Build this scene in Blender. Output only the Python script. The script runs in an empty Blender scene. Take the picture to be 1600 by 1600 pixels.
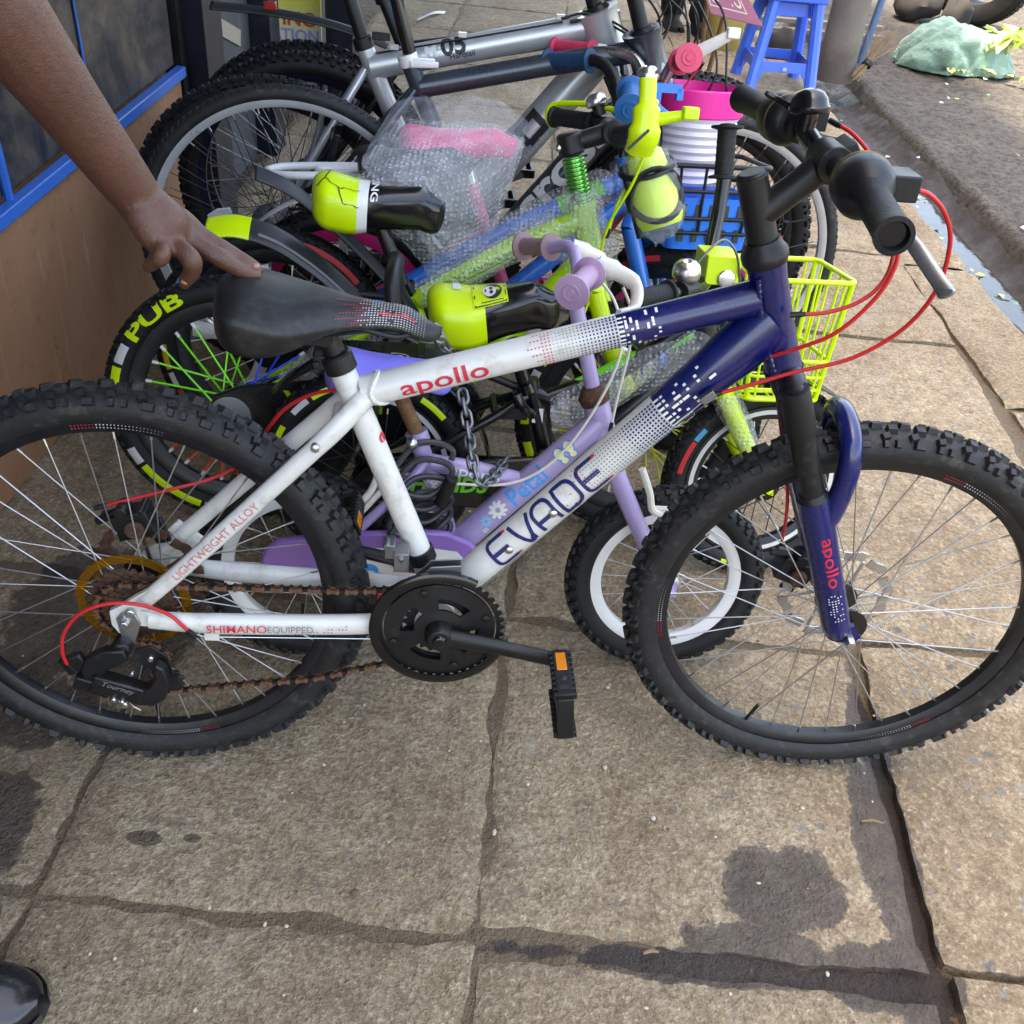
import bpy, bmesh, math, random
import numpy as np
from mathutils import Vector, Matrix, noise as mn
random.seed(7)
R_ = math.radians
S = bpy.context.scene
COL = S.collection
V3 = Vector

# ------------------------------------------------------------------ camera
cam = bpy.data.cameras.new('camera'); camo = bpy.data.objects.new('camera', cam); COL.objects.link(camo)
cam.sensor_width = 36; cam.lens = 36*1566.6/1600; cam.clip_start = .02; cam.clip_end = 300
_th, _ro = R_(37.95), R_(6.0)
_f = V3((0, math.cos(_th), -math.sin(_th))); _rt = V3((1, 0, 0)); _up = _rt.cross(_f)
_r = math.cos(_ro)*_rt+math.sin(_ro)*_up; _u = -math.sin(_ro)*_rt+math.cos(_ro)*_up
camo.matrix_world = Matrix(((_r.x, _u.x, -_f.x, 0), (_r.y, _u.y, -_f.y, 0), (_r.z, _u.z, -_f.z, 1.334), (0, 0, 0, 1)))
S.camera = camo
# ------------------------------------------------------------------ sky, sun, exposure
SUN_EL, SUN_AZ = 73, -100            # azimuth of the sun from +Y towards +X
w = bpy.data.worlds.new('World'); S.world = w; w.use_nodes = True
nt = w.node_tree; bg = nt.nodes['Background']
sky = nt.nodes.new('ShaderNodeTexSky'); sky.sky_type = 'NISHITA'; sky.sun_disc = False
sky.sun_elevation = R_(SUN_EL); sky.sun_rotation = R_(SUN_AZ); sky.dust_density = 3.0; sky.air_density = 1.0; sky.ozone_density = .6
nt.links.new(sky.outputs[0], bg.inputs[0]); bg.inputs[1].default_value = .15
sun = bpy.data.lights.new('sun', 'SUN'); sun.energy = 2.0; sun.angle = R_(1.5); sun.color = (1, .94, .85)
suno = bpy.data.objects.new('sun', sun); COL.objects.link(suno)
_d = V3((math.sin(R_(SUN_AZ))*math.cos(R_(SUN_EL)), math.cos(R_(SUN_AZ))*math.cos(R_(SUN_EL)), math.sin(R_(SUN_EL))))
suno.rotation_euler = _d.to_track_quat('Z', 'Y').to_euler()
S.view_settings.view_transform = 'Standard'; S.view_settings.look = 'None'
S.view_settings.gamma = 1; S.view_settings.exposure = 2.95; S.view_settings.use_curve_mapping = False
S.view_settings.use_white_balance = True; S.view_settings.white_balance_temperature = 7800; S.view_settings.white_balance_tint = 10
S.render.engine = 'CYCLES'
S.cycles.use_denoising = True; S.cycles.max_bounces = 5; S.cycles.transparent_max_bounces = 12
S.cycles.diffuse_bounces = 3; S.cycles.glossy_bounces = 2; S.cycles.transmission_bounces = 2; S.cycles.caustics_reflective = False; S.cycles.caustics_refractive = False

# ------------------------------------------------------------------ materials
def srgb(r, g, b):
    f = lambda c: (c/255/12.92 if c <= 10 else ((c/255+.055)/1.055)**2.4)
    return (f(r), f(g), f(b))
MATS = {}
class NT:
    def __init__(s, name):
        s.m = bpy.data.materials.new(name); s.m.use_nodes = True; s.t = s.m.node_tree; s.n = s.t.nodes; s.l = s.t.links
        s.b = s.n['Principled BSDF']; s.out = s.n['Material Output']
    def add(s, ty, **kw):
        n = s.n.new(ty)
        for k, v in kw.items():
            if hasattr(n, k) and not isinstance(v, tuple): setattr(n, k, v)
            else:
                n.inputs[k.replace('_', ' ')].default_value = v
        return n
    def link(s, a, b): s.l.new(a, b)
    def noise(s, vec, scale, detail=4, rough=.55, dist=0):
        n = s.n.new('ShaderNodeTexNoise'); n.inputs['Scale'].default_value = scale; n.inputs['Detail'].default_value = detail
        n.inputs['Roughness'].default_value = rough; n.inputs['Distortion'].default_value = dist
        if vec is not None: s.link(vec, n.inputs['Vector'])
        return n
    def ramp(s, fac, stops):
        n = s.n.new('ShaderNodeValToRGB'); e = n.color_ramp.elements
        while len(e) < len(stops): e.new(.5)
        for i, (p, c) in enumerate(stops):
            e[i].position = p; e[i].color = (c if isinstance(c, tuple) else (c, c, c))+(1,) if not (isinstance(c, tuple) and len(c) == 4) else c
        s.link(fac, n.inputs[0]); return n
    def mix(s, fac, a, b, blend='MIX'):
        n = s.n.new('ShaderNodeMix'); n.data_type = 'RGBA'; n.blend_type = blend
        for sock, v in ((n.inputs[0], fac), (n.inputs[6], a), (n.inputs[7], b)):
            if hasattr(v, 'is_linked'): s.link(v, sock)
            elif isinstance(v, tuple): sock.default_value = v+(1,) if len(v) == 3 else v
            else: sock.default_value = v
        return n.outputs[2]
    def math(s, op, a, b=0., clamp=False):
        n = s.n.new('ShaderNodeMath'); n.operation = op; n.use_clamp = clamp
        for i, v in enumerate((a, b)):
            if hasattr(v, 'is_linked'): s.link(v, n.inputs[i])
            else: n.inputs[i].default_value = v
        return n.outputs[0]
    def bump(s, h, strength, dist, normal=None):
        n = s.n.new('ShaderNodeBump'); n.inputs['Strength'].default_value = strength; n.inputs['Distance'].default_value = dist
        s.link(h, n.inputs['Height'])
        if normal is not None: s.link(normal, n.inputs['Normal'])
        return n.outputs[0]
    def obj(s): return s.n.new('ShaderNodeTexCoord').outputs['Object']
    def pos(s): return s.n.new('ShaderNodeNewGeometry').outputs['Position']

def M(name, col, rough=.45, metal=0., var=.12, vs=25, dirt=None, damt=.5, ds=18, bump=0., bs=400, coat=0., sub=0., spec=.5):
    if name in MATS: return MATS[name]
    t = NT(name); o = t.obj()
    n1 = t.noise(o, vs, 3)
    c = t.mix(n1.outputs[0], tuple(max(0, x*(1-var*1.6)) for x in col), tuple(min(1, x*(1+var*1.2)) for x in col))
    rv = t.math('MULTIPLY_ADD', n1.outputs[0], .25); rv.node.inputs[2].default_value = rough-.12
    if dirt:
        n2 = t.noise(o, ds, 5, .7); f = t.ramp(n2.outputs[0], [(.62-damt*.35, 0.), (.78-damt*.2, 1.)]).outputs[0]
        f = t.math('MULTIPLY', f, min(1, .35+damt*.6))
        c = t.mix(f, c, dirt); rv = t.math('MAXIMUM', rv, t.math('MULTIPLY', f, .85))
        if metal: t.link(t.math('MULTIPLY_ADD', f, -metal), t.b.inputs['Metallic']); t.b.inputs['Metallic'].links[0].from_node.inputs[2].default_value = metal
    t.link(c, t.b.inputs['Base Color']); t.link(rv, t.b.inputs['Roughness'])
    if not (dirt and metal): t.b.inputs['Metallic'].default_value = metal
    t.b.inputs['Coat Weight'].default_value = coat; t.b.inputs['Coat Roughness'].default_value = .08
    t.b.inputs['Specular IOR Level'].default_value = spec
    if sub: t.b.inputs['Subsurface Weight'].default_value = sub; t.b.inputs['Subsurface Radius'].default_value = (.012, .005, .003)
    if bump:
        n3 = t.noise(o, bs, 2); t.link(t.bump(n3.outputs[0], bump, .002), t.b.inputs['Normal'])
    MATS[name] = t.m; return t.m

DUST = srgb(150, 132, 108); MUD = srgb(80, 66, 52)
m_white = M('white_paint', srgb(212, 210, 203), .34, var=.05, dirt=srgb(140, 126, 104), damt=.27, ds=20, coat=.25)
m_navy = M('navy_paint', srgb(8, 21, 84), .27, var=.2, dirt=srgb(84, 88, 108), damt=.07, ds=45, coat=.4)
m_rubber = M('black_rubber', (.0095, .0095, .010), .6, var=.35, dirt=srgb(80, 74, 66), damt=.10, ds=22, bump=.25, bs=260, spec=.35)
m_rubber_old = M('dusty_rubber', (.0155, .0155, .016), .58, var=.4, dirt=srgb(92, 86, 78), damt=.24, ds=45, bump=.3, bs=260, spec=.4)
m_blk = M('black_plastic', (.0085, .0085, .009), .42, var=.3, dirt=srgb(84, 80, 74), damt=.09, ds=35, bump=.12, bs=500, spec=.4)
m_blkm = M('black_paint', (.006, .006, .0065), .28, var=.3, dirt=srgb(84, 80, 74), damt=.06, ds=40, coat=.3, spec=.4)
m_gloss = M('gloss_black', (.005, .005, .0055), .2, var=.2, coat=.4, spec=.4)
m_rimblk = M('black_rim', (.008, .0085, .011), .38, var=.3, dirt=srgb(84, 80, 74), damt=.12, ds=30)
m_steel = M('steel', (.62, .62, .62), .3, 1., var=.1, dirt=srgb(120, 105, 90), damt=.05)
m_spoke = M('spoke_steel', (.5, .5, .5), .36, .9, var=.1)
m_spokeb = M('spoke_black', (.03, .03, .03), .4, .3, var=.1)
m_chrome = M('chrome', (.72, .72, .72), .28, 1., var=.03)
m_alu = M('brushed_alloy', (.55, .56, .57), .33, 1., var=.08, dirt=srgb(120, 110, 100), damt=.03)
m_dkalu = M('grey_alloy', (.22, .23, .24), .4, .9, var=.12, dirt=srgb(110, 100, 90), damt=.12)
m_rust = M('rusty_steel', srgb(84, 58, 44), .85, .25, var=.5, vs=90, dirt=srgb(150, 92, 52), damt=.25, ds=80, bump=.4)
m_red = M('red_cable', srgb(196, 34, 40), .4, var=.1, dirt=srgb(140, 110, 100), damt=.05)
m_redp = M('red_print', srgb(200, 38, 62), .5, var=.05)
m_navyp = M('navy_print', srgb(30, 34, 92), .45, var=.05)
m_whitep = M('white_print', srgb(226, 226, 218), .45, var=.04)
m_greyp = M('grey_print', srgb(120, 118, 118), .55, var=.1)
m_blackp = M('black_print', (.02, .02, .022), .5, var=.1)
m_orange = M('orange_reflector', srgb(224, 130, 20), .2, var=.1, coat=.6)
m_lime = M('neon_yellow', srgb(206, 236, 22), .34, var=.05, coat=.25)
m_green = M('bright_green', srgb(96, 205, 40), .35, var=.06, coat=.2)
m_lilac = M('lilac_paint', srgb(168, 151, 194), .3, var=.06, dirt=srgb(120, 100, 130), damt=.06, ds=30, coat=.4)
m_lilac2 = M('purple_plastic', srgb(142, 104, 180), .35, var=.08, coat=.2)
m_blue = M('blue_paint', srgb(20, 110, 205), .28, var=.08, coat=.5)
m_bluepl = M('blue_plastic', srgb(22, 122, 230), .35, var=.05)
m_pink = M('pink_plastic', srgb(240, 40, 150), .35, var=.06)
m_rose = M('rose_rubber', srgb(216, 62, 96), .45, var=.08)
m_mauve = M('faded_lilac_rubber', srgb(180, 146, 176), .55, var=.08, dirt=srgb(140, 112, 116), damt=.2, ds=60)
m_whpl = M('white_plastic', srgb(228, 226, 222), .38, var=.04)
m_wht = M('cream_plastic', srgb(222, 216, 202), .4, var=.05, dirt=srgb(150, 130, 110), damt=.1, ds=60)

# ------------------------------------------------------------------ mesh builder
class MB:
    def __init__(s): s.V = []; s.F = []; s.I = []; s.m = 0
    def add(s, vs, fs):
        b = len(s.V); s.V.extend([tuple(v) for v in vs]); s.F.extend([tuple(i+b for i in f) for f in fs]); s.I.extend([s.m]*len(fs)); return s
    def frames(s, pts, closed):
        P = [V3(p) for p in pts]; n = len(P); T = []
        for i in range(n):
            a = P[(i-1) % n] if (closed or i > 0) else P[i]; b = P[(i+1) % n] if (closed or i < n-1) else P[i]
            d = b-a; T.append(d.normalized() if d.length > 1e-9 else V3((0, 0, 1)))
        ref = V3((0, 1, 0)) if abs(T[0].y) < .9 else V3((0, 0, 1))
        N = [(ref-T[0]*ref.dot(T[0])).normalized()]
        for i in range(1, n):
            v = N[-1]-T[i]*N[-1].dot(T[i]); N.append(v.normalized() if v.length > 1e-9 else N[-1])
        return P, T, N
    def tube(s, pts, r, n=12, closed=False, cap=True, flat=1., twist=0.):
        P, T, N = s.frames(pts, closed); k = len(P); rr = r if isinstance(r, (list, tuple)) else [r]*k
        vs = []
        for i in range(k):
            B = T[i].cross(N[i])
            for j in range(n):
                a = 2*math.pi*j/n+twist; vs.append(P[i]+(N[i]*math.cos(a)*flat+B*math.sin(a))*rr[i])
        fs = []
        for i in range(k if closed else k-1):
            i2 = (i+1) % k
            for j in range(n): fs.append((i*n+j, i*n+(j+1) % n, i2*n+(j+1) % n, i2*n+j))
        if cap and not closed: fs.append(tuple(range(n-1, -1, -1))); fs.append(tuple((k-1)*n+j for j in range(n)))
        return s.add(vs, fs)
    def cyl(s, a, b, r, r2=None, n=16): return s.tube([a, b], [r, r if r2 is None else r2], n)
    def lathe(s, prof, o=(0, 0, 0), ax=(0, 0, 1), n=24, closed=False):
        ax = V3(ax).normalized(); o = V3(o); ref = V3((1, 0, 0)) if abs(ax.x) < .9 else V3((0, 1, 0))
        u = (ref-ax*ref.dot(ax)).normalized(); w = ax.cross(u); vs = []; k = len(prof)
        for (r, h) in prof:
            for j in range(n):
                a = 2*math.pi*j/n; vs.append(o+ax*h+(u*math.cos(a)+w*math.sin(a))*max(r, 1e-5))
        fs = []
        for i in range(k if closed else k-1):
            i2 = (i+1) % k
            for j in range(n): fs.append((i*n+j, i*n+(j+1) % n, i2*n+(j+1) % n, i2*n+j))
        if not closed: fs.append(tuple(range(n-1, -1, -1))); fs.append(tuple((k-1)*n+j for j in range(n)))
        return s.add(vs, fs)
    def ball(s, c, r, n=12, sx=1, sy=1, sz=1):
        prof = [(math.sin(math.pi*i/8), -math.cos(math.pi*i/8)) for i in range(9)]; b = len(s.V)
        s.lathe(prof, (0, 0, 0), (0, 0, 1), n)
        for i in range(b, len(s.V)):
            v = s.V[i]; s.V[i] = (c[0]+v[0]*r*sx, c[1]+v[1]*r*sy, c[2]+v[2]*r*sz)
        return s
    def box(s, c, size, ax=None):
        c = V3(c); X, Y, Z = ax if ax else ((1, 0, 0), (0, 1, 0), (0, 0, 1)); X, Y, Z = V3(X)*size[0]/2, V3(Y)*size[1]/2, V3(Z)*size[2]/2
        vs = [c+X*i+Y*j+Z*k for i in (-1, 1) for j in (-1, 1) for k in (-1, 1)]
        return s.add(vs, [(0, 1, 3, 2), (4, 6, 7, 5), (0, 4, 5, 1), (2, 3, 7, 6), (0, 2, 6, 4), (1, 5, 7, 3)])
    def plate(s, poly, o, u, v, w, th):
        o, u, v, w = V3(o), V3(u), V3(v), V3(w); n = len(poly)
        vs = [o+u*a+v*b-w*th/2 for a, b in poly]+[o+u*a+v*b+w*th/2 for a, b in poly]
        return s.add(vs, [tuple(range(n-1, -1, -1)), tuple(range(n, 2*n))]+[(i, (i+1) % n, n+(i+1) % n, n+i) for i in range(n)])
    def grid(s, fn, nu, nv, flip=False):
        vs = [fn(i/(nu-1), j/(nv-1)) for i in range(nu) for j in range(nv)]; fs = []
        for i in range(nu-1):
            for j in range(nv-1):
                q = (i*nv+j, (i+1)*nv+j, (i+1)*nv+j+1, i*nv+j+1); fs.append(q[::-1] if flip else q)
        return s.add(vs, fs)
    def xform(s, mt, a=0):
        for i in range(a, len(s.V)): s.V[i] = tuple(mt @ V3(s.V[i]))
        return s
    def mesh(s, name, mats, ang=40, smooth=True, fix=True):
        me = bpy.data.meshes.new(name); me.from_pydata(s.V, [], s.F); 
        for m in (mats if isinstance(mats, (list, tuple)) else [mats]): me.materials.append(m)
        if len(me.materials) > 1: me.polygons.foreach_set('material_index', s.I)
        if fix:
            bm = bmesh.new(); bm.from_mesh(me); bmesh.ops.recalc_face_normals(bm, faces=bm.faces[:]); bm.to_mesh(me); bm.free()
        if smooth: me.shade_smooth(); me.set_sharp_from_angle(angle=R_(ang))
        me.update(); return me
    def obj(s, name, mats, parent=None, ang=40, smooth=True, bevel=0, sub=0, fix=True):
        return link(name, s.mesh(name, mats, ang, smooth, fix), parent, bevel, sub)
def link(name, me, parent=None, bevel=0, sub=0, mw=None):
    o = bpy.data.objects.new(name, me); COL.objects.link(o)
    if parent: o.parent = parent
    if mw is not None: o.matrix_local = mw
    if bevel: b = o.modifiers.new('bevel', 'BEVEL'); b.width = bevel; b.segments = 2; b.limit_method = 'ANGLE'; b.angle_limit = R_(35)
    if sub: b = o.modifiers.new('sub', 'SUBSURF'); b.levels = sub; b.render_levels = sub
    return o
def empty(name, parent=None, mw=None):
    o = bpy.data.objects.new(name, None); COL.objects.link(o); o.empty_display_size = .05
    if parent: o.parent = parent; 
    if mw is not None:
        if parent: o.matrix_local = mw
        else: o.matrix_world = mw
    return o
def tag(o, label=None, cat=None, group=None, kind=None):
    if label: o['label'] = label
    if cat: o['category'] = cat
    if group: o['group'] = group
    if kind: o['kind'] = kind
    return o
def cr(pts, n=8, closed=False):
    P = [V3(p) for p in pts]; out = []; k = len(P)
    for i in range(k if closed else k-1):
        if closed: a, b, c, d = P[(i-1) % k], P[i], P[(i+1) % k], P[(i+2) % k]
        else: a, b, c, d = P[max(i-1, 0)], P[i], P[i+1], P[min(i+2, k-1)]
        for j in range(n):
            t = j/n; out.append(.5*((2*b)+(c-a)*t+(2*a-5*b+4*c-d)*t*t+(3*b-a-3*c+d)*t**3))
    if not closed: out.append(P[-1])
    return out
def lerp(a, b, t): return V3(a)*(1-t)+V3(b)*t
def smooth(a, b, x):
    t = max(0, min(1, (x-a)/(b-a))); return t*t*(3-2*t)

# flat print: letters and marks laid on a surface given by fn(x, y) -> point
_tc = {}
def letters(txt, size=1., bold=0., shear=0., ny=6, nx=0, sx=1.):
    key = (txt, bold, shear, ny, nx, sx)
    if key not in _tc:
        cu = bpy.data.curves.new('t', 'FONT'); cu.body = txt; cu.align_x = 'LEFT'; cu.resolution_u = 3; cu.offset = bold; cu.shear = shear; cu.fill_mode = 'FRONT'
        ob = bpy.data.objects.new('t', cu); COL.objects.link(ob); dg = bpy.context.evaluated_depsgraph_get()
        me = bpy.data.meshes.new_from_object(ob.evaluated_get(dg)); bpy.data.objects.remove(ob); bpy.data.curves.remove(cu)
        bm = bmesh.new(); bm.from_mesh(me); ys = [v.co.y for v in bm.verts]; xs = [v.co.x for v in bm.verts]
        for k in range(1, ny):
            y = min(ys)+(max(ys)-min(ys))*k/ny
            bmesh.ops.bisect_plane(bm, geom=bm.verts[:]+bm.edges[:]+bm.faces[:], plane_co=(0, y, 0), plane_no=(0, 1, 0))
        for k in range(1, nx):
            x = min(xs)+(max(xs)-min(xs))*k/nx
            bmesh.ops.bisect_plane(bm, geom=bm.verts[:]+bm.edges[:]+bm.faces[:], plane_co=(x, 0, 0), plane_no=(1, 0, 0))
        bm.verts.index_update()
        vs = [(v.co.x*sx, v.co.y) for v in bm.verts]; fs = [tuple(v.index for v in f.verts) for f in bm.faces]; x0 = min(v[0] for v in vs)
        vs = [(a-x0, b) for a, b in vs]; bm.free(); bpy.data.meshes.remove(me); _tc[key] = (vs, fs)
    vs, fs = _tc[key]; return [(a*size, b*size) for a, b in vs], fs
def stroke(pts, wd):
    """2-D ribbon along pts; returns verts, faces"""
    vs = []; fs = []; n = len(pts)
    for i in range(n):
        a = V3((*pts[max(i-1, 0)], 0)); b = V3((*pts[min(i+1, n-1)], 0)); d = (b-a).normalized(); p = V3((*pts[i], 0)); q = V3((-d.y, d.x, 0))
        k = 1.
        if 0 < i < n-1:
            d1 = (p-a).normalized(); k = 1/max(.5, abs(d1.dot(d)))
        vs += [tuple((p+q*wd/2*k)[:2]), tuple((p-q*wd/2*k)[:2])]
    for i in range(n-1): fs.append((2*i, 2*i+1, 2*i+3, 2*i+2))
    return vs, fs
class Wrap:
    """surface of a straight tube: fn(x along, v around), v=0 faces 'front', +v towards up"""
    def __init__(s, p0, p1, r0, r1=None, front=(0, -1, 0), lift=.0007):
        s.p0, s.p1 = V3(p0), V3(p1); s.a = (s.p1-s.p0).normalized(); s.L = (s.p1-s.p0).length; f = V3(front); s.f = (f-s.a*f.dot(s.a)).normalized(); s.g = s.f.cross(s.a)
        if s.g.z < 0: s.g = -s.g
        s.r0, s.r1, s.lift = r0, r0 if r1 is None else r1, lift
    def __call__(s, x, v):
        r = s.r0+(s.r1-s.r0)*min(1, max(0, x/s.L)); an = v/max(r, 1e-4); return s.p0+s.a*x+(s.f*math.cos(an)+s.g*math.sin(an))*(r+s.lift)
def put(mb, vf, fn, dx=0, dy=0, m=None):
    if m is not None: mb.m = m
    vs, fs = vf; mb.add([fn(a+dx, b+dy) for a, b in vs], fs)
def rectq(mb, x, y, w, h, fn): mb.add([fn(x-w/2, y-h/2), fn(x+w/2, y-h/2), fn(x+w/2, y+h/2), fn(x-w/2, y+h/2)], [(0, 1, 2, 3)])

# ------------------------------------------------------------------ wheels
_tm = {}
def tyre_mesh(R, b, rimr, style, mats):
    key = (R, b, rimr, style, mats[0].name)
    if key in _tm: return _tm[key]
    mb = MB(); kn = {'mtb': .007, 'mtb2': .006, 'bmx': .0045, 'block': .003, 'slick': .0012}[style]
    Rc = R-kn-b; nt_, np_ = 96, 17; ph = [R_(-142+284*j/(np_-1)) for j in range(np_)]
    vs = []
    for i in range(nt_):
        a = 2*math.pi*i/nt_
        for p in ph:
            bb = b*(1 if abs(p) < 1.9 else 1-.12*(abs(p)-1.9)); r = Rc+bb*math.cos(p); y = b*math.sin(p)*.97
            vs.append((r*math.cos(a), y, r*math.sin(a)))
    fs = [(i*np_+j, i*np_+j+1, ((i+1) % nt_)*np_+j+1, ((i+1) % nt_)*np_+j) for i in range(nt_) for j in range(np_-1)]
    mb.add(vs, fs)
    rows = {  # phi, count per turn, phase, length, width, height, skew
        'mtb': [(-10, 54, 0, .015, .012, 1, 0), (10, 54, .5, .015, .012, 1, 0), (-34, 54, .25, .012, .010, 1, .3), (34, 54, .75, .012, .010, 1, -.3), (-55, 27, 0, .016, .011, .95, 0), (55, 27, .5, .016, .011, .95, 0), (-55, 27, .40, .008, .011, .95, 0), (-55, 27, .62, .008, .011, .95, 0), (55, 27, .9, .008, .011, .95, 0), (55, 27, .12, .008, .011, .95, 0)],
        'mtb2': [(0, 70, 0, .012, .016, 1, .5), (-26, 70, .5, .012, .012, 1, -.4), (26, 70, .5, .012, .012, 1, .4), (-50, 70, 0, .012, .014, 1, 0), (50, 70, 0, .012, .014, 1, 0)],
        'bmx': [(-8, 46, 0, .015, .011, 1, .5), (8, 46, .5, .015, .011, 1, -.5), (-32, 46, .3, .012, .012, 1, 0), (32, 46, .8, .012, .012, 1, 0), (-54, 46, .1, .010, .010, 1, 0), (54, 46, .6, .010, .010, 1, 0)],
        'block': [(0, 84, 0, .013, .013, 1, .6), (-24, 84, .5, .013, .010, 1, -.5), (24, 84, .5, .013, .010, 1, .5), (-46, 84, 0, .011, .013, 1, 0), (46, 84, 0, .011, .013, 1, 0)],
        'slick': [(-22, 120, 0, .008, .004, 1, .7), (22, 120, .5, .008, .004, 1, -.7), (-40, 120, .2, .008, .003, 1, .7), (40, 120, .7, .008, .003, 1, -.7)]}[style]
    sc = R/.33 if style != 'bmx' else 1.
    for phi, n, ph0, ln, wd, hh, sk in rows:
        n = max(24, int(n*min(1, sc*1.05))); p = R_(phi); h = kn*hh
        for k in range(n):
            a = 2*math.pi*(k+ph0)/n; ca, sa = math.cos(a), math.sin(a)
            nrm = V3((math.cos(p)*ca, math.sin(p), math.cos(p)*sa)); tg = V3((-sa, 0, ca)); bn = nrm.cross(tg)
            c = V3((Rc*ca, 0, Rc*sa))+nrm*(b-.001)
            t2 = tg*math.cos(sk)+bn*math.sin(sk); b2 = nrm.cross(t2); q = .78
            lo = [c+t2*ln/2*i+b2*wd/2*j for i, j in ((-1, -1), (1, -1), (1, 1), (-1, 1))]; hi = [c+nrm*(h+.001)+(t2*ln/2*i+b2*wd/2*j)*q for i, j in ((-1, -1), (1, -1), (1, 1), (-1, 1))]
            mb.add(lo+hi, [(4, 5, 6, 7), (0, 1, 5, 4), (1, 2, 6, 5), (2, 3, 7, 6), (3, 0, 4, 7)])
    me = mb.mesh('tyre', mats, 30, fix=False); _tm[key] = me; return me
def rim_mesh(rr, w, depth, mats, stripe=None):
    key = ('rim', rr, w, depth, mats[0].name, stripe.name if stripe else '')
    if key in _tm: return _tm[key]
    mb = MB(); ms = list(mats)
    prof = [(rr, -w), (rr+.003, -w), (rr+.003, -w+.003), (rr-.006, -w+.003), (rr-.009, 0), (rr-.006, w-.003), (rr+.003, w-.003), (rr+.003, w), (rr, w), (rr-depth*.55, w*.96), (rr-depth, w*.55), (rr-depth*1.05, 0), (rr-depth, -w*.55), (rr-depth*.55, -w*.96)]
    mb.lathe(prof, ax=(0, 1, 0), n=72, closed=True)
    if stripe:
        ms.append(stripe); mb.m = 1
        for sg in (-1, 1): mb.lathe([(rr-depth*.12, sg*(w+.0008)), (rr-depth*.5, sg*(w*.97+.0008))], ax=(0, 1, 0), n=72, closed=False); mb.F = mb.F[:-2]; mb.I = mb.I[:-2]
    me = mb.mesh('rim', ms, 35); _tm[key] = me; return me
def spoke_mesh(L, r, mat, tip):
    key = ('sp', round(L, 3), r, mat.name, tip.name)
    if key in _tm: return _tm[key]
    mb = MB(); mb.cyl((0, 0, 0), (0, 0, L-.011), r, n=6); mb.m = 1; mb.cyl((0, 0, L-.012), (0, 0, L), r*1.7, n=6)
    me = mb.mesh('spoke', [mat, tip], 60); _tm[key] = me; return me
def wheel(parent, c, R, rimr, b, style, tyre_m, rim_m, nsp=32, sp_m=None, tip_m=None, hub_m=None, rimw=.013, rimd=.02, spr=.001, stripe=None, fl=(.024, .033), mw=None, spcol=None, hubr=.016):
    """wheel with its axis across the bike; returns the wheel's own Empty"""
    e = empty('wheel', parent, mw if mw is not None else Matrix.Translation(V3(c)))
    link('tyre', tyre_mesh(R, b, rimr, style, [tyre_m]), e)
    link('rim', rim_mesh(rimr, rimw, rimd, [rim_m], stripe), e)
    h = MB(); fr, fo = fl
    h.lathe([(.006, -fo-.02), (.012, -fo-.018), (.014, -fo-.004), (fr+.006, -fo-.002), (fr+.006, -fo+.003), (hubr, -fo+.008), (hubr*.9, 0), (hubr, fo-.008), (fr+.006, fo-.003), (fr+.006, fo+.002), (.014, fo+.004), (.012, fo+.018), (.006, fo+.02)], ax=(0, 1, 0), n=24)
    h.obj('hub', hub_m or m_blkm, e, 50)
    rs = rimr-rimd
    for k in range(nsp):
        a = 2*math.pi*k/nsp; sg = -1 if k % 2 else 1; da = R_(64)*(1 if (k//2) % 2 else -1)
        p0 = V3((fr*math.cos(a+da), sg*fo, fr*math.sin(a+da))); p1 = V3((rs*math.cos(a), sg*.003, rs*math.sin(a))); d = p1-p0
        sm = sp_m or m_spoke
        if spcol: sm = spcol(a)
        me = spoke_mesh(d.length, spr, sm, tip_m or m_steel)
        link('spoke', me, e, mw=Matrix.Translation(p0) @ d.to_track_quat('Z', 'Y').to_matrix().to_4x4())
    vv = MB(); vv.cyl((0, 0, -(rs-.002)), (.0, 0, -(rs-.035)), .003, n=8); vv.obj('valve', m_blk, e)
    return e
def torus_fn(R, b, kn, side=-1):
    """(arc length along tyre, phi) -> point on the tyre's side"""
    Rc = R-kn-b
    def fn(a, p):
        r = Rc+(b+.0012)*math.cos(p); return V3((r*math.cos(a), side*(b*.97+.0012)*math.sin(p), r*math.sin(a)))
    return fn
def bike_root(name, fr, label, group=None):
    o, h, y, u = [V3(v) for v in fr]
    e = empty(name, None, Matrix(((h.x, y.x, u.x, o.x), (h.y, y.y, u.y, o.y), (h.z, y.z, u.z, o.z), (0, 0, 0, 1))))
    return tag(e, label, 'bicycle', group)
def steer_m(pt, ax, deg):
    pt, ax = V3(pt), V3(ax).normalized()
    return Matrix.Translation(pt) @ Matrix.Rotation(R_(deg), 4, ax) @ Matrix.Translation(-pt)
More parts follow.
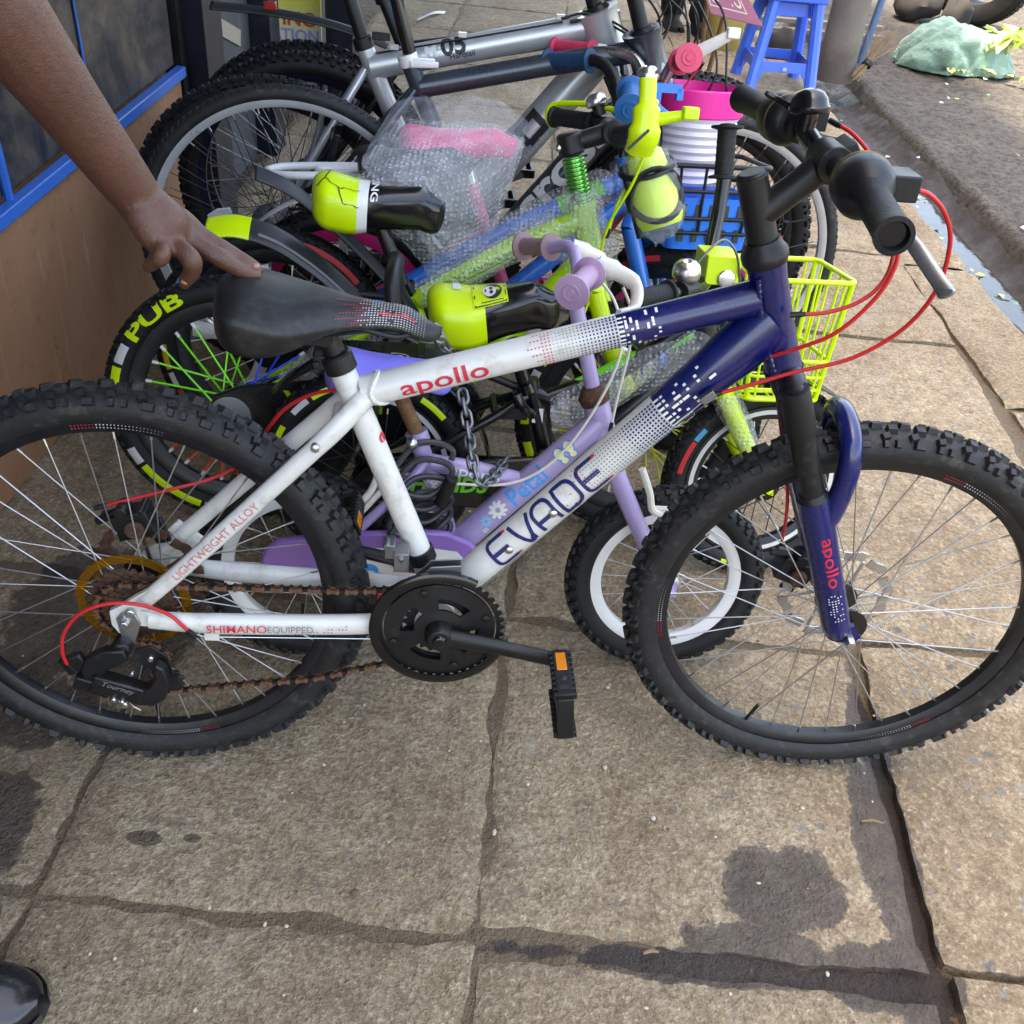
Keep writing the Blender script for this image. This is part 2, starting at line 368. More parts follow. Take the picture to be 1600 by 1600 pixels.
def saddle_fn_old(L, w, wn, hgt, drop, prof=None):
    """u 0..1 rear to nose, v -1..1 across (past +-0.75 the skirt)"""
    def fn(u, v):
        k = 1-u
        hw = wn+(w-wn)*(smooth(.28, .98, k)**1.15)
        if u < .10: hw *= math.sqrt(max(0, 1-((.10-u)/.10)**2))*.38+.62 if u > 0 else .62
        if u > .88: hw *= math.sqrt(max(0.04, 1-((u-.88)/.13)**2))
        x = L*u; top = hgt*(.10*smooth(.35, 0, u)+.06*smooth(.6, 1, u)-.16*smooth(.88, 1.02, u))
        a = abs(v); sg = 1 if v > 0 else -1
        an = a*R_(108); y = hw*math.sin(min(an, math.pi/2))*(1 if an < math.pi/2 else 1+.0)
        z = top+hgt*(.55*math.cos(an)-.55) if an < math.pi/2 else top-hgt*.55-drop*(an-math.pi/2)/R_(18)
        sq = drop*(1-.35*smooth(.1, .6, u))
        if an >= math.pi/2: z = top-hgt*.55-sq*(an-math.pi/2)/R_(18); y = hw*(1-.12*(an-math.pi/2)/R_(18))
        return x, sg*y, z
    return fn

def saddle_fn(L, w, wn, hgt, drop, tp=(.20, .76), nd=.16):
    """u 0..1 rear to nose, v -1..1 across; wide rounded back, sides that tuck under, closed nose"""
    def fn(u, v):
        k = 1-u; hw = wn+(w-wn)*smooth(tp[0], tp[1], k)**1.1; er = 1.; en = 1.
        if u < .13: er = math.sqrt(max(0., 1-((.13-u)/.132)**2)); hw *= .30+.70*er
        if u > .82: en = math.sqrt(max(.0, 1-((u-.82)/.181)**2)); hw *= .04+.96*en
        top = hgt*(.16*smooth(.40, .05, u)+.04*smooth(.55, .85, u)-.34*smooth(.80, 1.0, u)-.28*(1-er))
        dd = drop*(nd+(1-nd)*smooth(.60, .12, u))*(.35+.65*er)*(.15+.85*en); hh = hgt*(.40+.15*smooth(.6, .2, u))*(.35+.65*en)*(.5+.5*er)
        a = abs(v); sg = 1 if v > 0 else -1
        if a < .72: an = a/.72*math.pi/2; y = hw*math.sin(an); z = top-hh*(1-max(0., math.cos(an)))
        else: q = (a-.72)/.28; y = hw*(1-.22*q*q); z = top-hh-dd*q
        return L*u, sg*y, z
    return fn

# ------------------------------------------------------------------ the white and navy mountain bike in front
A = bike_root('mountain_bike', ((-0.5140,0.9975,0),(0.9942,0.1080,0.0000),(-0.1076,0.9907,-0.0837),(-0.0090,0.0832,0.9965)), 'white and navy mountain bike with red cables held upright in front of all the others')
RA = .327
def wrapobj(name, mats, parent): pass
bb = (.428, 0, .325); HT, HB = V3((.800, 0, .853)), V3((.851, 0, .722)); SA = (HB-HT).normalized()
STT = V3((.290, 0, .690)); STB = V3(bb)
TT0, TT1 = V3((.318, 0, .657)), V3((.797, 0, .812)); DT0, DT1 = V3((.432, 0, .330)), V3((.826, 0, .787))
tt = lambda k: lerp(TT0, TT1, k); dt = lambda k: lerp(DT0, DT1, k)
TTS, DTS = .655, .70      # where the paint turns navy
f = MB()
f.m = 0
f.tube([STT, lerp(STT, STB, .97)], [.0165, .0175], 20)
f.tube([tt(0), tt(.3), tt(TTS)], [.0205, .0205, .0210], 20, cap=False)
f.tube([dt(.02), dt(.3), dt(DTS)], [.0235, .0245, .0270], 24, cap=False)
f.cyl((bb[0], -.036, bb[2]), (bb[0], .036, bb[2]), .021, n=24)
# stays and dropouts
DR = (-.004, -.066, .333)
for sg in (-1, 1):
    f.tube(cr([(.322, sg*.012, .655), (.305, sg*.026, .640), (.26, sg*.043, .595), (.10, sg*.060, .430), (.022, sg*.064, .352)], 5), [.0135]*5+[.0135]*5+[.0125]*5+[.0115]*5+[.011], 14, flat=.82)
    f.tube(cr([(.405, sg*.030, .318), (.36, sg*.042, .316), (.30, sg*.050, .315), (.12, sg*.060, .318), (.03, sg*.064, .325)], 5), [.0165]*16+[.0155, .015, .0145, .014, .0135], 14, flat=.75)
    f.plate([(-.020, -.012), (-.012, -.026), (.004, -.030), (.012, -.012), (.045, -.014), (.052, .006), (.020, .014), (.044, .036), (.034, .050), (.014, .036), (-.004, .022), (-.020, .012)], (0, sg*.064, .329), (1, 0, 0), (0, 0, 1), (0, 1, 0), .008)
# bridges
f.cyl((.285, -.030, .62), (.285, .030, .62), .008); f.cyl((.352, -.04, .316), (.352, .04, .316), .008)
# cable stop and disc mount
f.box((.112, -.062, .298), (.020, .008, .012))
f.plate([(0, 0), (.06, -.01), (.075, .02), (.03, .06), (.015, .045)], (.018, .064, .345), (1, 0, 0), (0, 0, 1), (0, 1, 0), .006)
f.m = 1
f.tube([tt(TTS), tt(.85), tt(1.0)], [.0211, .0215, .0225], 20, cap=False)
f.tube([dt(DTS), dt(.80), dt(.90), dt(.995)], [.0271, .0310, .0355, .0330], 24, cap=False, flat=.84)
f.tube([HT-SA*.004, lerp(HT, HB, .12), lerp(HT, HB, .5), lerp(HT, HB, .88), HB+SA*.004], [.0245, .0228, .0222, .0228, .0245], 24)
f.plate([(0, 0), (.075, .028), (.085, .075), (.060, .078)], (.722, 0, .700), (1, 0, 0), (0, 0, 1), (0, 1, 0), .030)   # gusset between the tubes
# weld beads
def bead(mb, c, ax, r, fl, amp=.0012, n=60, w=.0028, tilt=None):
    ax = V3(ax).normalized(); y = V3((0, 1, 0)); g = ax.cross(y).normalized(); pts = []; rr = []
    for k in range(n):
        a = 2*math.pi*k/n; p = V3(c)+y*math.cos(a)*r+g*math.sin(a)*r*fl[0]+ax*(fl[1]*(math.cos(a)**2))
        pts.append(p); rr.append(w+amp*(.5+.5*math.sin(k*math.pi*2/2.5)))
    mb.tube(pts, rr, 6, closed=True)
f.m = 0
ttd = (TT1-TT0).normalized()
bead(f, tt(.050), ttd, .0195, (1.0, -.014), w=.0034)
f.m = 1
for sg in (-1, 1):
    pts = []; rr_ = []
    for i in range(46):
        k_ = .06+.90*i/45; c_ = lerp(HT, HB, k_); sh = .0155+.004*math.sin(math.pi*i/45); pts.append(c_+V3((-sh, sg*math.sqrt(max(1e-6, .0228**2-(sh*.72)**2)), -.004))); rr_.append(.0026+.0012*(.5+.5*math.sin(i*2.4)))
    f.tube(pts, rr_, 6)
fo = f.obj('frame', [m_white, m_navy], A, 35)
# printed marks on the frame
d = MB(); W1 = Wrap(tt(0), tt(TTS), .0205, .0210)
put(d, letters('apollo', .031, .012, 0, 8, sx=1.5), W1, .050, -.010, 0)
d.obj('lettering', [m_redp], fo, smooth=False, fix=False)
def dots(mb, fn, x0, x1, v0, v1, dx, dv, rule):
    nx = int((x1-x0)/dx); nv = int((v1-v0)/dv)
    for i in range(nx):
        for j in range(nv):
            x = x0+(i+.5)*dx; v = v0+(j+.5)*dv; r = rule(i/nx, (j+.5)/nv, i, j)
            if r: mb.m = r[0]; rectq(mb, x, v, dx*r[1], dv*r[2], fn)
rnd = random.Random(3)
d = MB(); Lt = (tt(TTS)-tt(0)).length
def rule_tt(u, v, i, j):
    if u < .30:
        if u < .03+.16*abs(math.sin(j*1.7+.4)): return None
        return (0, .42, .40)
    k = .26+.42*(u-.3)/.7
    return (1 if u > .55 else 2, k*.9, k)
dots(d, W1, Lt*.635, Lt, -.031, .031, .0046, .0044, rule_tt)
W1b = Wrap(tt(TTS), tt(1), .0212, .0225)
def rule_tt2(u, v, i, j):
    if i < 1: return (3, 1.0, .45) if True else None
    if rnd.random() > .62-.55*u: return None
    return (3, .5, .5 if rnd.random() < .7 else 1.3)
dots(d, W1b, 0, .055, -.030, .030, .0066, .0056, rule_tt2)
W2 = Wrap(dt(0), dt(DTS), .0235, .0270); Ld = (dt(DTS)-dt(0)).length
def rule_dt(u, v, i, j):
    if u < .22+.12*abs(math.sin(j*2.1)): 
        return (0, .38, .36) if rnd.random() < .28*u/.25 else None
    k = .30+.36*(u-.2)/.8
    return (2 if u < .7 else 1, k, k)
dots(d, W2, Ld*.56, Ld, -.038, .038, .0050, .0048, rule_dt)
W2b = Wrap(dt(DTS), dt(.80), .0274, .0313, lift=.0012)
def rule_dt2(u, v, i, j):
    if i < 1: return (3, 1.0, .45)
    if rnd.random() > .72-.62*u: return None
    return (3, .5 if rnd.random() < .75 else 1.2, .5)
dots(d, W2b, 0, .085, -.036, .036, .0085, .0070, rule_dt2)
# chainstay marks
W3 = Wrap((.12, -.060, .318), (.30, -.050, .315), .0158, .0165, lift=.0012)
dots(d, W3, .10, .185, -.012, .012, .005, .0045, lambda u, v, i, j: (1, .34, .34) if v < .30+.65*u and v > .1+.55*u and rnd.random() < .9 else None)
W5 = Wrap(STT, STB, .0165, .0175)
d.obj('dot_pattern', [m_redp, m_navyp, m_greyp, m_whitep], fo, smooth=False, fix=False)
# EVADE built from strokes
d = MB()
def arc(cx, cy, r, a0, a1, n=6): return [(cx+r*math.cos(R_(a0+(a1-a0)*i/n)), cy+r*math.sin(R_(a0+(a1-a0)*i/n))) for i in range(n+1)]
H, r = 1., .22
E_ = [[(.8, H)]+[(r, H)]+arc(r, H-r, r, 90, 180)+arc(r, r, r, 180, 270)+[(.8, 0)], [(0.02, .5), (.78, .5)]]
V_ = [[(0, H), (.36, .06)]+arc(.45, .10, .09, 205, 335, 4)+[(.54, .06), (.9, H)]]
A_ = [[(0, 0), (0, H-.42)]+arc(.36, H-.36, .36, 180, 90, 6)+[(.5, H)]+arc(.5, H-.32, .32, 90, 0, 6)+[(.82, 0)], [(.0, .38), (.82, .38)]]
D_ = [[(0, 0), (0, H), (.45, H)]+arc(.45, H-.38, .38, 90, 0)+arc(.45, .38, .38, 0, -90)+[(.45, 0), (-.06, 0)]]
def dens(p, n=6):
    o = []
    for a, b in zip(p[:-1], p[1:]):
        o += [(a[0]+(b[0]-a[0])*k/n, a[1]+(b[1]-a[1])*k/n) for k in range(n)]
    return o+[p[-1]]
x = .112; hs = .042
for g in (E_, V_, A_, D_, E_):
    for st in g:
        vs, fs = stroke(dens(st, 4), .145); put(d, ([(a*hs*.92, b*hs) for a, b in vs], fs), W2, x, -.013, 0)
    if g is E_:
        for yy in (0, H): vs, fs = stroke(dens([(.8, yy), (.95, yy)], 2), .115); put(d, ([(a*hs*.92, b*hs) for a, b in vs], fs), W2, x, -.013, 1)
    x += hs*(1.02 if g is not V_ else .96)
W2.lift = .0011
m_redf = M('faded_red_print', srgb(205, 110, 110), .6, var=.3)
def seal(): d.obj('lettering', [m_navyp, m_redp, m_greyp, m_redf], fo, smooth=False, fix=False)
seal(); d = MB()
put(d, letters('SHIMANO', .0155, .006, 0, 3, sx=1.18), W3, -.012, -.0025, 1); seal(); d = MB()
put(d, letters('EQUIPPED', .0140, -.004, 0, 3, sx=1.0), W3, .070, -.0022, 2); seal(); d = MB()
W4 = Wrap((.06, -.062, .392), (.26, -.043, .595), .0118, .0135, lift=.0012)
put(d, letters('LIGHTWEIGHT ALLOY', .0155, -.006, 0, 3, sx=1.05), W4, .018, -.006, 3); seal(); d = MB()
put(d, letters('e', .03, .02, 0, 6), Wrap(STT, STB, .0165, .0175, front=(1, -.35, 0)), .10, -.006, 1); seal()
# bolts on the frame and rack eyelets
for p, ax in (((.262, -.055, .603), (0, -1, 0)), ((.520, -.025, .436), (0, -1, 0)), ((.575, -.026, .500), (0, -1, 0))):
    b_ = MB(); b_.lathe([(.0001, .004), (.003, .004), (.0055, .0025), (.006, -.004)], p, ax, 12); b_.obj('bolt', m_steel, A)

# seat post, clamp and saddle
p = MB(); up = (STT-STB).normalized()
p.tube([STT-up*.02, STT+up*.045], .0135, 18)
p.obj('seat_post', m_blk, A)
p = MB(); p.tube([STT-up*.004, STT+up*.018], .0205, 20); p.tube([STT+up*.018, STT+up*.021], [.0205, .018], 20); p.box(STT+up*.008+V3((-.022, 0, 0)), (.016, .02, .018))
p.cyl(STT+up*.008+V3((-.026, -.016, 0)), STT+up*.008+V3((-.026, .016, 0)), .0045)
p.obj('seat_clamp', m_blk, A, bevel=.0012)
p = MB(); cl = STT+up*.052
p.cyl(cl+V3((0, -.024, 0)), cl+V3((0, .024, 0)), .013); p.box(cl+V3((0, 0, .013)), (.030, .050, .010)); p.box(cl+V3((-.014, -.012, -.002)), (.024, .018, .022))
p.m = 1
for sg in (-1, 1): p.cyl(cl+V3((-.018, sg*.022, .004)), cl+V3((-.018, sg*.030, .004)), .0075, n=6)
p.m = 0
for sg in (-1, 1): p.tube(cr([(.175, sg*.030, .742), (.20, sg*.024, .738), (.25, sg*.021, .752), (.31, sg*.021, .752), (.36, sg*.018, .742), (.392, sg*.008, .752)], 5), .0038, 8)
p.obj('saddle_clamp', [m_blk, m_rust], A, bevel=.001)
SF = saddle_fn(.268, .084, .0200, .052, .044); SM = Matrix.Translation((.150, 0, .797)) @ Matrix.Rotation(R_(6.5), 4, 'Y')
sf = lambda u, v, l=0: SM @ (V3(SF(u, v))+V3((0, 0, l)))
t = NT('saddle_leather'); o = t.obj(); n1 = t.noise(o, 9, 6, .6, .3); n2 = t.noise(o, 60, 6, .7); n3 = t.noise(o, 700, 3)
scr = t.ramp(t.math('MULTIPLY', n1.outputs[0], n2.outputs[0]), [(.24, 0.), (.46, 1.)]).outputs[0]
t.link(t.mix(scr, (.0085, .009, .010), (.045, .044, .041)), t.b.inputs['Base Color'])
t.link(t.ramp(n1.outputs[0], [(.3, .34), (.7, .58)]).outputs[0], t.b.inputs['Roughness']); t.link(t.bump(n3.outputs[0], .25, .0006), t.b.inputs['Normal'])
m_saddle = t.m
p = MB(); p.grid(lambda u, v: sf(.5-.5*math.cos(math.pi*u), v*2-1), 51, 37); 
sad = p.obj('saddle', m_saddle, A, 60)
md = sad.modifiers.new('s', 'SOLIDIFY'); md.thickness = .006; md.offset = -1
p = MB(); p.grid(lambda u, v: sf(.10+u*.80, (v*2-1)*.5, -.020), 20, 9); p.obj('saddle_base', m_blk, A, 60)
d = MB()
def sfn(x, v): return sf(x, v, .0010)
for i in range(34):
    for j in range(26):
        u = .50+i*.0135; v = -.80+j*.0616
        if u > .93 or abs(v) > .82: continue
        st = .50+.12*abs(math.sin(j*1.3))
        if u < st: continue
        w_ = .0058 if u < .80 else .0058*(1-(u-.8)*4.2)
        if w_ <= .001: continue
        red = u < .645+.03*math.sin(j*2.7)
        d.m = 0 if red else 1
        if not red and rnd.random() < .06: continue
        hv = .026*(w_/.0058)
        d.add([sfn(u-w_/2*1.2, v-hv/2), sfn(u+w_/2*1.2, v-hv/2), sfn(u+w_/2*1.2, v+hv/2), sfn(u-w_/2*1.2, v+hv/2)], [(0, 1, 2, 3)])
d.m = 0
put(d, letters('apollo', 1, .02, 0, 3, sx=1.4), lambda x, y: sf(.70+x*.052, -.42+y*.14, .0014), 0, 0, 2)
m_dkred = M('dark_red_print', srgb(150, 40, 55), .5, var=.2); m_ltp = M('pale_print', srgb(190, 190, 190), .5, var=.2)
d.obj('dot_pattern', [m_dkred, m_ltp, m_redp], sad, smooth=False, fix=False)

# wheels
STP = lerp(HT, HB, .5); ST = steer_m(STP, SA, 6.4)
# steering: positive turns the wheel towards the camera side
wr = wheel(A, (0, 0, RA), RA, .281, .0255, 'mtb', m_rubber_old, m_rimblk, 36, m_spoke, m_steel, m_blkm, rimw=.0135, rimd=.0215, spr=.00105, fl=(.026, .032))
FA = V3((1.031, 0, .327))
wf = wheel(A, (0, 0, 0), RA, .281, .0255, 'mtb', m_rubber_old, m_rimblk, 36, m_spoke, m_steel, m_blkm, rimw=.0135, rimd=.0215, spr=.00105, fl=(.026, .032), mw=ST @ Matrix.Translation(FA) @ Matrix.Rotation(R_(20), 4, 'Y'))
for we, offs in ((wr, (100, 290)), (wf, (215, 335, 95))):
    d = MB()
    for a0 in offs:
        for i in range(26):
            for j in range(3):
                a = R_(a0-i*.95); r0 = .2775-j*.0042; wd = .0022*(1-.028*i); 
                d.m = 1 if i < 7 else 0; pr = lambda dr, da: ((r0+dr)*math.cos(a+da), -.0143, (r0+dr)*math.sin(a+da))
                d.add([pr(-wd/2, -wd*1.9), pr(wd/2, -wd*1.9), pr(wd/2, wd*1.9), pr(-wd/2, wd*1.9)], [(0, 1, 2, 3)])
    d.obj('dot_pattern', [m_ltp, m_dkred], we, smooth=False, fix=False)
def rotor(we, y, r, mat):
    d = MB()
    n = 48
    outer = []; inner = []
    for k in range(n):
        a = 2*math.pi*k/n; ro = r+(.003 if k % 4 < 2 else -.002); ri = r-.015+(.002 if k % 4 < 2 else -.002)
        outer.append((ro*math.cos(a), y, ro*math.sin(a))); inner.append((ri*math.cos(a), y, ri*math.sin(a)))
    o2 = [(x, y+.0018, z) for x, _, z in outer]; i2 = [(x, y+.0018, z) for x, _, z in inner]
    fs = []
    for k in range(n):
        q = (k+1) % n
        if k % 4 != 3: fs += [(k, q, n+q, n+k), (2*n+k, 3*n+k, 3*n+q, 2*n+q)]
        fs += [(k, 2*n+k, 2*n+q, q), (n+k, n+q, 3*n+q, 3*n+k)]
    d.add(outer+inner+o2+i2, fs)
    for k in range(6):
        a = 2*math.pi*k/6; d.tube([(.02*math.cos(a), y, .02*math.sin(a)), ((r-.012)*math.cos(a+.5), y, (r-.012)*math.sin(a+.5))], .0032, 6, flat=.4)
    d.lathe([(.024, y-.001), (.024, y+.003), (.012, y+.003), (.012, y-.001)], ax=(0, 1, 0), n=24, closed=True)
    return d.obj('disc_rotor', mat, we, 30)
rotor(wr, .040, .080, m_rust); rotor(wf, .040, .084, m_steel)
def caliper(mw, parent):
    d = MB(); d.box((0, 0, 0), (.052, .034, .040)); d.m = 1; d.lathe([(.0135, -.019), (.0135, -.026), (.0115, -.028), (.004, -.028), (.003, -.0255)], (.004, 0, -.002), (0, 1, 0), 20); d.m = 0
    d.box((-.026, 0, .016), (.03, .012, .012)); d.cyl((-.05, -.004, .012), (-.018, -.004, .022), .006); d.box((.02, .012, -.03), (.022, .008, .04)); d.cyl((.02, -.02, .022), (.02, .02, .022), .004); d.lathe([(.009, -.022), (.009, .010)], (-.006, 0, .026), (0, 1, 0), 12)
    d.xform(mw); return d.obj('brake_caliper', [m_blk, m_rust], parent, 35, bevel=.0025)
caliper(Matrix.Translation((-.004, .040, .418)) @ Matrix.Rotation(R_(-15), 4, 'Y'), A)
caliper(ST @ Matrix.Translation((.955, .036, .375)) @ Matrix.Rotation(R_(20), 4, 'Y'), A)

# cassette, spoke protector, rear gear
c = MB()
for k, (rr_, y) in enumerate(((.058, -.032), (.051, -.036), (.044, -.040), (.037, -.044), (.030, -.048), (.024, -.052))):
    n = int(rr_*2*math.pi/.0127)*4; vs = []; 
    for q in (0, .002):
        for i in range(n):
            a = 2*math.pi*i/n; r2 = rr_+(.0035 if i % 4 in (1, 2) else -.002); vs.append((r2*math.cos(a), y-q, RA+r2*math.sin(a)))
    c.add(vs, [tuple(range(n)), tuple(range(2*n-1, n-1, -1))]+[(i, (i+1) % n, n+(i+1) % n, n+i) for i in range(n)])
c.lathe([(.02, -.028), (.02, -.060), (.012, -.060)], (0, 0, RA), (0, 1, 0), 20)
c.obj('cassette', m_rust, A, 30)
t = NT('amber_plastic'); t.b.inputs['Base Color'].default_value = (*srgb(168, 122, 44), 1); t.b.inputs['Roughness'].default_value = .25
tr = t.n.new('ShaderNodeBsdfTransparent'); tr.inputs[0].default_value = (*srgb(235, 205, 110), 1); mx = t.n.new('ShaderNodeMixShader'); mx.inputs[0].default_value = .2
t.link(tr.outputs[0], mx.inputs[1]); t.link(t.b.outputs[0], mx.inputs[2]); t.link(mx.outputs[0], t.out.inputs[0])
c = MB(); c.lathe([(.066, -.028), (.078, -.0285), (.079, -.026), (.066, -.026)], (0, 0, RA), (0, 1, 0), 48, closed=True)
for k in range(4):
    a = R_(45+90*k); c.box((.048*math.cos(a), -.0275, RA+.048*math.sin(a)), (.03, .002, .012), ((math.cos(a), 0, math.sin(a)), (0, 1, 0), (-math.sin(a), 0, math.cos(a))))
c.obj('spoke_protector', t.m, A)
c = MB(); 
c.plate([(-.014, -.012), (-.016, .004), (-.006, .016), (.010, .014), (.016, -.004), (.004, -.040), (-.012, -.042)], (.004, -.070, .327), (1, 0, 0), (0, 0, 1), (0, 1, 0), .004)
c.lathe([(.0001, .012), (.0055, .012), (.0065, .0105), (.0065, .0)], (0, -.070, .327), (0, -1, 0), 6); c.lathe([(.006, .006), (.0075, .004), (.0075, 0)], (.008, -.070, .342), (0, -1, 0), 16)
c.obj('gear_hanger', m_alu, A, bevel=.0008)
g = MB()
g.lathe([(.012, -.010), (.014, -.004), (.014, .012), (.010, .016)], (-.008, -.074, .287), (0, -1, 0), 20)           # pivot barrel
g.plate([(.006, .012), (.010, -.004), (-.004, -.016), (-.022, -.026), (-.032, -.046), (-.054, -.044), (-.056, -.024), (-.046, -.004), (-.022, .010)], (-.006, -.090, .284), (1, 0, 0), (0, 0, 1), (0, 1, 0), .016)
g.box((-.072, -.086, .262), (.034, .012, .030), ((.9, 0, .4), (0, 1, 0), (-.4, 0, .9)))
g.box((-.016, -.096, .228), (.070, .018, .030), ((.93, 0, -.36), (0, 1, 0), (.36, 0, .93)))
g.box((-.010, -.088, .222), (.074, .010, .036), ((.93, 0, -.36), (0, 1, 0), (.36, 0, .93)))
g.plate([(-.002, -.016), (.028, -.018), (.046, -.004), (.054, .024), (.050, .052), (.038, .060), (.036, .036), (.026, .016), (.0, .006)], (.002, -.094, .216), (1, 0, 0), (0, 0, 1), (0, 1, 0), .018)
g.box((-.052, -.090, .226), (.05, .016, .024), ((.93, 0, -.36), (0, 1, 0), (.36, 0, .93)))
g.obj('rear_derailleur', m_blk, A, 38, bevel=.004)
g = MB()
for (x, z) in ((.030, .268), (.046, .222)):
    n = 44; vs = []
    for q in (-.070, -.075):
        for i in range(n):
            a = 2*math.pi*i/n; r2 = .021+(.0025 if i % 4 in (1, 2) else -.001); vs.append((x+r2*math.cos(a), q, z+r2*math.sin(a)))
    g.add(vs, [tuple(range(n)), tuple(range(2*n-1, n-1, -1))]+[(i, (i+1) % n, n+(i+1) % n, n+i) for i in range(n)])
g.plate([(-.016, .018), (.006, .024), (.026, .006), (.034, -.040), (.024, -.060), (.006, -.058), (.002, -.02), (-.02, -.004)], (.026, -.080, .268), (1, 0, 0), (0, 0, 1), (0, 1, 0), .003)
g.obj('jockey_cage', m_blk, A, 30, bevel=.0008)
g = MB()
for (x, y, z, r2) in ((-.008, -.0905, .287, .006), (.030, -.0825, .270, .0048), (-.022, -.107, .214, .0042), (-.011, -.107, .210, .0042), (-.012, -.098, .196, .006), (-.058, -.094, .252, .004), (.004, -.092, .250, .004)):
    g = MB(); g.lathe([(.0001, .003), (r2*.7, .003), (r2, .0015), (r2, -.004)], (x, y, z), (0, -1, 0), 10); g.obj('gear_screw', m_chrome, A)
g = MB(); put(g, letters('Tourney', .013, 0, .2, 2), lambda x, y: V3((-.034, -.1068, .240))+V3((.93, 0, -.36))*x+V3((.36, 0, .93))*y); g.obj('lettering', m_greyp, A, smooth=False)
# chain
def chain(path, closed, name, parent, mat, pitch=.0127, w=.0042, h=.0052):
    P = [V3(p) for p in path]; seg = [0]
    for a, b in zip(P[:-1], P[1:]): seg.append(seg[-1]+(b-a).length)
    def at(s_):
        for i in range(len(P)-1):
            if s_ <= seg[i+1]: return lerp(P[i], P[i+1], (s_-seg[i])/max(1e-9, seg[i+1]-seg[i]))
        return P[-1]
    c = MB(); n = int(seg[-1]/pitch)
    for k in range(n):
        a, b = at(k*pitch), at((k+1)*pitch); d = (b-a).normalized(); y = V3((0, 1, 0)); z = d.cross(y)
        o = w if k % 2 else w*.62; c.m = k % 2
        for sg in (-1, 1):
            poly = [(-.003, .0), (-.001, h), (.0042, h*.5), (pitch-.0042, h*.5), (pitch+.001, h), (pitch+.003, 0), (pitch+.001, -h), (pitch-.0042, -h*.5), (.0042, -h*.5), (-.001, -h)]
            c.plate(poly, a+y*sg*o, d, z, y, .0011)
        c.m = 2; c.cyl(a-y*(w+.001), a+y*(w+.001), .0026, n=6)
    return c.obj(name, mat, parent, 40)
CY = -.047
def ring(cx, cz, r, a0, a1, y, n=14): return [(cx+r*math.cos(R_(a0+(a1-a0)*i/n)), y, cz+r*math.sin(R_(a0+(a1-a0)*i/n))) for i in range(n+1)]
path = [(.425, -.053, .325+.066)]+ring(0, RA, .044, 88, 215, CY)
path = [(.30, -.0505, .362)]+path[1:]
path = [(.425, -.053, .386), (.30, -.0515, .376)]+ring(0, RA, .045, 86, 225, CY)+[(.020, -.072, .286)]+ring(.030, .268, .0215, 150, -40, -.0725, 8)+ring(.046, .222, .0215, 140, 270, -.0725, 8)+[(.25, -.062, .222), (.40, -.055, .262)]
chain(path, False, 'chain', A, [M('dark_chain', srgb(44, 34, 29), .7, .5, var=.4, vs=120), M('rust_plate', srgb(112, 78, 56), .7, .4, var=.4, vs=120), M('chain_pin', srgb(128, 104, 84), .5, .7, var=.3)])
# crankset
c = MB(); bx, bz = bb[0], bb[2]
def cog(mb, r, y, th, hole, nt_=None):
    n = (nt_ or int(r*2*math.pi/.0127))*4; vs = []
    for q in (0, th):
        for i in range(n):
            a = 2*math.pi*i/n; r2 = r+(.0038 if i % 4 in (1, 2) else -.002); vs.append((bx+r2*math.cos(a), y-q, bz+r2*math.sin(a)))
    for q in (0, th):
        for i in range(n):
            a = 2*math.pi*i/n; vs.append((bx+hole*math.cos(a), y-q, bz+hole*math.sin(a)))
    fs = []
    for i in range(n):
        j = (i+1) % n; fs += [(i, j, 2*n+j, 2*n+i), (n+i, 3*n+i, 3*n+j, n+j), (i, n+i, n+j, j), (2*n+i, 2*n+j, 3*n+j, 3*n+i)]
    mb.add(vs, fs)
cog(c, .088, -.062, .003, .080); cog(c, .070, -.057, .003, .052); cog(c, .048, -.052, .003, .036)
rl_ = [.014, .030, .036, .055, .060, .078]; yl_ = [-.074, -.0715, -.0705, -.0695, -.0690, -.0675]; na = 96
for off_ in (0, .0035):
    vs = [(bx+r_*math.cos(2*math.pi*j/na), y_+off_, bz+r_*math.sin(2*math.pi*j/na)) for r_, y_ in zip(rl_, yl_) for j in range(na)]
    fs = []
    for i in range(5):
        for j in range(na):
            da = (j*360/na-65) % 90
            if i == 2 and (da < 27 or da > 63): continue
            fs.append((i*na+j, i*na+(j+1) % na, (i+1)*na+(j+1) % na, (i+1)*na+j))
    c.add(vs, fs)
for k in range(4):
    a = R_(20+90*k); X = V3((math.cos(a), 0, math.sin(a)))
    c.lathe([(.006, 0), (.006, .004), (.003, .005)], V3((bx, -.0675, bz))+X*.068, (0, -1, 0), 10)
c.obj('chainring', m_blk, A, 32)
c = MB(); # chain guard disc around the big ring, open at top right
vs = []; fs = []; n = 66
for i in range(n+1):
    a = R_(-8-(292)*i/n)
    for (r2, y) in ((.084, -.0715), (.0955, -.072), (.0985, -.070), (.0985, -.064), (.0955, -.068), (.084, -.0695)): vs.append((bx+r2*math.cos(a), y, bz+r2*math.sin(a)))
for i in range(n):
    for j in range(6): fs.append((i*6+j, i*6+(j+1) % 6, (i+1)*6+(j+1) % 6, (i+1)*6+j))
fs += [(0, 1, 2, 3, 4, 5), tuple(n*6+5-j for j in range(6))]
c.add(vs, fs)
n = 40; b0 = len(c.V)
c.obj('chain_guard', m_gloss, A, 50)
c = MB(); CA = V3((bx, -.082, bz)); PE = V3((bx+.168, -.096, bz-.026))
c.lathe([(.016, .012), (.020, .006), (.021, -.010), (.019, -.022)], CA, (0, -1, 0), 24); c.tube([CA, lerp(CA, PE, .5)+V3((0, -.003, .004)), PE], [.0165, .0125, .0125], 14, flat=.62, twist=0)
c.lathe([(.014, -.008), (.014, .008)], PE, (0, -1, 0), 18)
c.m = 1; c.lathe([(.0001, .016), (.0075, .016), (.010, .013), (.0105, .008)], CA, (0, -1, 0), 20)
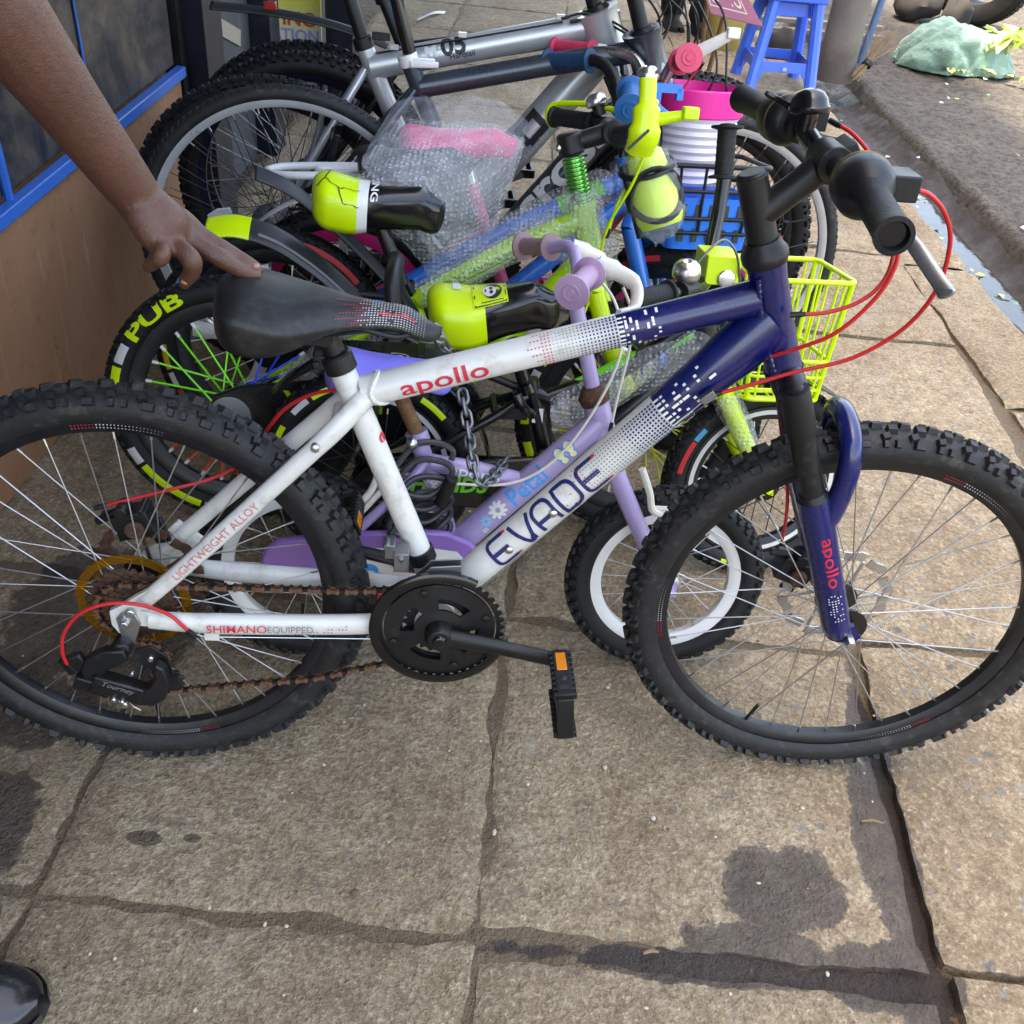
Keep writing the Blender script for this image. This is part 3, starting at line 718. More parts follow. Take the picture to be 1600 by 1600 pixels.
c.obj('crank_arm', [m_blk, m_gloss], A, 45, bevel=.0012)
c = MB(); c.tube([V3((bx, .03, bz)), V3((bx-.002, .06, bz)), V3((bx-.05, .075, bz+.010)), V3((bx-.165, .085, bz+.03))], [.012, .016, .012, .012], 12, flat=.62); c.obj('crank_arm', m_blk, A, 45, bevel=.0012)
def pedal(mw, parent):
    d = MB(); L, W_, H_ = .088, .070, .022
    for sg in (-1, 1):
        d.box((sg*W_/2, -L/2-.012, 0), (.011, L, H_))
        for i in range(9):
            for q in (-1, 1): d.box((sg*W_/2, -.016-i*.0100, q*(H_*.5+.0015)), (.010, .0055, .006))
    for i in (0, 1): d.box((0, -.012-i*L, 0), (W_, .009, H_))
    d.box((0, -L/2-.012, 0), (.026, L, .020)); d.box((0, -L*.72, 0), (W_, .008, H_*.8)); d.cyl((0, .004, 0), (0, -L*.8, 0), .007, n=12)
    d.xform(mw); pe = d.obj('pedal', m_blk, parent, 35, bevel=.0012); d = MB()
    for sg in (-1, 1): d.lathe([(.0001, .0012), (.0038, .0012), (.0055, .0)], (sg*(W_/2+.0052), -.068, .0), (sg, 0, 0), 14); d.box((sg*(W_/2+.0056), -.086, .0), (.001, .008, .012))
    d.xform(mw); d.obj('pedal_recess', m_blackp, pe)
    for sg in (-1, 1): d = MB(); d.box((sg*(W_/2+.0052), -.036, 0), (.0030, .034, H_*.62)); d.xform(mw); d.obj('reflector', m_orange, pe, bevel=.0005)
pedal(Matrix.Translation(PE+V3((0, -.012, 0))) @ Matrix.Rotation(R_(84), 4, 'Y'), A)
pedal(Matrix.Translation(V3((bx-.165, .10, bz+.03))) @ Matrix.Rotation(math.pi, 4, 'Z') @ Matrix.Rotation(R_(20), 4, 'Y'), A)
# front derailleur
d = MB(); dm = lerp(STT, STB, .78)
d.tube([dm-up*.010, dm+up*.010], .0205, 20); d.m = 1
d.plate([(-.052, -.048), (-.044, -.052), (.0, -.006), (.052, .012), (.052, .034), (.010, .030), (-.010, .004), (-.040, -.034)], (.402, -.060, .398), (1, 0, 0), (0, 0, 1), (0, 1, 0), .002)
d.plate([(-.052, -.048), (-.044, -.052), (.0, -.006), (.052, .012), (.052, .034), (.010, .030), (-.010, .004), (-.040, -.034)], (.402, -.044, .398), (1, 0, 0), (0, 0, 1), (0, 1, 0), .002)
d.box((.372, -.040, .428), (.02, .03, .03)); d.box((.356, -.034, .440), (.014, .026, .022)); d.cyl((.352, -.05, .45), (.352, -.03, .45), .005, n=8); d.cyl((.372, -.058, .44), (.372, -.03, .40), .004, n=8)
d.obj('front_derailleur', [m_blk, m_dkalu], A, 35, bevel=.001)

# fork, turned with the bars
k = MB(); k.m = 0
CR = HB+SA*.010
k.tube([HB+SA*.002, HB+SA*.018], [.026, .022], 24)                       # lower head cup
k.tube(cr([CR+V3((.004, -.060, -.016)), CR+V3((.006, -.045, -.004)), CR+V3((.004, 0, .002)), CR+V3((.006, .045, -.004)), CR+V3((.004, .060, -.016))], 5), [.019]*21, 16)
LA = (FA-CR).normalized(); ofs = .058
for sg in (-1, 1):
    a = CR+V3((.006, sg*ofs, -.004)); b = V3((FA.x-.020, sg*ofs, FA.z+.012)); mid = lerp(a, b, .39)
    k.m = 0; k.tube([a+LA*-.012, a, lerp(a, b, .12), lerp(a, b, .15), mid], [.019, .0195, .0195, .0170, .0165], 20); k.tube([mid-LA*.010, mid+LA*.002], [.0175, .0215], 20)
    k.m = 1; k.tube([mid, lerp(mid, b, .10), lerp(mid, b, .5), lerp(mid, b, .93), lerp(mid, b, 1.0), b+LA*.012], [.0215, .0225, .0215, .0210, .018, .009], 20)
    k.plate([(-.012, .01), (.016, .018), (.030, -.002), (.020, -.014), (.002, -.014)], (FA.x-.012, sg*.054, FA.z+.004), (1, 0, 0), (0, 0, 1), (0, 1, 0), .008)
    k.m = 0; k.tube([a+LA*-.0125, a+LA*-.0135], [.0125, .011], 16)
br = []
mid_ = lerp(CR, FA, .39)
k.m = 1
k.tube(cr([mid_+V3((.016, -.060, -.045)), mid_+V3((.026, -.060, -.012)), mid_+V3((.030, -.058, .045)), mid_+V3((.026, -.046, .084)), mid_+V3((.024, 0, .098)), mid_+V3((.026, .046, .084)), mid_+V3((.030, .058, .045)), mid_+V3((.030, .060, -.012)), mid_+V3((.016, .060, -.045))], 5), [.015]*41, 12, flat=1.0)
k.xform(ST); fk = k.obj('fork', [m_blk, m_navy], A, 40)
d = MB(); a_ = V3((.914, -ofs, .585)); b_2 = V3((FA.x-.020, -ofs, FA.z+.012)); WF = Wrap(ST @ lerp(a_, b_2, .18), ST @ b_2, .0217, .0205, front=ST.to_3x3() @ V3((.15, -1, 0)))
WF.g = -WF.g
put(d, letters('apollo', .024, .012, 0, 5, sx=1.5), lambda x, v: WF(x, -v), .03, -.006, 0)
dots(d, WF, .130, .185, -.010, .012, .0048, .0042, lambda u, v, i, j: (1, .4, .4) if rnd.random() < .55 else None)
d.obj('lettering', [m_redp, m_whitep], fk, smooth=False, fix=False)
d = MB(); d.cyl((FA.x, -.066, FA.z), (FA.x, .066, FA.z), .005); d.m = 1; d.lathe([(.0001, .018), (.006, .018), (.008, .014), (.008, 0)], (FA.x, -.058, FA.z), (0, -1, 0), 6)
d.xform(ST); d.obj('front_axle', [m_blk, m_alu], A)
# head set, stem, bars
SB = steer_m(STP, SA, .5)
d = MB(); Q = HT-SA*.003
d.tube([Q, Q-SA*.006, Q-SA*.014, Q-SA*.022, Q-SA*.030], [.026, .0285, .0285, .0235, .0215], 24)
d.obj('headset', m_blk, A)
d = MB(); s1 = Q-SA*.022; s2 = Q-SA*.108
d.tube([s1, s2], .0185, 22); d.tube([s2, s2-SA*.004], [.0185, .015], 22); st0 = Q-SA*.060; ce = V3((.846, 0, .978))
d.tube([st0, lerp(st0, ce, .5), ce], [.0185, .017, .0185], 18); d.tube([ce+V3((0, -.024, 0)), ce+V3((0, .024, 0))], .0215, 22); d.box(ce+V3((.012, 0, .010)), (.03, .044, .022), ((.8, 0, .6), (0, 1, 0), (-.6, 0, .8)))
d.xform(SB); d.obj('stem', m_blk, A, 40, bevel=.0015)
hb = cr([(.812, -.285, .985), (.824, -.20, .990), (.838, -.12, .992), (.846, -.055, .980), (.846, 0, .978), (.846, .055, .980), (.838, .12, .992), (.824, .20, .990), (.812, .285, .985)], 6)
d = MB(); d.tube(hb, .0125, 16); d.xform(SB); d.obj('handlebar', m_blkm, A)
def seg(a, b): return [p for p in hb if a <= p.y <= b]
for sg in (-1, 1):
    g0 = V3((.8125, sg*.288, .985)); g1 = V3((.826, sg*.185, .990)); ax = (g0-g1).normalized()
    d = MB(); d.lathe([(.0195, 0), (.0205, .004), (.0170, .012), (.0168, .060), (.0170, .098), (.0185, .103), (.0185, .107), (.0140, .1075), (.0130, .100), (.0125, .060), (.0001, .059)], g1, ax, 24); d.xform(SB); d.obj('grip', m_rubber, A, 40)
    h1 = V3((.830, sg*.150, .991)); d = MB()
    d.lathe([(.017, -.036), (.024, -.033), (.0300, -.024), (.0315, -.010), (.0310, .008), (.026, .020), (.0200, .028), (.0178, .032)], h1+ax*.006, ax, 28)
    d.box(h1+V3((.034, 0, .004)), (.034, .040, .026)); d.m = 1; d.lathe([(.0318, -.018), (.0318, -.014)], h1+ax*.004, ax, 28)
    d.xform(SB); d.obj('twist_shifter', [m_blk, M('brass_tint', srgb(120, 98, 60), .4, .6)], A, 35, bevel=.002)
    d = MB(); b1 = V3((.850, sg*.112, .985)); tip = V3((.905, sg*.235, .915))
    d.tube([V3((.838, sg*.112, .990)), b1+V3((.012, 0, -.008))], .011, 10); d.cyl(V3((.84, sg*.10, .990)), V3((.84, sg*.125, .990)), .018, n=18)
    d.tube(cr([b1+V3((.010, sg*-.012, -.006)), b1+V3((.030, sg*-.020, -.008)), b1+V3((.045, sg*-.040, -.004))], 4), .0085, 10)
    d.m = 1; d.tube(cr([b1+V3((.014, 0, -.010)), b1+V3((.030, sg*.02, -.025)), b1+V3((.042, sg*.060, -.045)), tip+V3((.004, sg*-.01, 0)), tip], 5), [.005]*5+[.006]*5+[.008]*5+[.0085]*5+[.005], 12, flat=.45)
    d.xform(SB); d.obj('brake_lever', [m_blk, M('lever_alloy', (.34, .35, .36), .38, .9, var=.12, dirt=srgb(90, 84, 78), damt=.12, ds=60) if sg < 0 else m_blk], A, 40, bevel=.0008)
d = MB(); bc = V3((.838, .085, 1.012))
d.lathe([(.0235, 0), (.025, .003), (.025, .007), (.0232, .009), (.0215, .016), (.016, .023), (.008, .0265), (.0001, .0275)], bc, (-.1, .12, 1), 32); d.cyl(bc+V3((0, 0, -.02)), bc+V3((0, 0, .002)), .012); d.tube(cr([bc+V3((-.02, .02, .002)), bc+V3((-.03, .034, .006)), bc+V3((-.045, .04, .012))], 4), [.004]*8+[.0025], 8, flat=.5)
d.xform(SB); d.obj('bell', m_gloss, A, 40)

# red cable housings
def cable(name, pts, r, mat, parent, n=8, seg=8):
    d = MB(); P_ = cr(pts, seg); d.tube(P_, r, n); d.m = 1
    for a_, b_ in ((P_[0], P_[1]), (P_[-1], P_[-2])):
        q = (b_-a_).normalized(); d.tube([a_-q*.004, a_+q*.010, a_+q*.0101, a_+q*.014], [r*1.45, r*1.45, r*1.2, r*1.2], 8)
    return d.obj(name, [mat, m_blk], parent)
RC = .0026
cable('cable', [(0.883,-0.135,0.985), (0.908,-0.13,0.982), (0.939,-0.12,0.959), (0.96,-0.11,0.923), (0.966,-0.1,0.868), (0.949,-0.085,0.814), (0.905,-0.07,0.768), (0.845,-0.055,0.739), (0.797,-0.045,0.714), (0.755,-0.036,0.693)], RC, m_red, A)
cable('cable', [(0.876,0.1,1.001), (0.896,0.07,0.993), (0.913,0.02,0.97), (0.925,-0.02,0.932), (0.933,-0.04,0.89), (0.928,-0.045,0.856), (0.908,-0.045,0.831), (0.875,-0.04,0.813), (0.836,-0.032,0.804)], RC, m_red, A)
cable('cable', [(0.892,0.06,0.974), (0.901,0.02,0.959), (0.91,-0.03,0.934), (0.931,-0.05,0.9), (0.931,-0.055,0.868), (0.916,-0.055,0.832), (0.886,-0.05,0.791), (0.85,-0.035,0.762), (0.818,-0.01,0.734), (0.802,0.03,0.696)], RC, m_red, A)
cable('cable', [(0.823,0.03,0.894), (0.826,0.04,0.859), (0.865,0.06,0.76), (0.881,0.072,0.653), (0.903,0.075,0.582), (0.929,0.07,0.5), (0.936,0.06,0.45), (0.936,0.05,0.396)], RC, m_red, A)
cable('cable', [(0.297,0.03,0.646), (0.249,0.045,0.627), (0.209,0.055,0.597), (0.177,0.06,0.553), (0.143,0.06,0.506), (0.103,0.055,0.483), (0.051,0.046,0.469), (-.052, .036, .440)], RC, m_red, A)
cable('cable', [(0.09,-0.074,0.307), (0.077,-0.076,0.326), (0.059,-0.074,0.344), (0.028,-0.082,0.365), (-0.011,-0.088,0.371), (-0.049,-0.092,0.356), (-0.074,-0.094,0.324), (-0.082,-0.094,0.293), (-0.081,-0.092,0.268), (-0.073,-0.09,0.253)], RC, m_red, A)
tubeo_ = lambda pts, r, n=6: MB().tube(pts, r, n).obj('inner_cable', m_steel, A)
tubeo_([(0.1,-0.062,0.295), (0.341,-0.052,0.291)], .0007); tubeo_([(0.466,-0.028,0.347), (0.751,-0.034,0.688)], .0007); tubeo_(cr([(-0.008,-0.095,0.22), (-0.005,-0.094,0.197), (0.004,-0.094,0.186)], 4), .0007)
MB().cyl((-0,-0.094,0.19), (0.009,-0.094,0.183), .0017, n=8).obj('cable_end', m_steel, A)
c = MB(); c.box((0.751,-0.036,0.691), (.02, .010, .012), ((.75, 0, .66), (0, 1, 0), (-.66, 0, .75))); c.obj('cable_stop', m_dkalu, A, bevel=.001)

# ------------------------------------------------------------------ pavement
def wet(t, pos, spots):
    """dark damp stains with a shape of their own; spots = (x, y, rx, ry)"""
    sep = t.n.new('ShaderNodeSeparateXYZ'); n = t.noise(pos, 9, 5, .68); n.inputs['Scale'].default_value = 9
    n2 = t.noise(pos, 2.6, 3)
    t.link(pos, sep.inputs[0]); tot = None
    for x, y, rx, ry in spots:
        dx = t.math('MULTIPLY', t.math('SUBTRACT', sep.outputs[0], x), 1/rx); dy = t.math('MULTIPLY', t.math('SUBTRACT', sep.outputs[1], y), 1/ry)
        d = t.math('SQRT', t.math('ADD', t.math('MULTIPLY', dx, dx), t.math('MULTIPLY', dy, dy)))
        d = t.math('SUBTRACT', 1.0, d); tot = d if tot is None else t.math('MAXIMUM', tot, d)
    tot = t.math('ADD', tot, t.math('MULTIPLY', t.math('SUBTRACT', n.outputs[0], .5), 1.5))
    tot = t.math('ADD', tot, t.math('MULTIPLY', t.math('SUBTRACT', n2.outputs[0], .5), .7))
    f1 = t.ramp(tot, [(.0, 0.), (.07, .88), (.22, 1.)]).outputs[0]
    return t.math('MULTIPLY', f1, t.ramp(n.outputs[0], [(.25, .85), (.6, 1.)]).outputs[0])
SPOTS = [(.465, .868, .088, .085), (.42, .772, .11, .035), (.635, .96, .045, .17), (.59, .74, .13, .055), (.640, .70, .04, .14), (.34, .732, .30, .027), (.662, .98, .022, .40), (.672, .46, .04, .2), (-.745, .82, .11, .12), (-.70, .66, .06, .10), (-.72, 1.30, .19, .20), (-.85, 1.06, .20, .11), (-.49, .835, .03, .014), (-.42, .845, .015, .008), (.52, .60, .18, .06), (.66, 1.18, .03, .10)]
t = NT('stone_slab'); p = t.pos()
a = t.noise(p, 3.2, 3, .6); b = t.noise(p, 26, 4, .72); c = t.noise(p, 110, 4, .78); e = t.noise(p, 420, 2, .7)
col = t.mix(t.ramp(a.outputs[0], [(.3, 0.), (.7, 1.)]).outputs[0], srgb(160, 140, 112), srgb(196, 178, 148))
col = t.mix(t.ramp(b.outputs[0], [(.34, 0.), (.66, 1.)]).outputs[0], t.mix(.7, col, srgb(128, 106, 80)), col)
col = t.mix(t.ramp(c.outputs[0], [(.35, .65), (.53, 0.)]).outputs[0], col, srgb(100, 83, 63))
col = t.mix(t.ramp(c.outputs[0], [(.56, 0.), (.70, .75)]).outputs[0], col, srgb(222, 207, 180))
# grey-blue aggregate set in the stone
vd = t.n.new('ShaderNodeTexVoronoi'); vd.inputs['Scale'].default_value = 34; vd.inputs['Randomness'].default_value = 1; 
wp = t.n.new('ShaderNodeVectorMath'); wp.operation = 'ADD'; sc = t.n.new('ShaderNodeVectorMath'); sc.operation = 'SCALE'; sc.inputs['Scale'].default_value = .03
nn = t.noise(p, 40, 4); t.link(nn.outputs['Color'], sc.inputs[0]); t.link(p, wp.inputs[0]); t.link(sc.outputs[0], wp.inputs[1]); t.link(wp.outputs[0], vd.inputs['Vector'])
sepc = t.n.new('ShaderNodeSeparateColor'); t.link(vd.outputs['Color'], sepc.inputs[0])
sx = t.n.new('ShaderNodeSeparateXYZ'); t.link(p, sx.inputs[0])
more = t.ramp(sx.outputs[0], [(.2, .45), (.85, 1.)]).outputs[0]
peb = t.math('MULTIPLY', t.ramp(vd.outputs['Distance'], [(.20, 1.), (.34, 0.)]).outputs[0], t.math('GREATER_THAN', t.math('ADD', sepc.outputs[0], t.math('MULTIPLY', more, .34)), 1.02))
pebf = t.math('MULTIPLY', peb, more)
col = t.mix(pebf, col, t.mix(sepc.outputs[1], srgb(106, 104, 100), srgb(156, 150, 140)))
speck = t.ramp(t.noise(p, 230, 2, .5).outputs[0], [(.765, 0.), (.79, 1.)]).outputs[0]
col = t.mix(speck, col, srgb(225, 218, 205))
# dust trodden in towards the wall
wl = t.ramp(sx.outputs[0], [(0., 1.), (1., 0.)]).outputs[0]
w_ = wet(t, p, SPOTS)
col = t.mix(t.math('MULTIPLY', w_, .88), col, t.mix(b.outputs[0], srgb(44, 37, 34), srgb(88, 75, 66)))
oi = t.n.new('ShaderNodeObjectInfo'); col = t.mix(1.0, col, t.ramp(oi.outputs['Random'], [(0., (.92, .915, .91)), (1., (1., 1., 1.))]).outputs[0], 'MULTIPLY')
lf = t.noise(p, 1.3, 3, .6); col = t.mix(1.0, col, t.ramp(lf.outputs[0], [(.32, (.88, .86, .83)), (.6, (1., 1., 1.))]).outputs[0], 'MULTIPLY')
t.link(col, t.b.inputs['Base Color'])
t.link(t.mix(w_, (.9, .9, .9), (.5, .5, .5)), t.b.inputs['Roughness'])
hgt = t.math('ADD', b.outputs[0], t.math('MULTIPLY', c.outputs[0], .5))
t.link(t.bump(hgt, 1.0, .016), t.b.inputs['Normal'])
m_slab = t.m
t = NT('joint_soil'); p = t.pos(); a = t.noise(p, 22, 4, .7); b = t.noise(p, 240, 3, .75)
cj = t.mix(b.outputs[0], t.mix(a.outputs[0], srgb(112, 94, 72), srgb(156, 136, 108)), srgb(126, 107, 82))
wj = wet(t, p, SPOTS); cj = t.mix(wj, cj, t.mix(b.outputs[0], srgb(30, 25, 24), srgb(92, 78, 70)))
t.link(cj, t.b.inputs['Base Color']); t.b.inputs['Roughness'].default_value = .75
t.link(t.bump(t.math('ADD', t.math('MULTIPLY', t.noise(p, 70, 4, .8).outputs[0], 1.4), a.outputs[0]), 1.0, .02), t.b.inputs['Normal']); m_soil = t.m

pav = MB()
def soil(u, v):
    x = -1.06+u*2.50; y = -.9+v*8.5; h = mn.noise(V3((x*9, y*9, 3)))*.004+mn.noise(V3((x*30, y*30, 8)))*.002
    return (x-.07*max(0, y-2.9)*(u > .6)*u, y, -.0075-.012*smooth(.3, .68, x)*smooth(1.6, 1.0, y)+h)
pav.grid(soil, 90, 260); pv = pav.obj('pavement', m_soil); tag(pv, kind='structure')
def slab(x0, x1, y0, y1, dz=0., seed=0, skew=0., res=.016, ch=1.):
    nx = max(8, int((x1-x0)/res)); ny = max(8, int((y1-y0)/res)); mb = MB(); vs = []
    for i in range(nx+3):
        for j in range(ny+3):
            u = min(max(i-1, 0), nx)/nx; v = min(max(j-1, 0), ny)/ny; x = x0+(x1-x0)*u; y = y0+(y1-y0)*v
            ed = min(u*(x1-x0), (1-u)*(x1-x0), v*(y1-y0), (1-v)*(y1-y0))
            k = max(0, 1-ed/.035)
            wob = mn.noise(V3((x*7+seed, y*7, seed*1.3)))*.014*ch+mn.noise(V3((x*28, y*28, seed)))*.006*ch
            nxx = (-1 if u < .5 else 1) if min(u, 1-u)*(x1-x0) < .035 else 0; nyy = (-1 if v < .5 else 1) if min(v, 1-v)*(y1-y0) < .035 else 0
            x2 = x+nxx*k*(wob-.004); y2 = y+nyy*k*(wob-.004)
            z = dz+mn.noise(V3((x*3, y*3, seed)))*.0045+mn.noise(V3((x*14, y*14, seed+5)))*.0028+mn.noise(V3((x*40, y*40, seed+9)))*.0012-.0055*k**2.5*(1+mn.noise(V3((x*11, y*11, 4))))
            if i in (0, nx+2) or j in (0, ny+2): z = -.04
            vs.append((x2+skew*(y2-2.9), y2, z))
    n2 = ny+3
    mb.add(vs, [(i*n2+j, (i+1)*n2+j, (i+1)*n2+j+1, i*n2+j+1) for i in range(nx+2) for j in range(n2-1)])
    return mb.obj('paving_slab', m_slab, pv, 50, fix=False)
YJ = [-.56, .085, .735, 1.385, 2.035, 2.69, 3.34, 3.99, 4.64, 5.29, 5.94, 6.6, 7.25]
XC = [(-1.04, -.613), (-.605, .009), (.013, .660), (.680, 1.255)]
for r0 in range(len(YJ)-1):
    for ci, (x0, x1) in enumerate(XC):
        j = (.016 if (r0 in (1, 2) and ci == 2) else .006); jl = .006
        y0 = YJ[r0]+(.018 if (r0 == 2 and ci == 2) else jl); y1 = YJ[r0+1]-(j if r0 == 1 else jl)
        if ci == 3: y0 += .03; y1 += .03
        if r0 == 2 and ci == 0: y1 -= .004
        far = r0 > 4
        slab(x0, x1, y0, y1, {3: .008}.get(ci, 0)+random.uniform(-.0015, .0015), r0*4+ci, -.02 if ci == 3 and r0 > 4 else 0, .016 if not far else .035, 1.0)
# kerb stones, skewed a little like the street
def kx(y): return 1.508-.075*(y-2.87)
for k in range(8):
    y0 = .55+k*.92+.008; y1 = .55+(k+1)*.92-.008; mb = MB()
    def kf(u, v, k=k, y0=y0, y1=y1):
        y = y0+(y1-y0)*v; prof = [(-.245, -.12), (-.243, .004), (-.215, .010), (-.15, .012), (-.08, .012), (-.03, .009), (-.006, -.002), (.0, -.03), (.004, -.22)]
        i = u*(len(prof)-1); a = int(min(i, len(prof)-2)); fr = i-a; x = prof[a][0]*(1-fr)+prof[a+1][0]*fr; z = prof[a][1]*(1-fr)+prof[a+1][1]*fr
        e = min(v, 1-v)*(y1-y0); z -= .012*max(0, 1-e/.03)**2
        n = mn.noise(V3((x*12, y*6, k)))
        return (kx(y)+x*1.0+n*.010, y, z+n*.006+mn.noise(V3((x*30, y*30, k)))*.003)
    mb.grid(kf, 33, 60); mb.obj('kerb_stone', m_slab, pv, 60)
# gutter and street
t = NT('gutter_mud'); p = t.pos(); a = t.noise(p, 6, 4, .65); b = t.noise(p, 60, 4, .75); c = t.noise(p, 260, 2, .7)
t.link(t.mix(c.outputs[0], t.mix(a.outputs[0], srgb(24, 21, 20), srgb(56, 49, 43)), srgb(64, 56, 49)), t.b.inputs['Base Color'])
t.link(t.ramp(a.outputs[0], [(.42, .22), (.58, .75)]).outputs[0], t.b.inputs['Roughness']); t.link(t.bump(t.math('ADD', b.outputs[0], t.math('MULTIPLY', c.outputs[0], .5)), .6, .014), t.b.inputs['Normal']); m_mud = t.m
gm = MB(); gm.grid(lambda u, v: (kx(-.5+9*v)-.01+u*.40, -.5+9*v, -.135+.085*smooth(.66, 1, u)+mn.noise(V3((u*3, v*60, 1)))*.018+mn.noise(V3((u*14, v*260, 5)))*.010), 30, 420)
tag(gm.obj('gutter', m_mud, None, 60), kind='structure')
t = NT('street_dirt'); p = t.pos(); a = t.noise(p, 1.1, 5, .6); b = t.noise(p, 34, 5, .78); c = t.noise(p, 120, 3, .75)
col = t.mix(t.ramp(a.outputs[0], [(.35, 0.), (.65, 1.)]).outputs[0], srgb(82, 76, 69), srgb(116, 108, 96))
col = t.mix(t.ramp(b.outputs[0], [(.38, .85), (.56, 0.)]).outputs[0], col, srgb(52, 46, 41)); col = t.mix(t.ramp(c.outputs[0], [(.66, 0.), (.75, .6)]).outputs[0], col, srgb(190, 180, 165))
t.link(col, t.b.inputs['Base Color']); t.b.inputs['Roughness'].default_value = .92
t.link(t.bump(t.math('ADD', b.outputs[0], t.math('MULTIPLY', c.outputs[0], .6)), .9, .025), t.b.inputs['Normal']); m_street = t.m
def stf(u, v):
    u = u**1.6; x = u*14; y = -2+v*15; X = kx(y)+.33+x
    k = smooth(1.0, .25, x)
    z = -.045+mn.noise(V3((X*4, y*4, 2)))*.012+(mn.noise(V3((X*18, y*18, 5)))*.014+mn.noise(V3((X*42, y*42, 1)))*.008)*(.35+.65*k)
    if x < .09: z += .014*(1-abs(x-.045)/.045)+mn.noise(V3((X*9, y*3, 1)))*.012
    return (X, y, z-.05*smooth(.02, 0, x))
st = MB(); st.grid(stf, 150, 420); tag(st.obj('street', m_street, None, 60), kind='structure')
gr = MB(); gr.add([(-60, -60, -.3), (60, -60, -.3), (60, 80, -.3), (-60, 80, -.3)], [(0, 1, 2, 3)]); tag(gr.obj('ground', m_street), kind='structure')
# standing water in the gutter
t = NT('dirty_water'); t.b.inputs['Base Color'].default_value = (.05, .045, .036, 1); t.b.inputs['Roughness'].default_value = .04; t.b.inputs['Specular IOR Level'].default_value = .6
n = t.noise(t.pos(), 14, 3); t.link(t.bump(n.outputs[0], .12, .01), t.b.inputs['Normal'])
wa = MB(); wa.grid(lambda u, v: (kx(.8+3.9*v)-.02+u*.27, .8+3.9*v, -.126), 4, 30); tag(wa.obj('gutter_water', t.m), kind='structure')
# ------------------------------------------------------------------ shop wall on the left
WX = -1.03
t = NT('brown_wall'); p = t.pos(); a = t.noise(p, 2.5, 6, .6); b = t.noise(p, 30, 7, .7)
mp = t.n.new('ShaderNodeMapping'); t.link(p, mp.inputs[0]); mp.inputs['Scale'].default_value = (1, 14, 1.5); st_ = t.noise(mp.outputs[0], 3, 6, .7)
col = t.mix(a.outputs[0], srgb(126, 88, 62), srgb(168, 124, 92)); col = t.mix(t.ramp(st_.outputs[0], [(.56, 0.), (.70, .6)]).outputs[0], col, srgb(182, 146, 116)); col = t.mix(t.ramp(b.outputs[0], [(.30, .5), (.44, 0.)]).outputs[0], col, srgb(80, 54, 40))
t.link(col, t.b.inputs['Base Color']); t.b.inputs['Roughness'].default_value = .55; t.link(t.bump(b.outputs[0], .3, .004), t.b.inputs['Normal']); m_brown = t.m
t = NT('dark_sheet'); p = t.pos(); a = t.noise(p, 4, 7, .7, .4); b = t.noise(p, 40, 6, .7)
mp = t.n.new('ShaderNodeMapping'); t.link(p, mp.inputs[0]); mp.inputs['Scale'].default_value = (1, 10, 1.2); st_ = t.noise(mp.outputs[0], 4, 6, .7)
col = t.mix(t.ramp(a.outputs[0], [(.42, 0.), (.68, 1.)]).outputs[0], srgb(24, 28, 38), srgb(104, 90, 74)); col = t.mix(t.ramp(st_.outputs[0], [(.56, 0.), (.72, .45)]).outputs[0], col, srgb(90, 92, 98))
t.link(col, t.b.inputs['Base Color']); t.b.inputs['Roughness'].default_value = .5; t.b.inputs['Metallic'].default_value = .1; t.link(t.bump(t.math('ADD', a.outputs[0], b.outputs[0]), .25, .006), t.b.inputs['Normal']); m_sheet = t.m
m_trim = M('blue_trim', srgb(36, 102, 190), .45, var=.08, dirt=srgb(60, 70, 90), damt=.06, ds=20, coat=.2)
m_dpost = M('dark_navy_post', srgb(20, 24, 36), .42, var=.3, dirt=srgb(80, 74, 70), damt=.14, ds=9)
wl = empty('shop_wall', None, Matrix.Translation((WX, 1.5, 0))); tag(wl, 'brown shop wall with a blue rail and dark metal sheets at the left edge', 'wall')
wp = MB(); wp.grid(lambda u, v: (mn.noise(V3((u*9, v*2, 4)))*.004, -2.5+u*3.84, .505*v), 40, 8); wp.box((-.06, -.58, .25), (.11, 3.83, .50)); wp.obj('plinth', m_brown, wl, 60)
tr_ = MB(); tr_.box((.006, -.58, .520), (.026, 3.84, .028)); tr_.obj('rail', m_trim, wl, bevel=.003)
for k, (y0, y1) in enumerate(((-3.0, -1.72), (-1.71, -.62), (-.61, -.06), (-.05, .335), (.345, .78), (.79, 1.335))):
    pn = MB(); pn.box((-.030+(k % 2)*.004, (y0+y1)/2+.0, 1.42), (.03, y1-y0, 1.77)); pn.obj('metal_sheet', m_sheet, wl, bevel=.003)
for y in (.34, .785):
    pn = MB(); pn.tube([(-.010, y, .54+.004*i) if False else (-.011+mn.noise(V3((y, i, 0)))*.002, y+mn.noise(V3((i*1.7, y, 1)))*.004, .54+i*.09) for i in range(20)], [.0022+.0012*abs(mn.noise(V3((i*3.3, y, 2)))) for i in range(20)], 6); pn.obj('blue_drip', m_trim, wl)
pn = MB(); pn.tube([(-.004, .345, .50+.0), (-.003, .338, .62), (-.004, .336, .8), (-.004, .335, 2.2)], [.009, .010, .006, .006], 8); pn.obj('conduit', m_trim, wl)
ups = MB(); ups.box((-.06, -.58, 2.62), (.12, 3.83, .62)); ups.obj('upper_wall', m_sheet, wl)

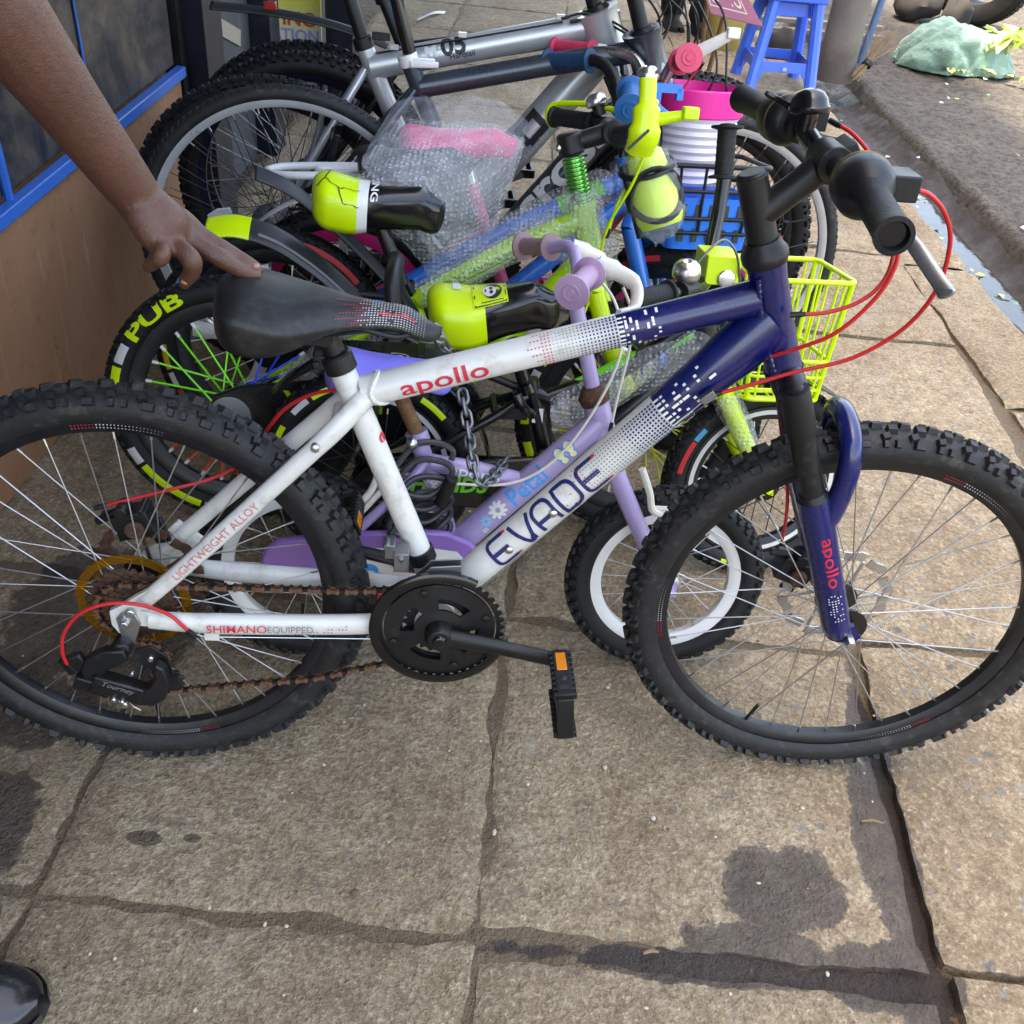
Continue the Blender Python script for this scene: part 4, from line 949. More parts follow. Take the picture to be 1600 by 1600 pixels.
# ------------------------------------------------------------------ unseen canopy, inferred; its width set to darken the wall side
t = NT('roof_sheet'); p = t.pos(); a = t.noise(p, 3, 6); t.link(t.mix(a.outputs[0], srgb(150, 146, 140), srgb(186, 182, 174)), t.b.inputs['Base Color']); t.b.inputs['Roughness'].default_value = .6; t.b.inputs['Metallic'].default_value = .2; m_roof = t.m
rf = empty('canopy', None, Matrix.Translation((.2, 2.6, 2.75))); tag(rf, 'unseen corrugated metal canopy along the shop wall, width set to darken the left side', 'canopy')
for k in range(9):
    y0 = -3.2+k*1.0; rs = MB(); rs.grid(lambda u, v: (-1.25+u*1.30, y0+v*1.02, .13-u*.26+.012*math.sin(v*1.02*2*math.pi/.076)+.002*(k % 2)), 6, 100); rs.obj('roof_sheet', m_roof, rf, 70)
for x in (-1.1, -.55, 0.0):
    bm_ = MB(); bm_.box((x, 1.3, .0-x*.095-.03), (.05, 9.0, .08)); bm_.obj('roof_beam', m_dpost, rf)

# ------------------------------------------------------------------ recessed shop front beyond the brown wall
bl = empty('shop_building', None, Matrix.Translation((-1.6, 4.0, 0))); tag(bl, 'dark shop building with a recessed entrance, unseen block raised to shade the street', 'building')
b = MB(); b.box((-3.0, -2.6, 6.7), (5.9, 11.0, 13.4)); b.box((-2.72, 5.2, 6.4), (5.5, 4.6, 12.8)); b.obj('wall', m_sheet, bl)  # unseen block, added and raised to keep the sun off the pavement
m_panel = M('grey_panel', srgb(64, 66, 70), .5, var=.25, vs=6, dirt=srgb(110, 106, 100), damt=.12, ds=6)
def wbox(par, name, mat, c, size, ax=None, bev=.003):
    d = MB(); d.box(V3(c)-par.location, size, ax); return d.obj(name, mat, par, bevel=bev)
# door post, panel with the pale stripe, second post
wbox(bl, 'door_post', m_dpost, (-1.02, 2.98, 1.3), (.10, .16, 2.6))
wbox(bl, 'door_post', m_blk, (-1.05, 2.875, 1.3), (.05, .04, 2.6))
pan = wbox(bl, 'door_panel', m_panel, (-1.10, 3.40, 1.25), (.03, .66, 2.5))
m_stripe = M('pale_stripe', srgb(150, 140, 124), .6, var=.1)
d = MB(); d.box(V3((-1.082, 3.36, .52))-bl.location, (.006, .50, .05), ((1, 0, 0), (0, .93, -.36), (0, .36, .93))); d.obj('stripe', m_stripe, bl)
d = MB(); d.tube(cr([V3(q)-bl.location for q in ((-1.08, 3.20, .34), (-1.066, 3.20, .40), (-1.066, 3.22, .44), (-1.066, 3.24, .42))], 4), .005, 6); d.obj('door_hook', m_dkalu, bl)
wbox(bl, 'door_post', m_dpost, (-1.06, 3.78, 1.3), (.10, .13, 2.6))
wbox(bl, 'door_post', m_dpost, (-.93, 4.52, 1.3), (.10, .12, 2.6)); wbox(bl, 'door_panel', m_panel, (-1.03, 4.85, 1.25), (.03, .60, 2.5))
wbox(bl, 'door_post', m_dpost, (-.86, 4.24, 1.3), (.09, .10, 2.6))
m_cream = M('cream_wall', srgb(178, 166, 138), .8, var=.1)
# sign board
sg = empty('sign_board', None, Matrix.Translation((-1.27, 4.30, .0))); tag(sg, 'yellow sign board with red and lilac lettering leaning in the shop entrance', 'sign')
t = NT('sign_face'); p = t.obj(); n = t.noise(p, 30, 2); gx = t.n.new('ShaderNodeSeparateXYZ'); t.link(p, gx.inputs[0])
t.link(t.mix(t.ramp(gx.outputs[2], [(.24, 0.), (.42, 1.)]).outputs[0], srgb(220, 222, 214), srgb(240, 226, 90)), t.b.inputs['Base Color']); t.b.inputs['Roughness'].default_value = .35
d = MB(); d.box((0, 0, .400), (.62, .014, .29)); sb = d.obj('board', t.m, sg, bevel=.002)
m_sgr = M('red_sign_ink', srgb(214, 84, 50), .5, var=.1); m_sgp = M('lilac_sign_ink', srgb(160, 158, 206), .5, var=.1)
d = MB(); v1, v2 = letters('SHOPPING', .068, .03, 0, 1), letters('DESTINATION', .060, .03, 0, 1); x1, x2 = [max(a for a, _ in q[0]) for q in (v1, v2)]
put(d, v1, lambda x, y: V3((.285+(x-x1)*1.12, -.0085, .325+y*1.05)), 0, 0, 0); put(d, v2, lambda x, y: V3((.300+(x-x2)*1.05, -.0085, .268+y)), 0, 0, 1)
d.obj('lettering', [m_sgr, m_sgp], sb, smooth=False, fix=False)

# ------------------------------------------------------------------ parts shared by the stored bikes
t = NT('bubble_wrap'); o = t.obj(); vo = t.n.new('ShaderNodeTexVoronoi'); vo.inputs['Scale'].default_value = 105; vo.inputs['Randomness'].default_value = .35; t.link(o, vo.inputs['Vector'])
big = t.noise(o, 22, 4, .65); hb_ = t.ramp(vo.outputs['Distance'], [(.15, 1.), (.55, 0.)]).outputs[0]
t.link(t.bump(t.math('ADD', t.math('MULTIPLY', hb_, 1.), t.math('MULTIPLY', big.outputs[0], 2.)), .9, .004), t.b.inputs['Normal'])
t.b.inputs['Base Color'].default_value = (.9, .9, .9, 1); t.b.inputs['Roughness'].default_value = .16; t.b.inputs['Specular IOR Level'].default_value = .8
tr = t.n.new('ShaderNodeBsdfTransparent'); tr.inputs[0].default_value = (.93, .94, .95, 1); mx = t.n.new('ShaderNodeMixShader')
t.link(t.ramp(t.math('ADD', t.math('MULTIPLY', hb_, .35), t.math('MULTIPLY', big.outputs[0], .75)), [(.25, .08), (.85, .48)]).outputs[0], mx.inputs[0])
t.link(tr.outputs[0], mx.inputs[1]); t.link(t.b.outputs[0], mx.inputs[2]); t.link(mx.outputs[0], t.out.inputs[0]); m_bubble = t.m
t = NT('clear_film'); big = t.noise(t.obj(), 30, 3); t.link(t.bump(big.outputs[0], .8, .01), t.b.inputs['Normal']); t.b.inputs['Roughness'].default_value = .12; t.b.inputs['Base Color'].default_value = (.85, .86, .88, 1)
tr = t.n.new('ShaderNodeBsdfTransparent'); mx = t.n.new('ShaderNodeMixShader'); mx.inputs[0].default_value = .14; t.link(tr.outputs[0], mx.inputs[1]); t.link(t.b.outputs[0], mx.inputs[2]); t.link(mx.outputs[0], t.out.inputs[0]); m_film = t.m
def sleeve(par, pts, r, name='bubble_wrap', seed=0, mat=None, n=22, ends=.3):
    P = cr(pts, 10); d = MB(); k = len(P); fr = d.frames(P, False); rr = r if isinstance(r, (list, tuple)) else [r]*len(pts)
    vs = []
    for i in range(k):
        f_ = i/(k-1)*(len(rr)-1); a = int(min(f_, len(rr)-2)); R0 = rr[a]+(rr[a+1]-rr[a])*(f_-a); T, N = fr[1][i], fr[2][i]; B = T.cross(N)
        for j in range(n):
            an = 2*math.pi*j/n; nz = mn.noise(V3((math.cos(an)*1.6+seed*3.1, math.sin(an)*1.6, i*.22)))
            vs.append(P[i]+(N*math.cos(an)+B*math.sin(an))*R0*(1+.22*nz)+T*(nz*.02 if i in (0, k-1) else 0))
    d.add(vs, [(i*n+j, i*n+(j+1) % n, (i+1)*n+(j+1) % n, (i+1)*n+j) for i in range(k-1) for j in range(n)])
    return d.obj(name, mat or m_bubble, par, 80, fix=False)
def tubeo(par, name, pts, r, mat, n=12, curve=0, flat=1., closed=False, ang=40):
    d = MB(); d.tube(cr(pts, curve, closed) if curve else pts, r, n, closed, flat=flat); return d.obj(name, mat, par, ang)
def grip(par, p0, p1, r, mat, fl=1.75, mw=None, ribs=6):
    p0, p1 = V3(p0), V3(p1); L = (p1-p0).length; d = MB(); pr = [(.0001, -.003), (r*.35, -.003), (r*.4, -.001), (r*.8, -.002), (r*.85, 0), (r*fl, .001), (r*fl, .005), (r*1.05, .008)]
    for i in range(ribs): z = .012+(L-.024)*(i+.5)/ribs; pr += [(r*1.02, z-.003), (r*1.06, z), (r*1.02, z+.003)]
    pr += [(r*1.05, L-.008), (r*fl*.95, L-.005), (r*fl*.95, L-.001), (r*.95, L)]
    d.lathe(pr, p0, p1-p0, 24)
    if mw is not None: d.xform(mw)
    return d.obj('grip', mat, par, 35)
def bellp(par, c, ax, r, mat, base=m_blk):
    d = MB(); d.lathe([(r*.92, 0), (r, .1*r), (r, .45*r), (r*.93, .8*r), (r*.7, 1.05*r), (r*.3, 1.18*r), (r*.2, 1.1*r), (.0001, 1.08*r)], c, ax, 28); d.m = 1
    d.cyl(V3(c)-V3(ax).normalized()*r*.9, V3(c)+V3(ax).normalized()*.002, r*.6, n=14); d.tube([V3(c), V3(c)+V3((r*1.2, -.3*r, .1*r))], r*.12, 6)
    return d.obj('bell', [mat, base], par, 40)
def frame(par, mat, st, bb, ht, hb, ax, tt, dtm=None, r=(.014, .016, .018), stay=.0085, dropw=.055, extra=None, name='frame'):
    st, bb, ht, hb, ax = V3(st), V3(bb), V3(ht), V3(hb), V3(ax); d = MB(); s_ = (st-bb).normalized(); h_ = (hb-ht).normalized()
    d.tube([st, bb], r[0]*1.08, 16); d.tube([V3(p) for p in tt], r[1], 16); d.tube([V3(p) for p in (dtm or [bb, lerp(ht, hb, .78)])], r[2], 18)
    d.tube([ht-h_*.004, lerp(ht, hb, .1), lerp(ht, hb, .9), hb+h_*.004], [r[2]*1.25, r[2]*1.12, r[2]*1.12, r[2]*1.25], 20); d.cyl(bb+V3((0, -.034, 0)), bb+V3((0, .034, 0)), .02, n=20)
    top = V3(tt[0])+V3((-.012, 0, -.006)); 
    for sg in (-1, 1):
        d.tube(cr([top+V3((0, sg*.010, 0)), lerp(top, ax, .10)+V3((0, sg*.026, 0)), lerp(top, ax, .28)+V3((0, sg*.042, 0)), lerp(top, ax, .65)+V3((0, sg*dropw*.92, 0)), ax+V3((.012, sg*dropw, .012))], 4), stay, 10)
        d.tube(cr([bb+V3((-.018, sg*.024, 0)), lerp(bb, ax, .25)+V3((0, sg*.036, 0)), lerp(bb, ax, .7)+V3((0, sg*dropw*.95, 0)), ax+V3((.012, sg*dropw, -.004))], 4), stay*1.15, 10)
        d.plate([(-.016, -.012), (.004, -.018), (.022, -.010), (.022, .018), (.006, .022), (-.014, .010)], ax+V3((0, sg*dropw, 0)), (1, 0, 0), (0, 0, 1), (0, 1, 0), .006)
        d.lathe([(.008, -.002), (.008, .010), (.004, .012)], ax+V3((0, sg*dropw, 0)), (0, sg, 0), 8)
    if extra: extra(d)
    return d.obj(name, mat, par, 38)
def fork(par, mat, ht, hb, fa, w=.048, r=.013, mw=None, crown=.03):
    ht, hb, fa = V3(ht), V3(hb), V3(fa); h_ = (hb-ht).normalized(); d = MB(); d.tube([ht, hb+h_*.01], r*.95, 14); cz = hb+h_*.016
    d.tube(cr([cz+V3((0, -w, -.014)), cz+V3((0, -w*.75, -.002)), cz, cz+V3((0, w*.75, -.002)), cz+V3((0, w, -.014))], 4), r*1.15, 12)
    for sg in (-1, 1):
        a = cz+V3((0, sg*w, -.008)); b = fa+V3((0, sg*w, 0)); d.tube(cr([a, lerp(a, b, .5)+V3((-.004, 0, 0)), lerp(a, b, .85)+V3((-.004, 0, 0)), b], 5), [r*1.08]*5+[r]*5+[r*.8]*5+[r*.62], 14)
        d.plate([(-.012, -.012), (.012, -.012), (.012, .014), (-.010, .020)], b, (1, 0, 0), (0, 0, 1), (0, 1, 0), .006); d.lathe([(.008, -.002), (.008, .009), (.004, .011)], b, (0, sg, 0), 8)
    if mw is not None: d.xform(mw)
    return d.obj('fork', mat, par, 40)
def cranks(par, bb, R, arm, ang, m_ring, m_arm, m_ped, y=-.045):
    bb = V3(bb); d = MB(); n = int(R*2*math.pi/.0127)*4; vs = []
    for q in (0, .003):
        for i in range(n):
            a = 2*math.pi*i/n; r2 = R+(.003 if i % 4 in (1, 2) else -.002); vs.append((bb.x+r2*math.cos(a), y-q, bb.z+r2*math.sin(a)))
    d.add(vs, [tuple(range(n)), tuple(range(2*n-1, n-1, -1))]+[(i, (i+1) % n, n+(i+1) % n, n+i) for i in range(n)]); d.obj('chainring', m_ring, par, 30)
    for sg in (1, -1):
        a = R_(ang)+(0 if sg > 0 else math.pi); X = V3((math.cos(a), 0, math.sin(a))); yy = V3((0, -.062*sg, 0)); d = MB(); d.tube([bb+yy*.75, bb+yy*.95, bb+yy+X*arm*.4, bb+yy*1.25+X*arm], [.014, .014, .010, .011], 10, flat=.7); d.obj('crank_arm', m_arm, par, 40)
        pc = bb+yy*1.25+X*arm+V3((0, -.05*sg, 0)); d = MB()
        for q in (-1, 1): d.box(pc+V3((q*.028, 0, 0)), (.010, .080, .022)); d.box(pc+V3((0, q*.038, 0)), (.06, .009, .022))
        d.box(pc, (.022, .08, .018)); d.obj('pedal', m_ped, par, 40, bevel=.001)
def ksaddle(par, pos, L, w, tilt, mat, wn=.022, h=.06, drop=.03, mats=None, name='saddle', lift_at=None):
    SF_ = saddle_fn(L, w, wn, h, drop, (.0, .74), .85); m_ = Matrix.Translation(V3(pos)) @ Matrix.Rotation(R_(tilt), 4, 'Y'); fn = lambda u, v, l=0: m_ @ (V3(SF_(u, v))+V3((0, 0, l)))
    d = MB()
    ut = lambda i: .5-.5*math.cos(math.pi*i/40)
    vs = [fn(ut(i), j/16-1) for i in range(41) for j in range(33)]
    fs = [(i*33+j, (i+1)*33+j, (i+1)*33+j+1, i*33+j+1) for i in range(40) for j in range(32)]
    d.add(vs, fs)
    if mats: d.I = [mats[1]((ut(i)+ut(i+1))/2, (j+.5)/16-1) for i in range(40) for j in range(32)]
    o_ = d.obj(name, mats[0] if mats else mat, par, 70, fix=False); md = o_.modifiers.new('s', 'SOLIDIFY'); md.thickness = .006; md.offset = -1
    d = MB(); d.grid(lambda u, v: fn(.10+u*.80, (v*2-1)*.5, -.022), 14, 7); d.obj('saddle_base', m_blk, par, 60)
    return o_, fn
def tyre_print(we, R, b, kn, txts, mat, size, side=-1, band=None):
    """lettering and coloured blocks on the tyre's near side; angles in degrees, text runs clockwise as seen by the camera"""
    d = MB(); fn = torus_fn(R, b, kn, side)
    for txt, a0, ph, sz in txts:
        d = MB(); put(d, letters(txt, 1., .03, 0, 3, 0, 1.05), lambda x, y: fn(R_(a0)-x*sz/(R-b), R_(ph)-y*sz*.50/b), 0, 0, 0)
        d.obj('tyre_lettering', mat, we, smooth=False, fix=False)
    for a0, a1, p0, p1, m_ in (band or []):
        d = MB(); d.grid(lambda u, v: fn(R_(a0+(a1-a0)*u), R_(p0+(p1-p0)*v)), 12, 4); d.obj('tyre_marking', m_, we, smooth=False, fix=False)
m_acc_r = M('tyre_red', srgb(196, 40, 44), .5, var=.1); m_acc_y = M('tyre_yellow', srgb(232, 190, 40), .5, var=.1); m_acc_w = M('tyre_white', srgb(205, 205, 200), .5, var=.1); m_acc_b = M('tyre_teal', srgb(60, 150, 190), .5, var=.1)
m_spg = M('green_spoke', srgb(120, 235, 40), .4, var=.05); m_spb = M('blue_spoke', srgb(40, 70, 220), .4, var=.05); m_spr = M('orange_spoke', srgb(240, 80, 40), .4, var=.05); m_spy = M('yellow_spoke', srgb(222, 232, 40), .4, var=.05)

# ------------------------------------------------------------------ small lilac bike right behind the main one
P = bike_root('kids_bike', ((-0.3450,1.2400,0),(0.9945,0.1045,0.0000),(-0.1018,0.9690,-0.2250),(-0.0235,0.2237,0.9744)), 'small faded lilac girls bike with white rims and purple chain guard behind the mountain bike')
RP = .178
wr = wheel(P, (0, 0, RP), RP, .131, .023, 'bmx', m_rubber, m_whpl, 20, m_spoke, m_steel, m_steel, rimw=.013, rimd=.017, fl=(.018, .028), spr=.001)
MP = Matrix.Identity(4)
wf = wheel(P, (.633, 0, RP), RP, .131, .023, 'bmx', m_rubber, m_whpl, 20, m_spoke, m_steel, m_steel, rimw=.013, rimd=.017, fl=(.016, .026), spr=.001)
bbP = V3((.243, 0, .196))
f_ = MB()
D0, D1 = V3((.255, 0, .222)), V3((.487, 0, .466))
f_.tube([D0, lerp(D0, D1, .6), D1], [.0235, .0235, .0225], 20); f_.tube(cr([(.213, 0, .378), (.29, 0, .368), (.372, 0, .350)], 4), .0155, 16)
f_.tube([(.192, 0, .416), (.246, 0, .26), bbP], .0150, 16); f_.tube([(.187, 0, .432), (.194, 0, .412)], .019, 16)
f_.tube([(.470, 0, .512), (.500, 0, .430)], [.0215, .0215], 20); f_.cyl(bbP+V3((0, -.035, 0)), bbP+V3((0, .035, 0)), .022)
for sg in (-1, 1):
    f_.tube(cr([(.205, sg*.012, .385), (.17, sg*.035, .345), (.09, sg*.048, .265), (.006, sg*.052, .186)], 5), .0085, 10)
    f_.tube(cr([(.225, sg*.026, .196), (.16, sg*.040, .192), (.006, sg*.052, .178)], 5), .0095, 10)
    f_.plate([(-.014, -.012), (.02, -.012), (.02, .016), (-.010, .012)], (0, sg*.052, RP), (1, 0, 0), (0, 0, 1), (0, 1, 0), .006)
fp = f_.obj('frame', m_lilac, P, 40)
tubeo(P, 'seat_post', [(.150, 0, .515), (.193, 0, .420)], .0125, M('rusty_post', srgb(120, 88, 60), .7, .4, var=.5, vs=120, dirt=srgb(160, 120, 80), damt=.3, ds=90))
d = MB(); d.cyl((.182, -.03, .424), (.182, .03, .424), .006); d.ball((.182, -.034, .424), .010); d.obj('seat_bolt', m_steel, P)
ksaddle(P, (.045, 0, .556), .20, .072, 2, M('violet_vinyl', srgb(128, 122, 226), .35, var=.06, coat=.2), h=.05, drop=.030)
fork(P, m_lilac, (.470, 0, .512), (.497, 0, .438), (.633, 0, RP), .046, .0145)
d = MB(); d.tube([(.476, 0, .497), (.471, 0, .508), (.469, 0, .515), (.466, 0, .524)], [.024, .026, .021, .016], 20); d.obj('headset', m_rust, P, 30)
tubeo(P, 'stem', [(.470, 0, .515), (.452, 0, .575), (.436, 0, .625), (.425, 0, .665)], .0125, m_lilac, 14, 5)
pts = [(.392, -.20, .716), (.418, -.15, .727), (.440, -.095, .735), (.443, -.05, .705), (.425, 0, .668), (.432, .05, .695), (.425, .10, .722), (.395, .15, .712), (.355, .21, .700)]
tubeo(P, 'handlebar', pts, .0105, m_lilac, 14, 5)
grip(P, pts[0], lerp(pts[0], pts[2], .72), .0145, m_mauve, 1.7); grip(P, pts[-1], lerp(pts[-1], pts[-3], .62), .0140, M('worn_brown_rubber', srgb(140, 112, 116), .6, var=.15), 1.7)
for sg, a in ((-1, pts[2]), (1, pts[-3])):
    a = V3(a); d = MB(); d.tube(cr([a+V3((.0, 0, .0)), a+V3((.03, sg*.005, -.008)), a+V3((.055, sg*.02, -.022)), a+V3((.05, sg*.055, -.045)), a+V3((.025, sg*.075, -.05))], 5), [.015]*5+[.012]*5+[.010]*5+[.009]*5+[.007], 12, flat=.7); d.obj('brake_lever', m_wht, P, 50)
for q in ([(.475, -.09, .715), (.505, -.06, .66), (.512, -.04, .60), (.505, -.03, .52), (.50, -.026, .46)], [(.44, .10, .70), (.49, .02, .66), (.50, -.03, .58), (.44, -.032, .44), (.36, -.027, .364), (.25, -.022, .352), (.17, -.01, .36), (.11, 0, .32)]): cable('cable', q, .0024, m_wht, P)
# chain guard with its sticker
cg = [(-.060, .200), (-.052, .226), (-.030, .243), (0, .248), (.10, .262), (.20, .270), (.245, .268), (.285, .252), (.306, .225), (.300, .190), (.275, .165), (.235, .152), (.10, .146), (-.01, .150), (-.040, .164), (-.056, .182)]
d = MB(); d.plate([(a, b) for a, b in cg], (0, -.052, .010), (1, 0, 0), (0, 0, 1), (0, 1, 0), .016); cgo = d.obj('chain_guard', m_lilac2, P, 40, bevel=.005)
d = MB(); d.m = 0; d.add([(a, -.0606, b) for a, b in ((.115, .246), (.21, .252), (.262, .246), (.285, .222), (.275, .19), (.24, .168), (.12, .162), (.105, .19), (.125, .21), (.10, .226))], [tuple(range(10))])
d.m = 1
for cx, cz, r2 in ((.118, .205, .016), (.132, .186, .020), (.205, .232, .014), (.212, .210, .012)):
    d.add([(cx+r2*math.cos(2*math.pi*i/14), -.0610, cz+r2*.8*math.sin(2*math.pi*i/14)) for i in range(14)], [tuple(range(14))])
d.m = 2
for cx, cz, r2 in ((.120, .198, .010), (.136, .182, .010)): d.add([(cx+r2*math.cos(2*math.pi*i/14), -.0614, cz+r2*.7*math.sin(2*math.pi*i/14)) for i in range(14)], [tuple(range(14))])
m_skyp = M('sky_print', srgb(52, 150, 222), .45, var=.05); m_crp = M('cream_print', srgb(236, 226, 170), .45, var=.05)
d.obj('sticker', [m_whitep, m_skyp, m_crp], cgo, smooth=False, fix=False)
d = MB(); d.tube(cr([(.248, -.066, .205), (.268, -.070, .222), (.285, -.072, .205), (.270, -.074, .180), (.235, -.074, .176), (.20, -.076, .182)], 6), [.010]*30+[.009], 10); d.obj('crank_arm', m_lilac2, P)
m_redpl = M('red_plastic', srgb(206, 66, 62), .45, var=.1)
d = MB()
for q in (-1, 1): d.box((.165, -.10+q*.032, .184), (.056, .010, .024)); d.box((.165+q*.024, -.10, .184), (.010, .07, .024))
d.box((.165, -.10, .184), (.02, .07, .018)); d.m = 1; d.box((.150, -.075, .160), (.085, .012, .020)); d.obj('pedal', [m_redpl, m_blk], P, bevel=.001)
# rear brake
d = MB(); d.tube(cr([(.130, -.034, .372), (.118, -.04, .340), (.095, -.046, .318), (.078, -.044, .328)], 5), .006, 8); d.tube([(.165, -.03, .375), (.10, -.046, .30)], .005, 8); d.obj('brake_arm', m_wht, P)
d = MB(); d.tube(cr([(.555, -.050, .405), (.572, -.054, .365), (.580, -.056, .335), (.596, -.050, .325)], 5), .006, 8); d.box((.600, -.046, .328), (.03, .014, .014)); d.obj('brake_arm', m_wht, P)
# print on the tubes
W = Wrap(D0, D1, .0237, .0226)
def flower(mb, fn, x, y, r, n, m_):
    mb.m = m_
    for k in range(n):
        a = 2*math.pi*k/n; px_, py_ = x+r*.62*math.cos(a), y+r*.62*math.sin(a)
        mb.add([fn(px_+r*.40*math.cos(a)*math.cos(q*math.pi/4)-r*.20*math.sin(a)*math.sin(q*math.pi/4), py_+r*.40*math.sin(a)*math.cos(q*math.pi/4)+r*.20*math.cos(a)*math.sin(q*math.pi/4)) for q in range(8)], [tuple(range(8))])
d = MB(); m_palb = M('pale_blue_print', srgb(130, 190, 226), .5, var=.05)
flower(d, W, .112, .006, .017, 9, 0); flower(d, W, .084, .004, .011, 8, 2); flower(d, W, .072, -.008, .006, 6, 0)
flower(d, Wrap((.192, 0, .416), (.246, 0, .26), .0150), .075, -.004, .014, 8, 0)
put(d, letters('Petal', .046, .016, 0, 5, 0, .88), W, .138, -.010, 1)
for sx_ in (-1, 1):
    for (cx, cy, rx, ry, m_) in ((.262+sx_*.010, .010, .010, .012, 1), (.262+sx_*.009, -.004, .008, .008, 1), (.262+sx_*.010, .010, .0075, .0095, 3), (.262+sx_*.009, -.004, .0058, .006, 3)):
        d.m = m_; W.lift = .0009 if m_ == 1 else .0014
        d.add([W(cx+rx*math.cos(2*math.pi*i/12), cy+ry*math.sin(2*math.pi*i/12)) for i in range(12)], [tuple(range(12))])
W.lift = .0007
d.obj('lettering', [m_whitep, m_skyp, m_palb, m_crp], fp, smooth=False, fix=False); d = MB()
put(d, letters('apollo', .024, .008, 0, 4, 0, 1.45), Wrap((.213, 0, .378), (.372, 0, .350), .0157, .0157), .032, -.005, 0)
d.obj('lettering', [m_whitep, m_skyp, m_palb, m_crp], fp, smooth=False, fix=False)
# coiled cable lock and steel chain
lk = empty('cable_lock', None, P.matrix_world @ Matrix.Translation((.2, -.03, .35))); tag(lk, 'black coiled cable lock hanging round the lilac seat tube', 'cable lock')
pts = []
for i in range(90):
    a = i/14*2*math.pi; k = i/90; pts.append((math.cos(a)*(.046+.010*math.sin(i*.9)), -.012+math.sin(a*1.0+1)*.018+.01*math.sin(i*.37), .045-.17*k+math.sin(a)*.034))
d = MB(); d.tube(cr(pts, 3), .0052, 8); d.obj('lock_cable', M('black_vinyl', (.03, .03, .032), .4, var=.2, dirt=srgb(110, 105, 98), damt=.2, ds=40), lk)
d = MB(); d.cyl((.03, -.03, -.02), (.048, -.034, .03), .011); d.obj('lock_barrel', m_blk, lk, bevel=.002)
def link_mesh(a=.011, b=.0075, r=.0028):
    d = MB(); pts = []
    for k in range(20):
        an = 2*math.pi*k/20; pts.append((b*math.sin(an), 0, a*math.cos(an)+(a*.45 if math.cos(an) > 0 else -a*.45)))
    d.tube(pts, r, 8, closed=True); return d.mesh('chain_link', m_dkalu)
LM = link_mesh()
def steel_chain(label, pts):
    e = empty('steel_chain', None, Matrix.Translation(V3(pts[0]))); tag(e, label, 'chain')
    Pp = cr(pts, 30); acc = 0; pos = [Pp[0]]
    for a, b in zip(Pp[:-1], Pp[1:]):
        acc += (b-a).length
        if acc > .0205: pos.append(b); acc = 0
    for k, (a, b) in enumerate(zip(pos[:-1], pos[1:])):
        dq = (b-a).to_track_quat('Z', 'Y').to_matrix().to_4x4(); link('chain_link', LM, e, mw=Matrix.Translation((a+b)/2-V3(pts[0])) @ dq @ Matrix.Rotation(R_(90*(k % 2)+20), 4, 'Z'))
pw = lambda s_, y, t_: P.matrix_world @ V3((s_, y, t_))
steel_chain('heavy steel chain draped over the lilac frame and locking the bikes together', [(-0.0997,1.38,0.4906), (-0.09066,1.348,0.4774), (-0.07955,1.311,0.4551), (-0.06891,1.26,0.4426), (-0.05505,1.229,0.4242), (-0.0426,1.256,0.4097), (-0.03238,1.314,0.3868), (-0.01535,1.396,0.3645)])
steel_chain('short run of steel chain hanging beside the black and yellow saddle', [(-0.1553,1.459,0.5572), (-0.1454,1.451,0.5414), (-0.135,1.461,0.516), (-0.1238,1.511,0.48)])

# ------------------------------------------------------------------ black bike with the yellow basket
K1 = bike_root('kids_bike', ((-0.2750,1.5050,0),(0.9925,0.1219,0.0000),(-0.1196,0.9743,-0.1908),(-0.0233,0.1894,0.9816)), 'black kids bike with neon yellow basket, yellow fork and black and yellow saddle')
R1 = .203
wr = wheel(K1, (0, 0, R1), R1, .155, .023, 'block', m_rubber, m_rimblk, 24, m_spokeb, m_steel, m_blkm, stripe=m_acc_w, rimd=.024, spr=.0012)
tyre_print(wr, R1, .023, .003, [], None, 1, band=[(95, 125, 70, 96, m_lime), (150, 172, 70, 96, m_lime), (40, 58, 70, 96, m_lime), (128, 140, 70, 96, m_acc_w)])
M1 = steer_m((.60, 0, .55), (.27, 0, -.96), -6)
wf = wheel(K1, (0, 0, 0), R1, .155, .023, 'block', m_rubber, m_rimblk, 24, m_spokeb, m_steel, m_blkm, stripe=m_acc_w, rimd=.024, spr=.0012, mw=M1 @ Matrix.Translation((.768, 0, R1)))
tyre_print(wf, R1, .023, .003, [], None, 1, band=[(150, 172, 74, 98, m_acc_r), (140, 149, 74, 98, m_acc_b), (20, 40, 74, 98, m_lime), (250, 280, 74, 98, m_lime)])
bb1 = (.345, 0, .215); HT1, HB1 = (.590, 0, .560), (.622, 0, .455)
frame(K1, m_blkm, (.292, 0, .395), bb1, HT1, HB1, (0, 0, R1), [(.300, 0, .372), (.33, 0, .36), (.46, 0, .42), (.597, 0, .525)], [(.345, 0, .215), (.40, 0, .26), (.608, 0, .47)], r=(.016, .016, .019))
tubeo(K1, 'seat_post', [(.255, 0, .47), (.300, 0, .345)], .0135, m_gloss)
d = MB(); d.tube([(.283, 0, .388), (.290, 0, .372)], .021, 18); d.cyl((.268, -.03, .375), (.268, .02, .375), .006); d.tube(cr([(.268, -.032, .375), (.285, -.036, .350), (.305, -.034, .335)], 4), [.009]*8+[.005], 8, flat=.6); d.obj('seat_clamp', m_gloss, K1)
d = MB(); d.box((.312, -.0155, .330), (.020, .0012, .028)); d.obj('sticker', m_whpl, K1)
so, sfn = ksaddle(K1, (.098, 0, .548), .235, .080, -8, None, .028, .070, .058, mats=([m_lime, m_gloss], lambda u, v: 0 if (u < .44 or (u < .52 and v > .1)) else 1))
d = MB()
def sq(fn, u0, u1, v0, v1, l, n=6): d.grid(lambda a, b: fn(u0+(u1-u0)*a, v0+(v1-v0)*b, l), n, n)
